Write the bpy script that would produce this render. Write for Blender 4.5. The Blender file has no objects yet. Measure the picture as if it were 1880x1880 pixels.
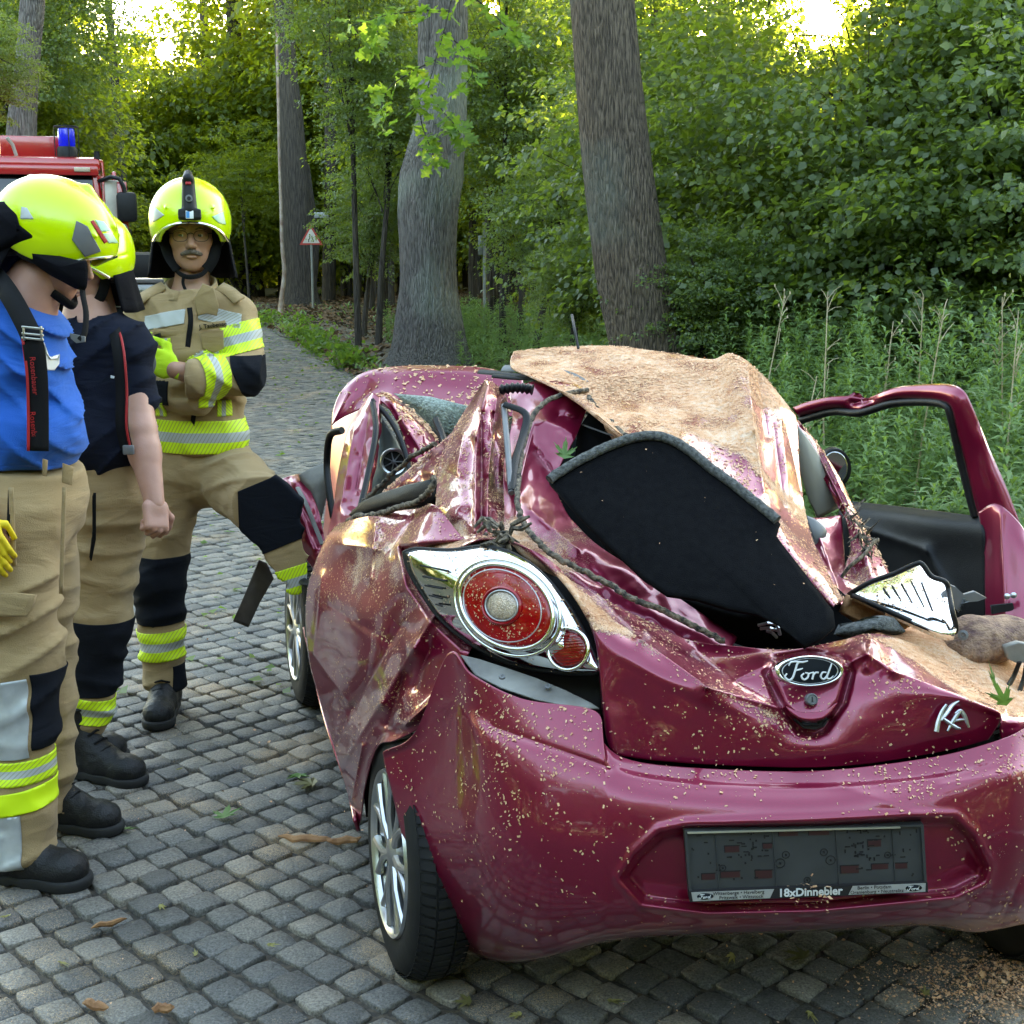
import bpy, bmesh, math, random
import numpy as np
from mathutils import Vector, Matrix
random.seed(7); np.random.seed(7)
scn = bpy.context.scene
COL = scn.collection
# ---------------------------------------------------------------- camera, world, sun, exposure
FPX = 2500.0; TH = math.atan(480 / FPX); CAMZ = 1.70
cam = bpy.data.objects.new('camera', bpy.data.cameras.new('camera'))
COL.objects.link(cam); scn.camera = cam
cam.location = (0, 0, CAMZ); cam.rotation_euler = (math.pi / 2 - TH, 0, 0)
cam.data.sensor_width = 36; cam.data.lens = 36 * FPX / 1880; cam.data.clip_end = 600
SUN_EL = math.radians(9.5); SUN_AZ = math.radians(12.2)     # azimuth east of +Y
world = bpy.data.worlds.new('World'); scn.world = world; world.use_nodes = True
wn = world.node_tree.nodes; wl = world.node_tree.links
sky = wn.new('ShaderNodeTexSky'); sky.sky_type = 'NISHITA'; sky.sun_disc = False
sky.sun_elevation = SUN_EL; sky.sun_rotation = SUN_AZ
sky.air_density = 1.0; sky.dust_density = 1.0; sky.ozone_density = 0.6
wl.new(sky.outputs[0], wn['Background'].inputs[0]); wn['Background'].inputs[1].default_value = 0.15
sl = bpy.data.lights.new('sun', 'SUN'); sl.energy = 5.0; sl.angle = math.radians(0.5); sl.color = (1, .86, .62)
sun = bpy.data.objects.new('sun', sl); COL.objects.link(sun)
sd = Vector((math.sin(SUN_AZ) * math.cos(SUN_EL), math.cos(SUN_AZ) * math.cos(SUN_EL), math.sin(SUN_EL)))
sun.rotation_euler = sd.to_track_quat('Z', 'Y').to_euler(); sun.location = (5, 20, 12)
vs = scn.view_settings; vs.view_transform = 'Standard'; vs.look = 'None'; vs.gamma = 1; vs.exposure = 3.95
vs.use_curve_mapping = False
vs.use_white_balance = True; vs.white_balance_temperature = 7300; vs.white_balance_tint = 10
scn.render.film_transparent = False
scn.cycles.max_bounces = 8; scn.cycles.transparent_max_bounces = 8
scn.cycles.diffuse_bounces = 3; scn.cycles.caustics_reflective = False; scn.cycles.caustics_refractive = False
# ---------------------------------------------------------------- geometry helpers
ct, st = math.cos(TH), math.sin(TH)
def P(px, py, D):
    """world point on the sight line of photo pixel (px,py) at distance D along the ground"""
    u = (px - 940) / FPX; v = (940 - py) / FPX
    k = D / (ct + v * st)
    return Vector((u * k, D, CAMZ + (v * ct - st) * k))
def PA(a):
    a = np.asarray(a, float); u = (a[..., 0] - 940) / FPX; v = (940 - a[..., 1]) / FPX
    k = a[..., 2] / (ct + v * st)
    return np.stack([u * k, a[..., 2], CAMZ + (v * ct - st) * k], -1)
def proj(p):
    x, y, z = p[0], p[1], p[2] - CAMZ
    dep = y * ct - z * st
    return 940 + FPX * x / dep, 940 - FPX * (y * st + z * ct) / dep
def gY(py):
    a = math.atan((py - 940) / FPX) + TH
    return CAMZ / math.tan(a)
def G(px, py, z=0.0):
    """point on the ground seen at a pixel"""
    a = math.atan((py - 940) / FPX) + TH
    return P(px, py, (CAMZ - z) / math.tan(a))
def tag(o, label=None, cat=None, group=None, kind=None):
    if label: o['label'] = label
    if cat: o['category'] = cat
    if group: o['group'] = group
    if kind: o['kind'] = kind
    return o
def thing(name, label, cat, loc=(0, 0, 0), group=None):
    o = bpy.data.objects.new(name, None); COL.objects.link(o); o.location = loc
    o.empty_display_size = .1
    return tag(o, label, cat, group)
def link(name, me, mats, parent=None, world_coords=True):
    o = bpy.data.objects.new(name, me); COL.objects.link(o)
    if mats is not None:
        for m in (mats if isinstance(mats, (list, tuple)) else [mats]): me.materials.append(m)
    if parent is not None:
        o.parent = parent
        if world_coords:            # mesh was written in world coordinates
            o.matrix_parent_inverse = parent.matrix_basis.inverted() if parent.parent is None else \
                (parent.parent.matrix_basis @ parent.matrix_parent_inverse @ parent.matrix_basis).inverted() if False else wm(parent).inverted()
    return o
def wm(o):
    m = o.matrix_parent_inverse @ o.matrix_basis if o.parent else o.matrix_basis.copy()
    p = o.parent
    while p:
        m = (p.matrix_parent_inverse @ p.matrix_basis if p.parent else p.matrix_basis) @ m
        p = p.parent
    return m
def smooth(me, on=True):
    me.polygons.foreach_set('use_smooth', np.full(len(me.polygons), on)); me.update()
def mesh(name, V, Fc, sm=True):
    me = bpy.data.meshes.new(name); me.from_pydata([tuple(v) for v in V], [], [tuple(int(i) for i in f) for f in Fc]); me.update()
    if sm: smooth(me)
    return me
def fastmesh(name, V, Q, sm=False):
    """numpy verts (n,3), faces (m,k) all with k corners"""
    V = np.asarray(V, np.float32); Q = np.asarray(Q, np.int32); m, k = Q.shape
    me = bpy.data.meshes.new(name); me.vertices.add(len(V)); me.vertices.foreach_set('co', V.ravel())
    me.loops.add(m * k); me.loops.foreach_set('vertex_index', Q.ravel())
    me.polygons.add(m); me.polygons.foreach_set('loop_start', np.arange(0, m * k, k, dtype=np.int32))
    me.update(calc_edges=True)
    if sm: smooth(me)
    return me
def attr(me, name, vals):
    a = me.attributes.new(name, 'FLOAT', 'POINT'); a.data.foreach_set('value', np.asarray(vals, np.float32).ravel())
class MB:
    """collects boxes, tubes, lathes into one mesh"""
    def __init__(s): s.V = []; s.F = []
    def add(s, V, F):
        b = len(s.V); s.V += [tuple(v) for v in V]; s.F += [tuple(i + b for i in f) for f in F]; return s
    def box(s, c, d, M=None, bev=0.0):
        x, y, z = d[0] / 2, d[1] / 2, d[2] / 2
        M = M or Matrix(); c = Vector(c)
        if bev <= 0:
            vs_ = [Vector((a * x, b * y, e * z)) for e in (-1, 1) for b in (-1, 1) for a in (-1, 1)]
            fs = [(0, 2, 3, 1), (4, 5, 7, 6), (0, 1, 5, 4), (2, 6, 7, 3), (0, 4, 6, 2), (1, 3, 7, 5)]
        else:
            bm = bmesh.new(); bmesh.ops.create_cube(bm, size=1)
            for v in bm.verts: v.co = Vector((v.co.x * 2 * x, v.co.y * 2 * y, v.co.z * 2 * z))
            bmesh.ops.bevel(bm, geom=bm.edges[:], offset=bev, segments=2, affect='EDGES', profile=.5)
            vs_ = [v.co.copy() for v in bm.verts]; fs = [tuple(v.index for v in f.verts) for f in bm.faces]; bm.free()
        return s.add([c + (M.to_3x3() @ v) for v in vs_], fs)
    def tube(s, pts, r, n=8, closed=False, cap=True, flat=1.0):
        pts = [Vector(p) for p in pts]; m = len(pts)
        rs = r if isinstance(r, (list, tuple)) else [r] * m
        V = []; up = None
        for i, p in enumerate(pts):
            a = pts[(i - 1) % m] if (closed or i > 0) else p
            b = pts[(i + 1) % m] if (closed or i < m - 1) else p
            t = (b - a).normalized() if (b - a).length > 1e-9 else Vector((0, 0, 1))
            if up is None: up = t.orthogonal().normalized()
            up = (up - t * up.dot(t)); up = up.normalized() if up.length > 1e-6 else t.orthogonal().normalized()
            sd_ = t.cross(up)
            for k in range(n):
                q = 2 * math.pi * k / n
                V.append(p + (up * math.cos(q) + sd_ * math.sin(q) * flat) * rs[i])
        F = []
        for i in range(m if closed else m - 1):
            for k in range(n):
                F.append((i * n + k, i * n + (k + 1) % n, ((i + 1) % m) * n + (k + 1) % n, ((i + 1) % m) * n + k))
        if cap and not closed:
            F.append(tuple(range(n))[::-1]); F.append(tuple((m - 1) * n + k for k in range(n)))
        return s.add(V, F)
    def lathe(s, prof, M, n=32, cap=False):
        """prof: (radius, along axis z) revolved about local z, placed with matrix M"""
        V = []; F = []
        for (r, z) in prof:
            for k in range(n):
                q = 2 * math.pi * k / n; V.append(M @ Vector((r * math.cos(q), r * math.sin(q), z)))
        for i in range(len(prof) - 1):
            for k in range(n): F.append((i * n + k, i * n + (k + 1) % n, (i + 1) * n + (k + 1) % n, (i + 1) * n + k))
        if cap: F.append(tuple(range(n))[::-1]); F.append(tuple((len(prof) - 1) * n + k for k in range(n)))
        return s.add(V, F)
    def build(s, name, m, parent=None, sm=True, angle=40):
        me = mesh(name, s.V, s.F, sm)
        if sm and angle: me.set_sharp_from_angle(angle=math.radians(angle))
        return link(name, me, m, parent)
def cr(a, n):
    """Catmull-Rom resample array (k,...) to n points"""
    a = np.asarray(a, float); k = len(a)
    if k == 2: return np.stack([a[0] + (a[1] - a[0]) * t for t in np.linspace(0, 1, n)])
    e = np.concatenate([[2 * a[0] - a[1]], a, [2 * a[-1] - a[-2]]])
    out = []
    for t in np.linspace(0, k - 1, n):
        i = min(int(t), k - 2); f = t - i
        p0, p1, p2, p3 = e[i], e[i + 1], e[i + 2], e[i + 3]
        out.append(.5 * ((2 * p1) + (-p0 + p2) * f + (2 * p0 - 5 * p1 + 4 * p2 - p3) * f * f + (-p0 + 3 * p1 - 3 * p2 + p3) * f ** 3))
    return np.array(out)
def vn(x, y, z=0.0, seed=0):
    """cheap smooth value noise on arrays, -1..1"""
    x = np.asarray(x, float); y = np.asarray(y, float) + 0 * x; z = np.asarray(z, float) + 0 * x
    xi = np.floor(x); yi = np.floor(y); zi = np.floor(z)
    fx, fy, fz = x - xi, y - yi, z - zi
    fx = fx * fx * (3 - 2 * fx); fy = fy * fy * (3 - 2 * fy); fz = fz * fz * (3 - 2 * fz)
    def h(i, j, k):
        n_ = (i * 374761393 + j * 668265263 + k * 2147483647 * 3 + seed * 1442695041).astype(np.int64)
        n_ = (n_ ^ (n_ >> 13)) * 1274126177; n_ = n_ ^ (n_ >> 16)
        return (n_ & 0xffff) / 32767.5 - 1
    xi = xi.astype(np.int64); yi = yi.astype(np.int64); zi = zi.astype(np.int64)
    r = 0
    for a in (0, 1):
        for b in (0, 1):
            for c in (0, 1):
                r = r + h(xi + a, yi + b, zi + c) * (fx if a else 1 - fx) * (fy if b else 1 - fy) * (fz if c else 1 - fz)
    return r
def segdist(px, py, x1, y1, x2, y2):
    dx, dy = x2 - x1, y2 - y1
    t = np.clip(((px - x1) * dx + (py - y1) * dy) / (dx * dx + dy * dy), 0, 1)
    return np.hypot(px - x1 - t * dx, py - y1 - t * dy)
def inpoly(px, py, poly):
    """signed distance to polygon, negative inside (arrays)"""
    d = np.full(np.shape(px), 1e9); ins = np.zeros(np.shape(px), bool); n = len(poly)
    for i in range(n):
        x1, y1 = poly[i]; x2, y2 = poly[(i + 1) % n]
        d = np.minimum(d, segdist(px, py, x1, y1, x2, y2))
        c = ((y1 > py) != (y2 > py)) & (px < (x2 - x1) * (py - y1) / ((y2 - y1) if y2 != y1 else 1e-9) + x1)
        ins ^= c
    return np.where(ins, -d, d)
def sstep(a, b, x):
    t = np.clip((x - a) / (b - a), 0, 1); return t * t * (3 - 2 * t)
def patch(rows, nu, nv, creases=(), noise=(0, 1), fn=None, seed=0):
    """rows of (px,py,D) -> dense world grid; returns verts, quads, pixel grid"""
    R = np.array([cr(r, nu) for r in rows]); g = cr(R, nv)          # nv x nu x 3
    px, py = g[..., 0], g[..., 1]; D = g[..., 2].copy()
    for (x1, y1, x2, y2, amp, w) in creases:
        d = segdist(px, py, x1, y1, x2, y2); D -= amp * np.exp(-d / w)
    if noise[0]:
        D += noise[0] * vn(px / noise[1], py / noise[1], 0, seed) + noise[0] * .4 * vn(px / noise[1] * 2.3, py / noise[1] * 2.3, 3, seed + 5)
    if fn is not None: D = fn(px, py, D)
    V = PA(np.stack([px, py, D], -1)).reshape(-1, 3)
    i = np.arange(nv - 1)[:, None] * nu + np.arange(nu - 1)[None]
    Q = np.stack([i, i + nu, i + nu + 1, i + 1], -1).reshape(-1, 4)
    return V, Q, g
def thick(o, t, off=1.0):
    m = o.modifiers.new('thickness', 'SOLIDIFY'); m.thickness = t; m.offset = off; m.use_even_offset = False
    return o
def panel(name, rows, nu, nv, m, parent, t=.004, creases=(), noise=(0, 1), fn=None, seed=0, dust=None):
    V, Q, g = patch(rows, nu, nv, creases, noise, fn, seed)
    me = fastmesh(name, V, Q, True)
    if dust is not None:
        dd = dust(g[..., 0], g[..., 1]) if callable(dust) else np.full(g.shape[:2], float(dust))
        attr(me, 'dust', dd)
    o = link(name, me, m, parent)
    if t: thick(o, t, -1.0 if t > 0 else 1.0); o.modifiers[-1].thickness = abs(t)
    return o
def fill(name, poly, Df, m, parent, t=.01, bulge=0.0, rings=10, per=0, sm=True, cen=None):
    """closed pixel outline filled as a domed disc; Df(px,py) gives distance; has real thickness"""
    pl = np.array(poly, float)
    if per: pl = cr(np.vstack([pl, pl[:1]]), per + 1)[:-1]
    c = np.array(cen) if cen else pl.mean(0); n = len(pl)
    V = []; 
    for k in range(rings, 0, -1):
        s = k / rings; q = c + (pl - c) * s
        V.append(np.column_stack([q, Df(q[:, 0], q[:, 1]) - bulge * (1 - s * s)]))
    V.append(np.array([[c[0], c[1], float(np.asarray(Df(c[0], c[1]))) - bulge]]))
    V = PA(np.vstack(V)); F = []
    for k in range(rings - 1):
        for i in range(n): F.append((k * n + i, k * n + (i + 1) % n, (k + 1) * n + (i + 1) % n, (k + 1) * n + i))
    b = (rings - 1) * n
    for i in range(n): F.append((b + i, b + (i + 1) % n, rings * n))
    me = mesh(name, V, F, sm)
    bm = bmesh.new(); bm.from_mesh(me); bmesh.ops.recalc_face_normals(bm, faces=bm.faces)
    bm.normal_update()
    s = sum((f.normal.dot(Vector((0, CAMZ * 0, CAMZ)) - f.calc_center_median()) for f in bm.faces))
    if s < 0: bmesh.ops.reverse_faces(bm, faces=bm.faces)
    bm.to_mesh(me); bm.free(); smooth(me, sm)
    o = link(name, me, m, parent)
    if t: thick(o, t, -1)
    return o
def plane3(a, b, c):
    """Df through three (px,py,D)"""
    A = np.array([[a[0], a[1], 1], [b[0], b[1], 1], [c[0], c[1], 1]], float); s = np.linalg.solve(A, [a[2], b[2], c[2]])
    return lambda x, y: s[0] * np.asarray(x, float) + s[1] * np.asarray(y, float) + s[2]
def pxtube(name, pts, r, m, parent, n=8, dens=6, closed=False, flat=1.0, jit=0.0):
    p = np.array(pts, float)
    if closed: p = np.vstack([p, p[:1]])
    q = cr(p, max(2, (len(p) - 1) * dens + 1))
    if closed: q = q[:-1]
    W = PA(q)
    if jit: W = W + np.random.uniform(-jit, jit, W.shape)
    return MB().tube([Vector(w) for w in W], r, n, closed=closed, flat=flat).build(name, m, parent, angle=60)
# ---------------------------------------------------------------- materials
def newmat(name):
    m = bpy.data.materials.new(name); m.use_nodes = True
    return m, m.node_tree.nodes, m.node_tree.links, m.node_tree.nodes['Principled BSDF']
def mat(name, col, rough=.5, metal=0.0, coat=0.0, col2=None, nscale=8.0, nfac=.5, bump=0.0, bscale=40.0, spec=.5, sheen=0.0, trans=0.0, detail=4, attrmask=None, alpha=1.0):
    m, N, L, B = newmat(name)
    B.inputs['Roughness'].default_value = rough; B.inputs['Metallic'].default_value = metal
    B.inputs['Coat Weight'].default_value = coat; B.inputs['Coat Roughness'].default_value = .04
    B.inputs['Specular IOR Level'].default_value = spec; B.inputs['Sheen Weight'].default_value = sheen
    B.inputs['Transmission Weight'].default_value = trans
    c1 = (*col, 1)
    tc = N.new('ShaderNodeTexCoord')
    if col2 is None: col2 = tuple(c * .72 for c in col)
    nz = N.new('ShaderNodeTexNoise'); nz.inputs['Scale'].default_value = nscale; nz.inputs['Detail'].default_value = detail
    L.new(tc.outputs['Object'], nz.inputs['Vector'])
    rp = N.new('ShaderNodeValToRGB'); rp.color_ramp.elements[0].position = .5 - .3 * (1 - nfac) - .05; rp.color_ramp.elements[1].position = .5 + .3 * (1 - nfac) + .05
    rp.color_ramp.elements[0].color = (*col2, 1); rp.color_ramp.elements[1].color = c1
    L.new(nz.outputs[0], rp.inputs[0]); L.new(rp.outputs[0], B.inputs['Base Color'])
    if bump:
        n2 = N.new('ShaderNodeTexNoise'); n2.inputs['Scale'].default_value = bscale; n2.inputs['Detail'].default_value = 5
        L.new(tc.outputs['Object'], n2.inputs['Vector'])
        bp = N.new('ShaderNodeBump'); bp.inputs['Strength'].default_value = bump; bp.inputs['Distance'].default_value = .01
        L.new(n2.outputs[0], bp.inputs['Height']); L.new(bp.outputs[0], B.inputs['Normal'])
    return m
def mathn(N, L, op, a, b=None, clamp=False):
    n = N.new('ShaderNodeMath'); n.operation = op; n.use_clamp = clamp
    for i, v in enumerate((a, b)):
        if v is None: continue
        if isinstance(v, (int, float)): n.inputs[i].default_value = v
        else: L.new(v, n.inputs[i])
    return n.outputs[0]
# ---------------------------------------------------------------- signed-distance modelling
class SDF:
    def __init__(s, lo, hi, h):
        s.lo = np.array(lo, float); s.h = h
        n = np.ceil((np.array(hi) - s.lo) / h).astype(int) + 1; s.n = n
        ax = [s.lo[i] + np.arange(n[i]) * h for i in range(3)]
        s.X, s.Y, s.Z = [a.astype(np.float32) for a in np.meshgrid(*ax, indexing='ij')]
        s.d = np.full(n, 1e3, np.float32)
    def _join(s, d, k, op):
        if op == 'u':
            if k <= 0: s.d = np.minimum(s.d, d)
            else:
                h = np.clip(.5 + .5 * (s.d - d) / k, 0, 1); s.d = s.d * (1 - h) + d * h - k * h * (1 - h)
        elif op == 's':
            if k <= 0: s.d = np.maximum(s.d, -d)
            else:
                h = np.clip(.5 - .5 * (s.d + d) / k, 0, 1); s.d = s.d * (1 - h) - d * h + k * h * (1 - h)
        elif op == 'i':
            if k <= 0: s.d = np.maximum(s.d, d)
            else:
                h = np.clip(.5 - .5 * (d - s.d) / k, 0, 1); s.d = d * (1 - h) + s.d * h + k * h * (1 - h)
        s.d = s.d.astype(np.float32); return s
    def cap(s, a, b, ra, rb=None, k=.02, op='u', sq=None):
        """tapered capsule; sq=(axis vector, factor) flattens the cross-section along that axis"""
        rb = ra if rb is None else rb; a = np.array(a, float); b = np.array(b, float); v = b - a; L2 = max(v @ v, 1e-9)
        x, y, z = s.X - a[0], s.Y - a[1], s.Z - a[2]
        t = np.clip((x * v[0] + y * v[1] + z * v[2]) / L2, 0, 1)
        x = x - t * v[0]; y = y - t * v[1]; z = z - t * v[2]
        if sq is not None:
            ax = np.array(sq[0], float); ax /= np.linalg.norm(ax); q = x * ax[0] + y * ax[1] + z * ax[2]; f = 1 / sq[1] - 1
            x = x + q * f * ax[0]; y = y + q * f * ax[1]; z = z + q * f * ax[2]
        d = np.sqrt(x * x + y * y + z * z) - (ra + (rb - ra) * t)
        if sq is not None: d = d * min(1, sq[1]) if sq[1] < 1 else d
        return s._join(d, k, op)
    def ell(s, c, r, M=None, k=.02, op='u', pw=2.0):
        x, y, z = s.X - c[0], s.Y - c[1], s.Z - c[2]
        if M is not None:
            m = np.array(M.to_3x3()); x, y, z = (m[0, 0] * x + m[1, 0] * y + m[2, 0] * z, m[0, 1] * x + m[1, 1] * y + m[2, 1] * z, m[0, 2] * x + m[1, 2] * y + m[2, 2] * z)
        if pw == 2.0: q = np.sqrt((x / r[0]) ** 2 + (y / r[1]) ** 2 + (z / r[2]) ** 2)
        else: q = (np.abs(x / r[0]) ** pw + np.abs(y / r[1]) ** pw + np.abs(z / r[2]) ** pw) ** (1 / pw)
        g = np.sqrt((x / r[0] ** 2) ** 2 + (y / r[1] ** 2) ** 2 + (z / r[2] ** 2) ** 2) + 1e-6
        d = q * (q - 1) / g if pw == 2.0 else (q - 1) * min(r)
        return s._join(d, k, op)
    def box(s, c, r, M=None, rnd=.005, k=.005, op='u'):
        x, y, z = s.X - c[0], s.Y - c[1], s.Z - c[2]
        if M is not None:
            m = np.array(M.to_3x3()); x, y, z = (m[0, 0] * x + m[1, 0] * y + m[2, 0] * z, m[0, 1] * x + m[1, 1] * y + m[2, 1] * z, m[0, 2] * x + m[1, 2] * y + m[2, 2] * z)
        qx, qy, qz = np.abs(x) - r[0] + rnd, np.abs(y) - r[1] + rnd, np.abs(z) - r[2] + rnd
        d = np.sqrt(np.maximum(qx, 0) ** 2 + np.maximum(qy, 0) ** 2 + np.maximum(qz, 0) ** 2) + np.minimum(np.maximum(qx, np.maximum(qy, qz)), 0) - rnd
        return s._join(d, k, op)
    def half(s, p, n, k=0.0, op='i'):
        """keep the side opposite to n"""
        n = np.array(n, float); n /= np.linalg.norm(n)
        d = (s.X - p[0]) * n[0] + (s.Y - p[1]) * n[1] + (s.Z - p[2]) * n[2]
        return s._join(d, k, op)
    def shell(s, t):
        s.d = np.maximum(s.d, -(s.d + t)); return s
    def folds(s, amp, freq, seed=0, stretch=(1, 1, 1), ridged=True):
        a = vn(s.X * freq * stretch[0], s.Y * freq * stretch[1], s.Z * freq * stretch[2], seed)
        b = vn(s.X * freq * 2.1 * stretch[0], s.Y * freq * 2.1 * stretch[1], s.Z * freq * 2.1 * stretch[2], seed + 3)
        f = ((np.abs(a) ** .7) * 1.6 - .7 + .45 * b) if ridged else a + .4 * b
        s.d = (s.d + amp * f).astype(np.float32); return s
    def drape(s, amp, d, wl, seed=0, warp=2.2):
        ph = (s.X * d[0] + s.Y * d[1] + s.Z * d[2]) / wl * math.pi + warp * vn(s.X * 3, s.Y * 3, s.Z * 3, seed)
        r = (1 - np.abs(np.sin(ph))) ** 2 * np.clip(.45 + 1.3 * vn(s.X * 4, s.Y * 4, s.Z * 4, seed + 1), 0, 1)
        s.d = (s.d - amp * r).astype(np.float32); return s
    def tomesh(s, name, sm=True):
        f = s.d; n = f.shape
        f = f.copy(); f[0] = f[-1] = 1; f[:, 0] = f[:, -1] = 1; f[:, :, 0] = f[:, :, -1] = 1
        ins = f < 0
        c = [(a, b, e) for a in (0, 1) for b in (0, 1) for e in (0, 1)]
        sl_ = lambda A, o: A[o[0]:n[0] - 1 + o[0], o[1]:n[1] - 1 + o[1], o[2]:n[2] - 1 + o[2]]
        cnt = sum(sl_(ins, o).astype(np.int8) for o in c); act = (cnt > 0) & (cnt < 8)
        idx = np.argwhere(act); 
        vid = np.full(act.shape, -1, np.int64); vid[act] = np.arange(len(idx))
        val = {o: f[idx[:, 0] + o[0], idx[:, 1] + o[1], idx[:, 2] + o[2]] for o in c}
        acc = np.zeros((len(idx), 3)); w = np.zeros(len(idx))
        for o in c:
            for ax in range(3):
                if o[ax]: continue
                p = list(o); p[ax] = 1; p = tuple(p); a = val[o]; b = val[p]; m = (a < 0) != (b < 0)
                t = np.where(m, a / np.where(m, a - b, 1), 0)
                q = np.tile(np.array(o, float), (len(idx), 1)); q[:, ax] += t
                acc += q * m[:, None]; w += m
        V = s.lo + (idx + acc / w[:, None]) * s.h
        Qs = []
        for ax in range(3):
            b1, b2 = [(1, 2), (2, 0), (0, 1)][ax]
            sh = [slice(1, None)] * 3; sh2 = [slice(1, None)] * 3
            A = ins; 
            s0 = [slice(1, n[i] - 1) for i in range(3)]; s1 = [slice(1, n[i] - 1) for i in range(3)]
            s0[ax] = slice(0, n[ax] - 1); s1[ax] = slice(1, n[ax])
            a = A[tuple(s0)]; b = A[tuple(s1)]; e = np.argwhere(a != b)
            off = np.ones(3, int); off[ax] = 0; e = e + off
            fl = A[e[:, 0], e[:, 1], e[:, 2]]
            def cell(d1, d2):
                g = e.copy(); g[:, b1] -= d1; g[:, b2] -= d2; return vid[g[:, 0], g[:, 1], g[:, 2]]
            q = np.stack([cell(0, 0), cell(1, 0), cell(1, 1), cell(0, 1)], 1)
            q[~fl] = q[~fl][:, ::-1]; Qs.append(q)
        Q = np.vstack(Qs); Q = Q[(Q >= 0).all(1)]
        return fastmesh(name, V, Q, sm)
def relax(me, it=2, fac=.5):
    n = len(me.vertices); co = np.empty(n * 3, np.float32); me.vertices.foreach_get('co', co); co = co.reshape(-1, 3)
    e = np.empty(len(me.edges) * 2, np.int32); me.edges.foreach_get('vertices', e); e = e.reshape(-1, 2)
    deg = np.bincount(e.ravel(), minlength=n).astype(np.float32)[:, None]; deg[deg == 0] = 1
    for _ in range(it):
        a = np.zeros_like(co); np.add.at(a, e[:, 0], co[e[:, 1]]); np.add.at(a, e[:, 1], co[e[:, 0]])
        co += (a / deg - co) * fac
    me.vertices.foreach_set('co', co.ravel()); me.update(); return me
def cutout(name, src, planes, off, m, parent, sel=None, scalars=None):
    """a strip of cloth lying on src: faces of src between the planes, pushed out by off, with its own thickness"""
    bm = bmesh.new(); bm.from_mesh(src)
    if sel is not None:
        dl = [f for f in bm.faces if not sel(f.calc_center_median())]
        bmesh.ops.delete(bm, geom=dl, context='FACES')
    for (p, n) in planes:
        if not bm.verts: break
        bmesh.ops.bisect_plane(bm, geom=bm.verts[:] + bm.edges[:] + bm.faces[:], plane_co=p, plane_no=n, clear_outer=True)
    lone = [v for v in bm.verts if not v.link_faces]; bmesh.ops.delete(bm, geom=lone, context='VERTS')
    bm.normal_update()
    ns = {v: v.normal.copy() for v in bm.verts}
    for v in bm.verts: v.co += ns[v] * off
    me = bpy.data.meshes.new(name); bm.to_mesh(me); bm.free(); smooth(me)
    if scalars:
        co = np.empty(len(me.vertices) * 3, np.float32); me.vertices.foreach_get('co', co); co = co.reshape(-1, 3)
        for k_, fn in scalars.items(): attr(me, k_, fn(co))
    o = link(name, me, m, parent); thick(o, off * .8, -1)
    return o
def text_mesh(s, size, bold=0.0, extr=0.001, shear=0.0):
    cu = bpy.data.curves.new('lettering', 'FONT'); cu.body = s; cu.size = size; cu.extrude = extr; cu.offset = bold
    cu.align_x = 'CENTER'; cu.align_y = 'CENTER'; cu.resolution_u = 3; cu.shear = shear
    o = bpy.data.objects.new('tmp', cu); COL.objects.link(o)
    dg = bpy.context.evaluated_depsgraph_get(); me = bpy.data.meshes.new_from_object(o.evaluated_get(dg))
    bpy.data.objects.remove(o); bpy.data.curves.remove(cu); return me
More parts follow.
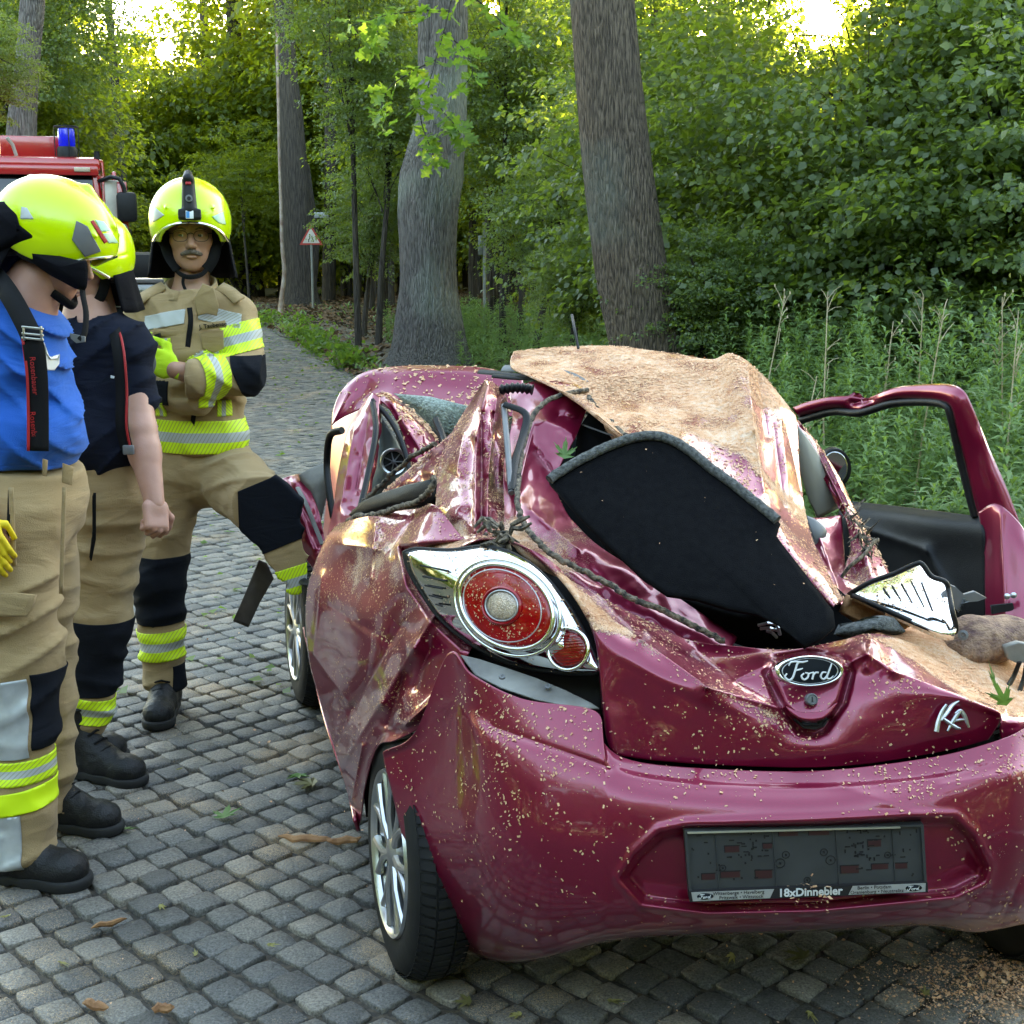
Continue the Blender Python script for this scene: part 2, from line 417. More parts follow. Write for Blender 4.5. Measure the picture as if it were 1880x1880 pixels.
# ================================================================ SETTING: ground, road, kerb
def edgeX(D): return 1.72 - .272 * (D - 5)                 # right kerb line of the road
m_joint = mat('joint_sand', (.06, .05, .04), .95, col2=(.03, .027, .022), nscale=30, bump=.5, bscale=120)
def cobble_material():
    m, N, L, B = newmat('cobblestone_basalt')
    oi = N.new('ShaderNodeObjectInfo'); tc = N.new('ShaderNodeTexCoord'); ge = N.new('ShaderNodeNewGeometry')
    at = N.new('ShaderNodeAttribute'); at.attribute_name = 'tone'
    rnd = mathn(N, L, 'FRACT', mathn(N, L, 'ADD', oi.outputs['Random'], at.outputs['Fac']))
    rp = N.new('ShaderNodeValToRGB'); e = rp.color_ramp.elements
    e[0].color = (.075, .071, .066, 1); e[1].color = (.20, .175, .145, 1); e[1].position = .9
    x = e.new(.45); x.color = (.115, .109, .100, 1); x = e.new(.8); x.color = (.15, .137, .118, 1)
    L.new(rnd, rp.inputs[0])
    nz = N.new('ShaderNodeTexNoise'); nz.inputs['Scale'].default_value = 160; nz.inputs['Detail'].default_value = 4; nz.inputs['Roughness'].default_value = .7
    L.new(ge.outputs['Position'], nz.inputs['Vector'])
    sp = N.new('ShaderNodeMapRange'); sp.inputs[1].default_value = .35; sp.inputs[2].default_value = .7; sp.inputs[3].default_value = .5; sp.inputs[4].default_value = 1.8
    L.new(nz.outputs[0], sp.inputs[0])
    mx = N.new('ShaderNodeVectorMath'); mx.operation = 'SCALE'; L.new(rp.outputs[0], mx.inputs[0]); L.new(sp.outputs[0], mx.inputs[3])
    # dusting of fine sawdust in patches
    n3 = N.new('ShaderNodeTexNoise'); n3.inputs['Scale'].default_value = 2.2; n3.inputs['Detail'].default_value = 3; L.new(ge.outputs['Position'], n3.inputs['Vector'])
    n4 = N.new('ShaderNodeTexNoise'); n4.inputs['Scale'].default_value = 330; n4.inputs['Detail'].default_value = 2; L.new(ge.outputs['Position'], n4.inputs['Vector'])
    k = mathn(N, L, 'MULTIPLY', mathn(N, L, 'SUBTRACT', n3.outputs[0], .42), 1.2)
    k2 = mathn(N, L, 'MULTIPLY', mathn(N, L, 'SUBTRACT', mathn(N, L, 'ADD', n4.outputs[0], k), .70), 6, True)
    mm = N.new('ShaderNodeMix'); mm.data_type = 'RGBA'; L.new(k2, mm.inputs['Factor']); L.new(mx.outputs[0], mm.inputs['A']); mm.inputs['B'].default_value = (.36, .25, .15, 1)
    L.new(mm.outputs['Result'], B.inputs['Base Color'])
    B.inputs['Roughness'].default_value = .62
    bp = N.new('ShaderNodeBump'); bp.inputs['Strength'].default_value = .8; bp.inputs['Distance'].default_value = .006
    n5 = N.new('ShaderNodeTexNoise'); n5.inputs['Scale'].default_value = 90; n5.inputs['Detail'].default_value = 5; L.new(ge.outputs['Position'], n5.inputs['Vector'])
    L.new(n5.outputs[0], bp.inputs['Height']); L.new(bp.outputs[0], B.inputs['Normal'])
    return m
m_cob = cobble_material()
m_grd = mat('forest_floor', (.075, .055, .03), .95, col2=(.03, .035, .014), nscale=1.3, nfac=.3, bump=1.0, bscale=14)
m_kerb = mat('kerb_granite', (.22, .21, .20), .8, col2=(.12, .12, .11), nscale=20, bump=.4, bscale=80)
# one ground sheet to the horizon, slightly below the road
def ground():
    xs = np.concatenate([np.linspace(-300, -30, 8), np.linspace(-25, 25, 101), np.linspace(30, 300, 8)])
    ys = np.concatenate([np.linspace(-60, -4, 6), np.linspace(0, 60, 121), np.linspace(70, 400, 10)])
    X, Y = np.meshgrid(xs, ys); off = X - edgeX(Y)
    Z = -.05 + np.where(off > 0, .05 + .05 * sstep(0, .4, off) + .06 * vn(X * .8, Y * .8) * sstep(0.3, 2, off) + .25 * sstep(2, 9, off), 0)
    Z += np.where(off < -7.5, .12 + .2 * sstep(7.5, 12, -off), 0)
    nx, ny = len(xs), len(ys); i = np.arange(ny - 1)[:, None] * nx + np.arange(nx - 1)[None]
    Q = np.stack([i, i + 1, i + nx + 1, i + nx], -1).reshape(-1, 4)
    o = link('ground', fastmesh('ground', np.stack([X, Y, Z], -1).reshape(-1, 3), Q, True), m_grd); tag(o, kind='structure')
ground()
def road():
    # bed of the road with joint sand, far part with a worn surface
    D = np.linspace(-6, 70, 40); V = []
    for d in D: V += [(edgeX(d) - 7.4, d, -.013), (edgeX(d), d, -.013)]
    F = [(2 * i, 2 * i + 1, 2 * i + 3, 2 * i + 2) for i in range(len(D) - 1)]
    m, N, L, B = newmat('worn_setts')
    ge = N.new('ShaderNodeNewGeometry'); vo = N.new('ShaderNodeTexVoronoi'); vo.inputs['Scale'].default_value = 8; vo.feature = 'DISTANCE_TO_EDGE'
    L.new(ge.outputs['Position'], vo.inputs['Vector'])
    sp = N.new('ShaderNodeSeparateXYZ'); L.new(ge.outputs['Position'], sp.inputs[0])
    far = mathn(N, L, 'MULTIPLY', mathn(N, L, 'SUBTRACT', sp.outputs[1], 30.0), .5, True)
    rp = N.new('ShaderNodeValToRGB'); rp.color_ramp.elements[0].color = (.05, .047, .04, 1); rp.color_ramp.elements[1].color = (.185, .178, .165, 1); rp.color_ramp.elements[1].position = .12
    L.new(vo.outputs['Distance'], rp.inputs[0])
    nz = N.new('ShaderNodeTexNoise'); nz.inputs['Scale'].default_value = 60; L.new(ge.outputs['Position'], nz.inputs['Vector'])
    jr = N.new('ShaderNodeValToRGB'); jr.color_ramp.elements[0].color = (.035, .03, .024, 1); jr.color_ramp.elements[1].color = (.1, .075, .05, 1); jr.color_ramp.elements[0].position = .4; jr.color_ramp.elements[1].position = .7
    L.new(nz.outputs[0], jr.inputs[0])
    mx = N.new('ShaderNodeMix'); mx.data_type = 'RGBA'; L.new(far, mx.inputs['Factor']); L.new(jr.outputs[0], mx.inputs['A']); L.new(rp.outputs[0], mx.inputs['B'])
    L.new(mx.outputs['Result'], B.inputs['Base Color']); B.inputs['Roughness'].default_value = .85
    bp = N.new('ShaderNodeBump'); bp.inputs['Strength'].default_value = .5; bp.inputs['Distance'].default_value = .02; L.new(nz.outputs[0], bp.inputs['Height']); L.new(bp.outputs[0], B.inputs['Normal'])
    r = link('road', mesh('road', V, F, False), m); tag(r, kind='structure')
    # sett shapes
    vars_ = []
    rng = np.random.RandomState(3)
    for k in range(14):
        n = 12; V = []; hw, hh = .0485 + rng.uniform(-.005, .002), .0485 + rng.uniform(-.005, .002)
        prof = [(1.0, -.035), (1.0, -.007), (.975, -.001), (.92, .0012)]
        base = []
        pw = 9.0
        for i in range(n):
            q = 2 * math.pi * (i + .5) / n; c, s = math.cos(q), math.sin(q); rr = (abs(c) ** pw + abs(s) ** pw) ** (-1 / pw)
            j = 1 + rng.uniform(-.075, .035); base.append((c * rr * hw * j, s * rr * hh * j))
        for (f, z) in prof:
            for (a, b) in base: V.append((a * f, b * f, z + (rng.uniform(-.002, .002) if z > -.01 else 0)))
        V.append((rng.uniform(-.01, .01), rng.uniform(-.01, .01), .0025)); F = []
        for p_ in range(3):
            for i in range(n): F.append((p_ * n + i, p_ * n + (i + 1) % n, (p_ + 1) * n + (i + 1) % n, (p_ + 1) * n + i))
        tri = [(3 * n + i, 3 * n + (i + 1) % n, 4 * n) for i in range(n)]
        vars_.append((np.array(V), F, tri))
    vfar = []
    for k in range(5):
        V = []; hw, hh = .0485 + rng.uniform(-.004, .002), .0485 + rng.uniform(-.004, .002); base = [(-hw, -hh), (hw, -hh), (hw, hh), (-hw, hh)]
        for (f, z) in [(1, -.02), (1, -.004), (.88, .003)]: V += [(a * f + rng.uniform(-.003, .003), b * f + rng.uniform(-.003, .003), z) for a, b in base]
        F = [(p_ * 4 + i, p_ * 4 + (i + 1) % 4, p_ * 4 + 4 + (i + 1) % 4, p_ * 4 + 4 + i) for p_ in range(2) for i in range(4)] + [(8, 9, 10, 11)]
        vfar.append((np.array(V), F, []))
    vmesh = []
    for (V, F, T) in vars_:
        me = mesh('cobblestone', V, F + T); me.materials.append(m_cob); vmesh.append(me)
    # lattice: rotated diagonal rows, bent into shallow arcs
    phi = math.radians(42); pit = .103; c, s = math.cos(phi), math.sin(phi); pts = []
    for i in range(-100, 360):
        for j in range(-360, 180):
            a = i * pit; b = j * pit
            x = a * s + b * c; y = a * c - b * s
            if not (2.0 < y < 31): continue
            x += .035 * math.sin(y * 2.1 + .6) + .02 * math.sin(x * 1.7); y += .04 * math.sin(x * 1.9) + .03 * math.sin(x * .8 + 1)
            if x > edgeX(y) - .06 or x < edgeX(y) - 7.3: continue
            if x > .42 * y + .5 or x < -.42 * y - 1.7: continue
            pts.append((x, y))
    # heading of the local rows after the bend
    cand = []
    for (x, y) in pts:
        px, py = proj((x, y, 0))
        vis = -30 < px < 1900 and py < 1905
        hid = (px > 760 and py < 1745) or (px > 690 and py < 1560) or (px > 600 and py < 1380)
        cand.append((y + (0 if vis and not hid else 100), x, y))
    cand.sort(); near = cand[:300]; rest = cand[300:]
    rr = random.Random(5)
    def tf(x, y):
        a = math.atan2(.04 * 1.9 * math.cos(x * 1.9) + .024 * math.cos(x * .8 + 1), 1) * .8 - (math.pi / 2 - phi) + rr.uniform(-.07, .07)
        return a, rr.uniform(.97, 1.05), rr.uniform(.95, 1.05), rr.uniform(-.005, .005), rr.uniform(-.045, .045), rr.uniform(-.045, .045)
    for (_, x, y) in near:
        a, sx, sy, dz, tx, ty = tf(x, y)
        o = bpy.data.objects.new('cobblestone', vmesh[rr.randrange(14)]); COL.objects.link(o); o.parent = r
        o.location = (x + rr.uniform(-.004, .004), y + rr.uniform(-.004, .004), dz); o.rotation_euler = (tx, ty, a); o.scale = (sx, sy, 1)
    VV = []; QQ = []; TT = []; tone = []; b = 0
    for (_, x, y) in rest:
        V, F, T = vars_[rr.randrange(14)] if y < 11 else vfar[rr.randrange(5)]; a, sx, sy, dz, tx, ty = tf(x, y)
        W = V * np.array([sx, sy, 1]); ca, sa = math.cos(a), math.sin(a)
        W = np.column_stack([W[:, 0] * ca - W[:, 1] * sa + x, W[:, 0] * sa + W[:, 1] * ca + y, W[:, 2] + dz + W[:, 0] * tx + W[:, 1] * ty])
        VV.append(W); QQ.append(np.array(F) + b); TT.append(np.array([(t[0], t[1], t[2], t[2]) for t in T]).reshape(-1, 4).astype(int) + b); tone.append(np.full(len(V), rr.random())); b += len(V)
    V = np.vstack(VV); me = bpy.data.meshes.new('cobblestone_field')
    Q = np.vstack(QQ); T = np.vstack(TT)[:, :3]
    k = len(Q) * 4 + len(T) * 3
    me.vertices.add(len(V)); me.vertices.foreach_set('co', V.astype(np.float32).ravel())
    me.loops.add(k); me.loops.foreach_set('vertex_index', np.concatenate([Q.ravel(), T.ravel()]).astype(np.int32))
    me.polygons.add(len(Q) + len(T)); me.polygons.foreach_set('loop_start', np.concatenate([np.arange(len(Q)) * 4, len(Q) * 4 + np.arange(len(T)) * 3]).astype(np.int32))
    me.update(calc_edges=True); smooth(me); attr(me, 'tone', np.concatenate(tone))
    tag(link('cobblestone_field', me, m_cob, r), kind='stuff')
    # kerb stones along the right edge
    kb = bpy.data.objects.new('kerb', None); COL.objects.link(kb); tag(kb, kind='structure')
    ang = math.atan(.272); d = 1.0
    kme = MB().box((0, 0, 0), (.14, .96, .2), bev=.012).V
    mbk = MB().box((0, 0, 0), (.14, .96, .2), bev=.012); me = mesh('kerb_stone', mbk.V, mbk.F, False); me.materials.append(m_kerb)
    while d < 44:
        o = bpy.data.objects.new('kerb_stone', me); COL.objects.link(o); o.parent = kb
        o.location = (edgeX(d) + .08 + rr.uniform(-.012, .012), d, -.02 + rr.uniform(-.015, .012)); o.rotation_euler = (rr.uniform(-.01, .01), rr.uniform(-.04, .04), ang + rr.uniform(-.015, .015)); d += .955
    # trodden footpath beyond the kerb
    Ds = np.linspace(6, 44, 60); xs = np.linspace(.3, 1.35, 7); V = []
    for d in Ds:
        for e in xs: V.append((edgeX(d) + e, d, .09 + .012 * math.sin(d * 3 + e * 4)))
    F = [(i * 7 + j, i * 7 + j + 1, i * 7 + j + 8, i * 7 + j + 7) for i in range(59) for j in range(6)]
    p = link('path', mesh('path', V, F), mat('trodden_earth', (.13, .105, .08), .95, col2=(.07, .055, .035), nscale=3, bump=.6, bscale=40)); tag(p, kind='structure')
road()
# ================================================================ THE CRUSHED CAR
def paint_material(name='burgundy_paint', base=(.235, .005, .038)):
    m, N, L, B = newmat(name)
    ge = N.new('ShaderNodeNewGeometry'); at = N.new('ShaderNodeAttribute'); at.attribute_name = 'dust'
    n1 = N.new('ShaderNodeTexNoise'); n1.inputs['Scale'].default_value = 330; n1.inputs['Detail'].default_value = 3; n1.inputs['Roughness'].default_value = .65
    n2 = N.new('ShaderNodeTexNoise'); n2.inputs['Scale'].default_value = 11; n2.inputs['Detail'].default_value = 4
    n3 = N.new('ShaderNodeTexNoise'); n3.inputs['Scale'].default_value = 60; n3.inputs['Detail'].default_value = 3
    for n in (n1, n2, n3): L.new(ge.outputs['Position'], n.inputs['Vector'])
    s = mathn(N, L, 'ADD', mathn(N, L, 'MULTIPLY', n1.outputs[0], .9), mathn(N, L, 'MULTIPLY', n2.outputs[0], .8))
    s = mathn(N, L, 'ADD', s, at.outputs['Fac'])
    mask = mathn(N, L, 'MULTIPLY', mathn(N, L, 'SUBTRACT', s, 1.38), 9, True)
    rp = N.new('ShaderNodeValToRGB'); e = rp.color_ramp.elements
    e[0].color = (.52, .17, .06, 1); e[0].position = .36; e[1].color = (.84, .62, .46, 1); e[1].position = .62
    x = e.new(.5); x.color = (.76, .42, .23, 1)
    mixv = mathn(N, L, 'ADD', mathn(N, L, 'MULTIPLY', n3.outputs[0], .30), mathn(N, L, 'ADD', mathn(N, L, 'MULTIPLY', n2.outputs[0], .30), mathn(N, L, 'MULTIPLY', n1.outputs[0], .40))); L.new(mixv, rp.inputs[0])
    nf = N.new('ShaderNodeTexNoise'); nf.inputs['Scale'].default_value = 900; L.new(ge.outputs['Position'], nf.inputs['Vector'])
    fl = N.new('ShaderNodeMix'); fl.data_type = 'RGBA'; L.new(nf.outputs[0], fl.inputs['Factor'])
    fl.inputs['A'].default_value = tuple(c * .7 for c in base) + (1,); fl.inputs['B'].default_value = tuple(min(1, c * 1.35) for c in base) + (1,)
    mx = N.new('ShaderNodeMix'); mx.data_type = 'RGBA'; L.new(mask, mx.inputs['Factor']); L.new(fl.outputs['Result'], mx.inputs['A']); L.new(rp.outputs[0], mx.inputs['B'])
    L.new(mx.outputs['Result'], B.inputs['Base Color'])
    inv = mathn(N, L, 'SUBTRACT', 1.0, mask)
    L.new(mathn(N, L, 'MULTIPLY', inv, .5), B.inputs['Metallic']); L.new(mathn(N, L, 'MULTIPLY', inv, 1.0), B.inputs['Coat Weight'])
    L.new(mathn(N, L, 'ADD', mathn(N, L, 'MULTIPLY', mask, .55), .33), B.inputs['Roughness']); B.inputs['Coat Roughness'].default_value = .07; B.inputs['Coat IOR'].default_value = 1.5
    bp = N.new('ShaderNodeBump'); bp.inputs['Strength'].default_value = .8; bp.inputs['Distance'].default_value = .006
    L.new(mathn(N, L, 'MULTIPLY', mask, n1.outputs[0]), bp.inputs['Height']); L.new(bp.outputs[0], B.inputs['Normal'])
    return m
m_paint = paint_material()
m_primer = mat('scuffed_inner_metal', (.32, .31, .28), .6, metal=.2, col2=(.12, .11, .10), nscale=9, bump=.2)
m_blackp = mat('black_plastic', (.008, .008, .009), .5, spec=.3, col2=(.004, .004, .005), nscale=30, bump=.15, bscale=300)
m_black = mat('dark_interior_cloth', (.008, .008, .009), .95, spec=.1)
m_felt = mat('black_felt', (.007, .007, .008), .97, col2=(.004, .004, .005), nscale=60, spec=.08, bump=.3, bscale=500)
m_feltedge = mat('dusty_felt_edge', (.20, .20, .19), .95, col2=(.035, .036, .036), nscale=120, nfac=.3, spec=.1, bump=.6, bscale=300)
m_seal = mat('dusty_rubber_seal', (.26, .20, .14), .9, col2=(.010, .011, .012), nscale=75, nfac=.6, bump=.8, bscale=150)
m_rubber = mat('tyre_rubber', (.017, .017, .018), .75, spec=.3, col2=(.009, .009, .009), nscale=14, bump=.1)
m_chrome = mat('chrome', (.85, .85, .84), .06, metal=1.0, col2=(.78, .78, .77), nscale=5)
m_alloy = mat('silver_alloy', (.62, .63, .64), .28, metal=.9, col2=(.5, .5, .52), nscale=20)
m_lens = mat('red_lens', (.42, .002, .006), .08, coat=.5, col2=(.28, .001, .004), nscale=40, spec=.4)
m_lensd = mat('deep_red_lens', (.30, .003, .008), .1, coat=1.0)
m_clear = mat('clear_reversing_lens', (.62, .50, .38), .15, metal=.6, coat=1.0, col2=(.35, .25, .17), nscale=160, bump=.5, bscale=400)
m_greyp = mat('grey_plastic', (.17, .175, .18), .5, col2=(.12, .12, .125), nscale=12)
m_beige = mat('beige_trim', (.34, .32, .27), .6, col2=(.30, .28, .235), nscale=6)
m_dash = mat('grey_dashboard', (.16, .19, .19), .5, col2=(.11, .13, .13), nscale=8)
m_dust = mat('sawdust_heap', (.78, .55, .36), .95, col2=(.34, .15, .055), nscale=45, nfac=.4, bump=1.0, bscale=160)
m_glasscr = mat('shattered_glass', (.42, .50, .44), .35, col2=(.10, .14, .12), nscale=70, nfac=.3, bump=1.0, bscale=120, coat=.3)
m_wood = mat('split_wood', (.42, .22, .10), .8, col2=(.20, .085, .035), nscale=18, bump=.6, bscale=60)
m_holder = mat('plate_holder_plastic', (.050, .053, .056), .5, col2=(.036, .038, .040), nscale=16)
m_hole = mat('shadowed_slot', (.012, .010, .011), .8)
m_hred = mat('holder_window_red', (.055, .018, .020), .4)
m_silver = mat('silver_print', (.55, .56, .56), .35, metal=.5, col2=(.48, .49, .49))
m_white = mat('white_print', (.8, .8, .8), .5)
m_navy = mat('badge_navy', (.003, .006, .011), .5, spec=.2)
car = thing('wrecked_car', 'crushed burgundy hatchback covered in sawdust standing on the cobbles', 'car', (.47, 3.24, 0))
# ---- rear bumper with plate recess
REC = [(1140, 1612), (1168, 1570), (1212, 1530), (1262, 1519), (1500, 1512), (1700, 1502), (1752, 1503), (1785, 1535), (1813, 1590), (1806, 1615), (1752, 1642), (1500, 1668), (1300, 1672), (1180, 1656)]
def bumper_fn(px, py, D):
    d = inpoly(px, py, REC)
    D = D + .046 * sstep(6, -14, d) - .006 * np.exp(-((d - 8) / 7) ** 2)
    # torn lower right and lower left kick
    D = D + .003 * vn(px / 160, py / 120, 0, 4)
    return D
rowsB = [
 [(702, 1382, 2.95), (762, 1345, 2.89), (822, 1200, 2.84), (866, 1238, 2.76), (960, 1283, 2.68), (1092, 1305, 2.62), (1110, 1365, 2.60), (1165, 1397, 2.59), (1300, 1411, 2.575), (1500, 1415, 2.57), (1700, 1392, 2.59), (1822, 1362, 2.62), (1885, 1335, 2.66), (1985, 1270, 2.80), (2080, 1230, 3.05), (2105, 1222, 3.28)],
 [(704, 1392, 2.94), (765, 1360, 2.88), (828, 1275, 2.80), (885, 1310, 2.70), (970, 1340, 2.62), (1092, 1368, 2.555), (1120, 1395, 2.54), (1172, 1417, 2.53), (1300, 1432, 2.515), (1500, 1437, 2.51), (1700, 1420, 2.53), (1822, 1392, 2.56), (1885, 1368, 2.60), (1990, 1310, 2.76), (2086, 1275, 3.02), (2112, 1265, 3.27)],
 [(706, 1405, 2.93), (768, 1380, 2.87), (834, 1330, 2.78), (888, 1352, 2.66), (975, 1385, 2.575), (1092, 1410, 2.52), (1122, 1420, 2.508), (1175, 1434, 2.498), (1300, 1448, 2.485), (1500, 1452, 2.48), (1700, 1437, 2.50), (1822, 1410, 2.535), (1885, 1388, 2.575), (1992, 1335, 2.74), (2090, 1300, 3.01), (2116, 1290, 3.27)],
 [(718, 1450, 2.91), (776, 1450, 2.84), (838, 1435, 2.74), (896, 1440, 2.62), (975, 1450, 2.545), (1092, 1465, 2.495), (1125, 1470, 2.483), (1178, 1476, 2.472), (1300, 1486, 2.46), (1500, 1488, 2.455), (1700, 1476, 2.475), (1822, 1452, 2.51), (1888, 1432, 2.55), (1998, 1390, 2.72), (2096, 1360, 3.0), (2122, 1350, 3.26)],
 [(738, 1535, 2.89), (788, 1540, 2.80), (845, 1540, 2.69), (905, 1545, 2.58), (985, 1550, 2.51), (1092, 1555, 2.465), (1128, 1556, 2.457), (1182, 1558, 2.448), (1300, 1560, 2.438), (1500, 1560, 2.432), (1700, 1550, 2.452), (1824, 1540, 2.49), (1890, 1520, 2.535), (2000, 1480, 2.71), (2098, 1450, 3.0), (2124, 1440, 3.26)],
 [(760, 1615, 2.89), (806, 1620, 2.79), (858, 1625, 2.69), (915, 1632, 2.585), (992, 1640, 2.515), (1092, 1645, 2.468), (1130, 1646, 2.462), (1185, 1647, 2.455), (1300, 1650, 2.445), (1500, 1650, 2.44), (1700, 1640, 2.46), (1826, 1625, 2.50), (1892, 1605, 2.55), (2002, 1560, 2.73), (2098, 1530, 3.02), (2124, 1520, 3.27)],
 [(782, 1678, 2.92), (826, 1688, 2.83), (872, 1697, 2.73), (925, 1702, 2.63), (998, 1700, 2.545), (1094, 1690, 2.49), (1132, 1688, 2.484), (1188, 1686, 2.476), (1300, 1684, 2.466), (1500, 1680, 2.462), (1700, 1670, 2.482), (1826, 1660, 2.52), (1892, 1650, 2.57), (2002, 1620, 2.76), (2096, 1590, 3.04), (2122, 1580, 3.28)],
 [(800, 1712, 2.97), (842, 1728, 2.89), (884, 1745, 2.80), (935, 1752, 2.71), (1002, 1748, 2.61), (1096, 1722, 2.535), (1134, 1717, 2.525), (1190, 1712, 2.515), (1300, 1708, 2.505), (1500, 1702, 2.50), (1700, 1692, 2.52), (1826, 1690, 2.56), (1892, 1678, 2.61), (2002, 1660, 2.80), (2094, 1630, 3.07), (2120, 1620, 3.29)],
 [(812, 1722, 3.02), (856, 1742, 2.95), (896, 1760, 2.88), (945, 1767, 2.80), (1008, 1757, 2.70), (1098, 1733, 2.62), (1136, 1727, 2.605), (1192, 1721, 2.595), (1300, 1716, 2.585), (1500, 1710, 2.58), (1700, 1700, 2.60), (1790, 1712, 2.63), (1892, 1695, 2.67), (2000, 1675, 2.85), (2090, 1650, 3.10), (2116, 1640, 3.30)],
 [(815, 1705, 3.08), (860, 1720, 3.02), (900, 1735, 2.96), (948, 1740, 2.90), (1010, 1735, 2.82), (1100, 1720, 2.74), (1140, 1715, 2.73), (1195, 1710, 2.72), (1300, 1706, 2.71), (1500, 1700, 2.70), (1700, 1690, 2.72), (1790, 1695, 2.74), (1890, 1685, 2.78), (1996, 1665, 2.93), (2086, 1640, 3.13), (2110, 1630, 3.32)]]
for k_, o_ in ((0, -.028), (1, .004), (2, .010)):
    rowsB[k_] = [(x, y, d + (o_ if 6 <= i <= 12 else o_ * .5)) for i, (x, y, d) in enumerate(rowsB[k_])]
CRB = [(905, 1335, 1120, 1410, -.010, 10), (1540, 1440, 1700, 1500, .006, 20), (1730, 1440, 1850, 1420, .01, 25), (1835, 1700, 1880, 1600, -.014, 18), (1750, 1715, 1860, 1690, -.02, 16)]
def dustB(px, py):
    return .10 + .16 * np.exp(-((px - 860) / 120) ** 2 - ((py - 1440) / 160) ** 2) + .2 * np.exp(-((py - 1395 - (px < 1100) * (1100 - px) * -.0) / 18) ** 2) * (px > 1150) * .3 + .22 * np.exp(-((px - 1860) / 110) ** 2 - ((py - 1500) / 160) ** 2)
panel('rear_bumper', rowsB, 330, 150, m_paint, car, .005, CRB, fn=bumper_fn, dust=lambda x, y: dustB(x, y))
# ---- tailgate (lower metal part)
rowsT = [
 [(925, 985, 3.03), (985, 1033, 2.94), (1060, 1072, 2.91), (1130, 1110, 2.88), (1200, 1146, 2.86), (1270, 1176, 2.845), (1350, 1186, 2.84), (1450, 1192, 2.84), (1540, 1176, 2.85), (1600, 1163, 2.86), (1670, 1180, 2.88), (1745, 1225, 2.86), (1830, 1290, 2.80)],
 [(958, 1000, 2.97), (1010, 1040, 2.89), (1070, 1085, 2.86), (1140, 1135, 2.82), (1210, 1172, 2.80), (1285, 1200, 2.80), (1350, 1206, 2.81), (1440, 1204, 2.80), (1540, 1192, 2.80), (1600, 1176, 2.80), (1670, 1196, 2.80), (1745, 1240, 2.77), (1832, 1297, 2.72)],
 [(1005, 1028, 2.90), (1040, 1072, 2.82), (1085, 1125, 2.76), (1150, 1175, 2.71), (1230, 1215, 2.69), (1310, 1245, 2.69), (1370, 1240, 2.72), (1430, 1225, 2.715), (1540, 1215, 2.70), (1590, 1208, 2.70), (1670, 1228, 2.70), (1745, 1262, 2.68), (1834, 1303, 2.655)],
 [(1044, 1068, 2.84), (1070, 1112, 2.765), (1100, 1168, 2.705), (1155, 1205, 2.665), (1240, 1250, 2.635), (1330, 1285, 2.62), (1390, 1300, 2.63), (1432, 1292, 2.645), (1545, 1270, 2.64), (1590, 1262, 2.635), (1670, 1262, 2.63), (1748, 1278, 2.625), (1836, 1308, 2.63)],
 [(1068, 1110, 2.80), (1086, 1155, 2.73), (1108, 1212, 2.68), (1160, 1235, 2.65), (1250, 1285, 2.62), (1340, 1318, 2.605), (1400, 1328, 2.60), (1450, 1345, 2.605), (1520, 1345, 2.605), (1590, 1315, 2.605), (1670, 1305, 2.61), (1750, 1305, 2.615), (1838, 1318, 2.63)],
 [(1088, 1165, 2.75), (1099, 1215, 2.70), (1110, 1275, 2.655), (1165, 1310, 2.635), (1255, 1340, 2.61), (1345, 1362, 2.595), (1405, 1370, 2.59), (1455, 1375, 2.59), (1520, 1376, 2.59), (1592, 1365, 2.59), (1672, 1352, 2.60), (1752, 1342, 2.61), (1832, 1332, 2.635)],
 [(1104, 1250, 2.71), (1106, 1310, 2.67), (1122, 1376, 2.62), (1170, 1392, 2.615), (1258, 1401, 2.60), (1348, 1406, 2.59), (1408, 1408, 2.588), (1456, 1409, 2.587), (1520, 1408, 2.587), (1594, 1402, 2.59), (1674, 1390, 2.60), (1756, 1374, 2.615), (1815, 1358, 2.64)]]
CRT = [(1075, 1098, 1180, 1175, .03, 16), (1180, 1175, 1300, 1262, .035, 15), (1300, 1262, 1430, 1300, .03, 13),
       (1592, 1200, 1640, 1232, .035, 16), (1640, 1232, 1830, 1300, .025, 13), (1592, 1200, 1560, 1216, .03, 9),
       (1280, 1195, 1350, 1250, -.030, 22), (1350, 1250, 1400, 1225, .02, 10), (1598, 1168, 1592, 1226, .02, 8),
       (1690, 1190, 1610, 1235, -.012, 20), (1655, 1195, 1730, 1250, -.02, 14)]
def tg_fn(px, py, D):
    D = D + .002 * vn(px / 60, py / 40, 0, 9) + .004 * vn(px / 190, py / 120, 1, 11)
    H = [(1410, 1240), (1425, 1212), (1485, 1200), (1548, 1212), (1560, 1235), (1545, 1290), (1512, 1338), (1495, 1345), (1470, 1340), (1440, 1300)]
    d = inpoly(px, py, H)
    D = D + .030 * np.exp(-((d - 3) / 6.0) ** 2) - .012 * sstep(0, -12, d) + .03 * sstep(6, -4, d) * (py > 1318)
    return D
def dustT(px, py):
    up = np.minimum(segdist(px, py, 940, 1000, 1100, 1120), np.minimum(segdist(px, py, 1100, 1120, 1300, 1265), segdist(px, py, 1300, 1265, 1425, 1315)))
    r = inpoly(px, py, [(1600, 1170), (1700, 1165), (1850, 1300), (1780, 1290), (1690, 1225)])
    l = inpoly(px, py, [(925, 985), (1060, 1060), (1160, 1170), (1080, 1170), (1000, 1060)])
    return .12 + .42 * np.exp(-up / 20) + .75 * sstep(12, -14, r) + .42 * sstep(10, -20, l)
panel('tailgate', rowsT, 260, 130, m_paint, car, .005, CRT, fn=tg_fn, dust=dustT)
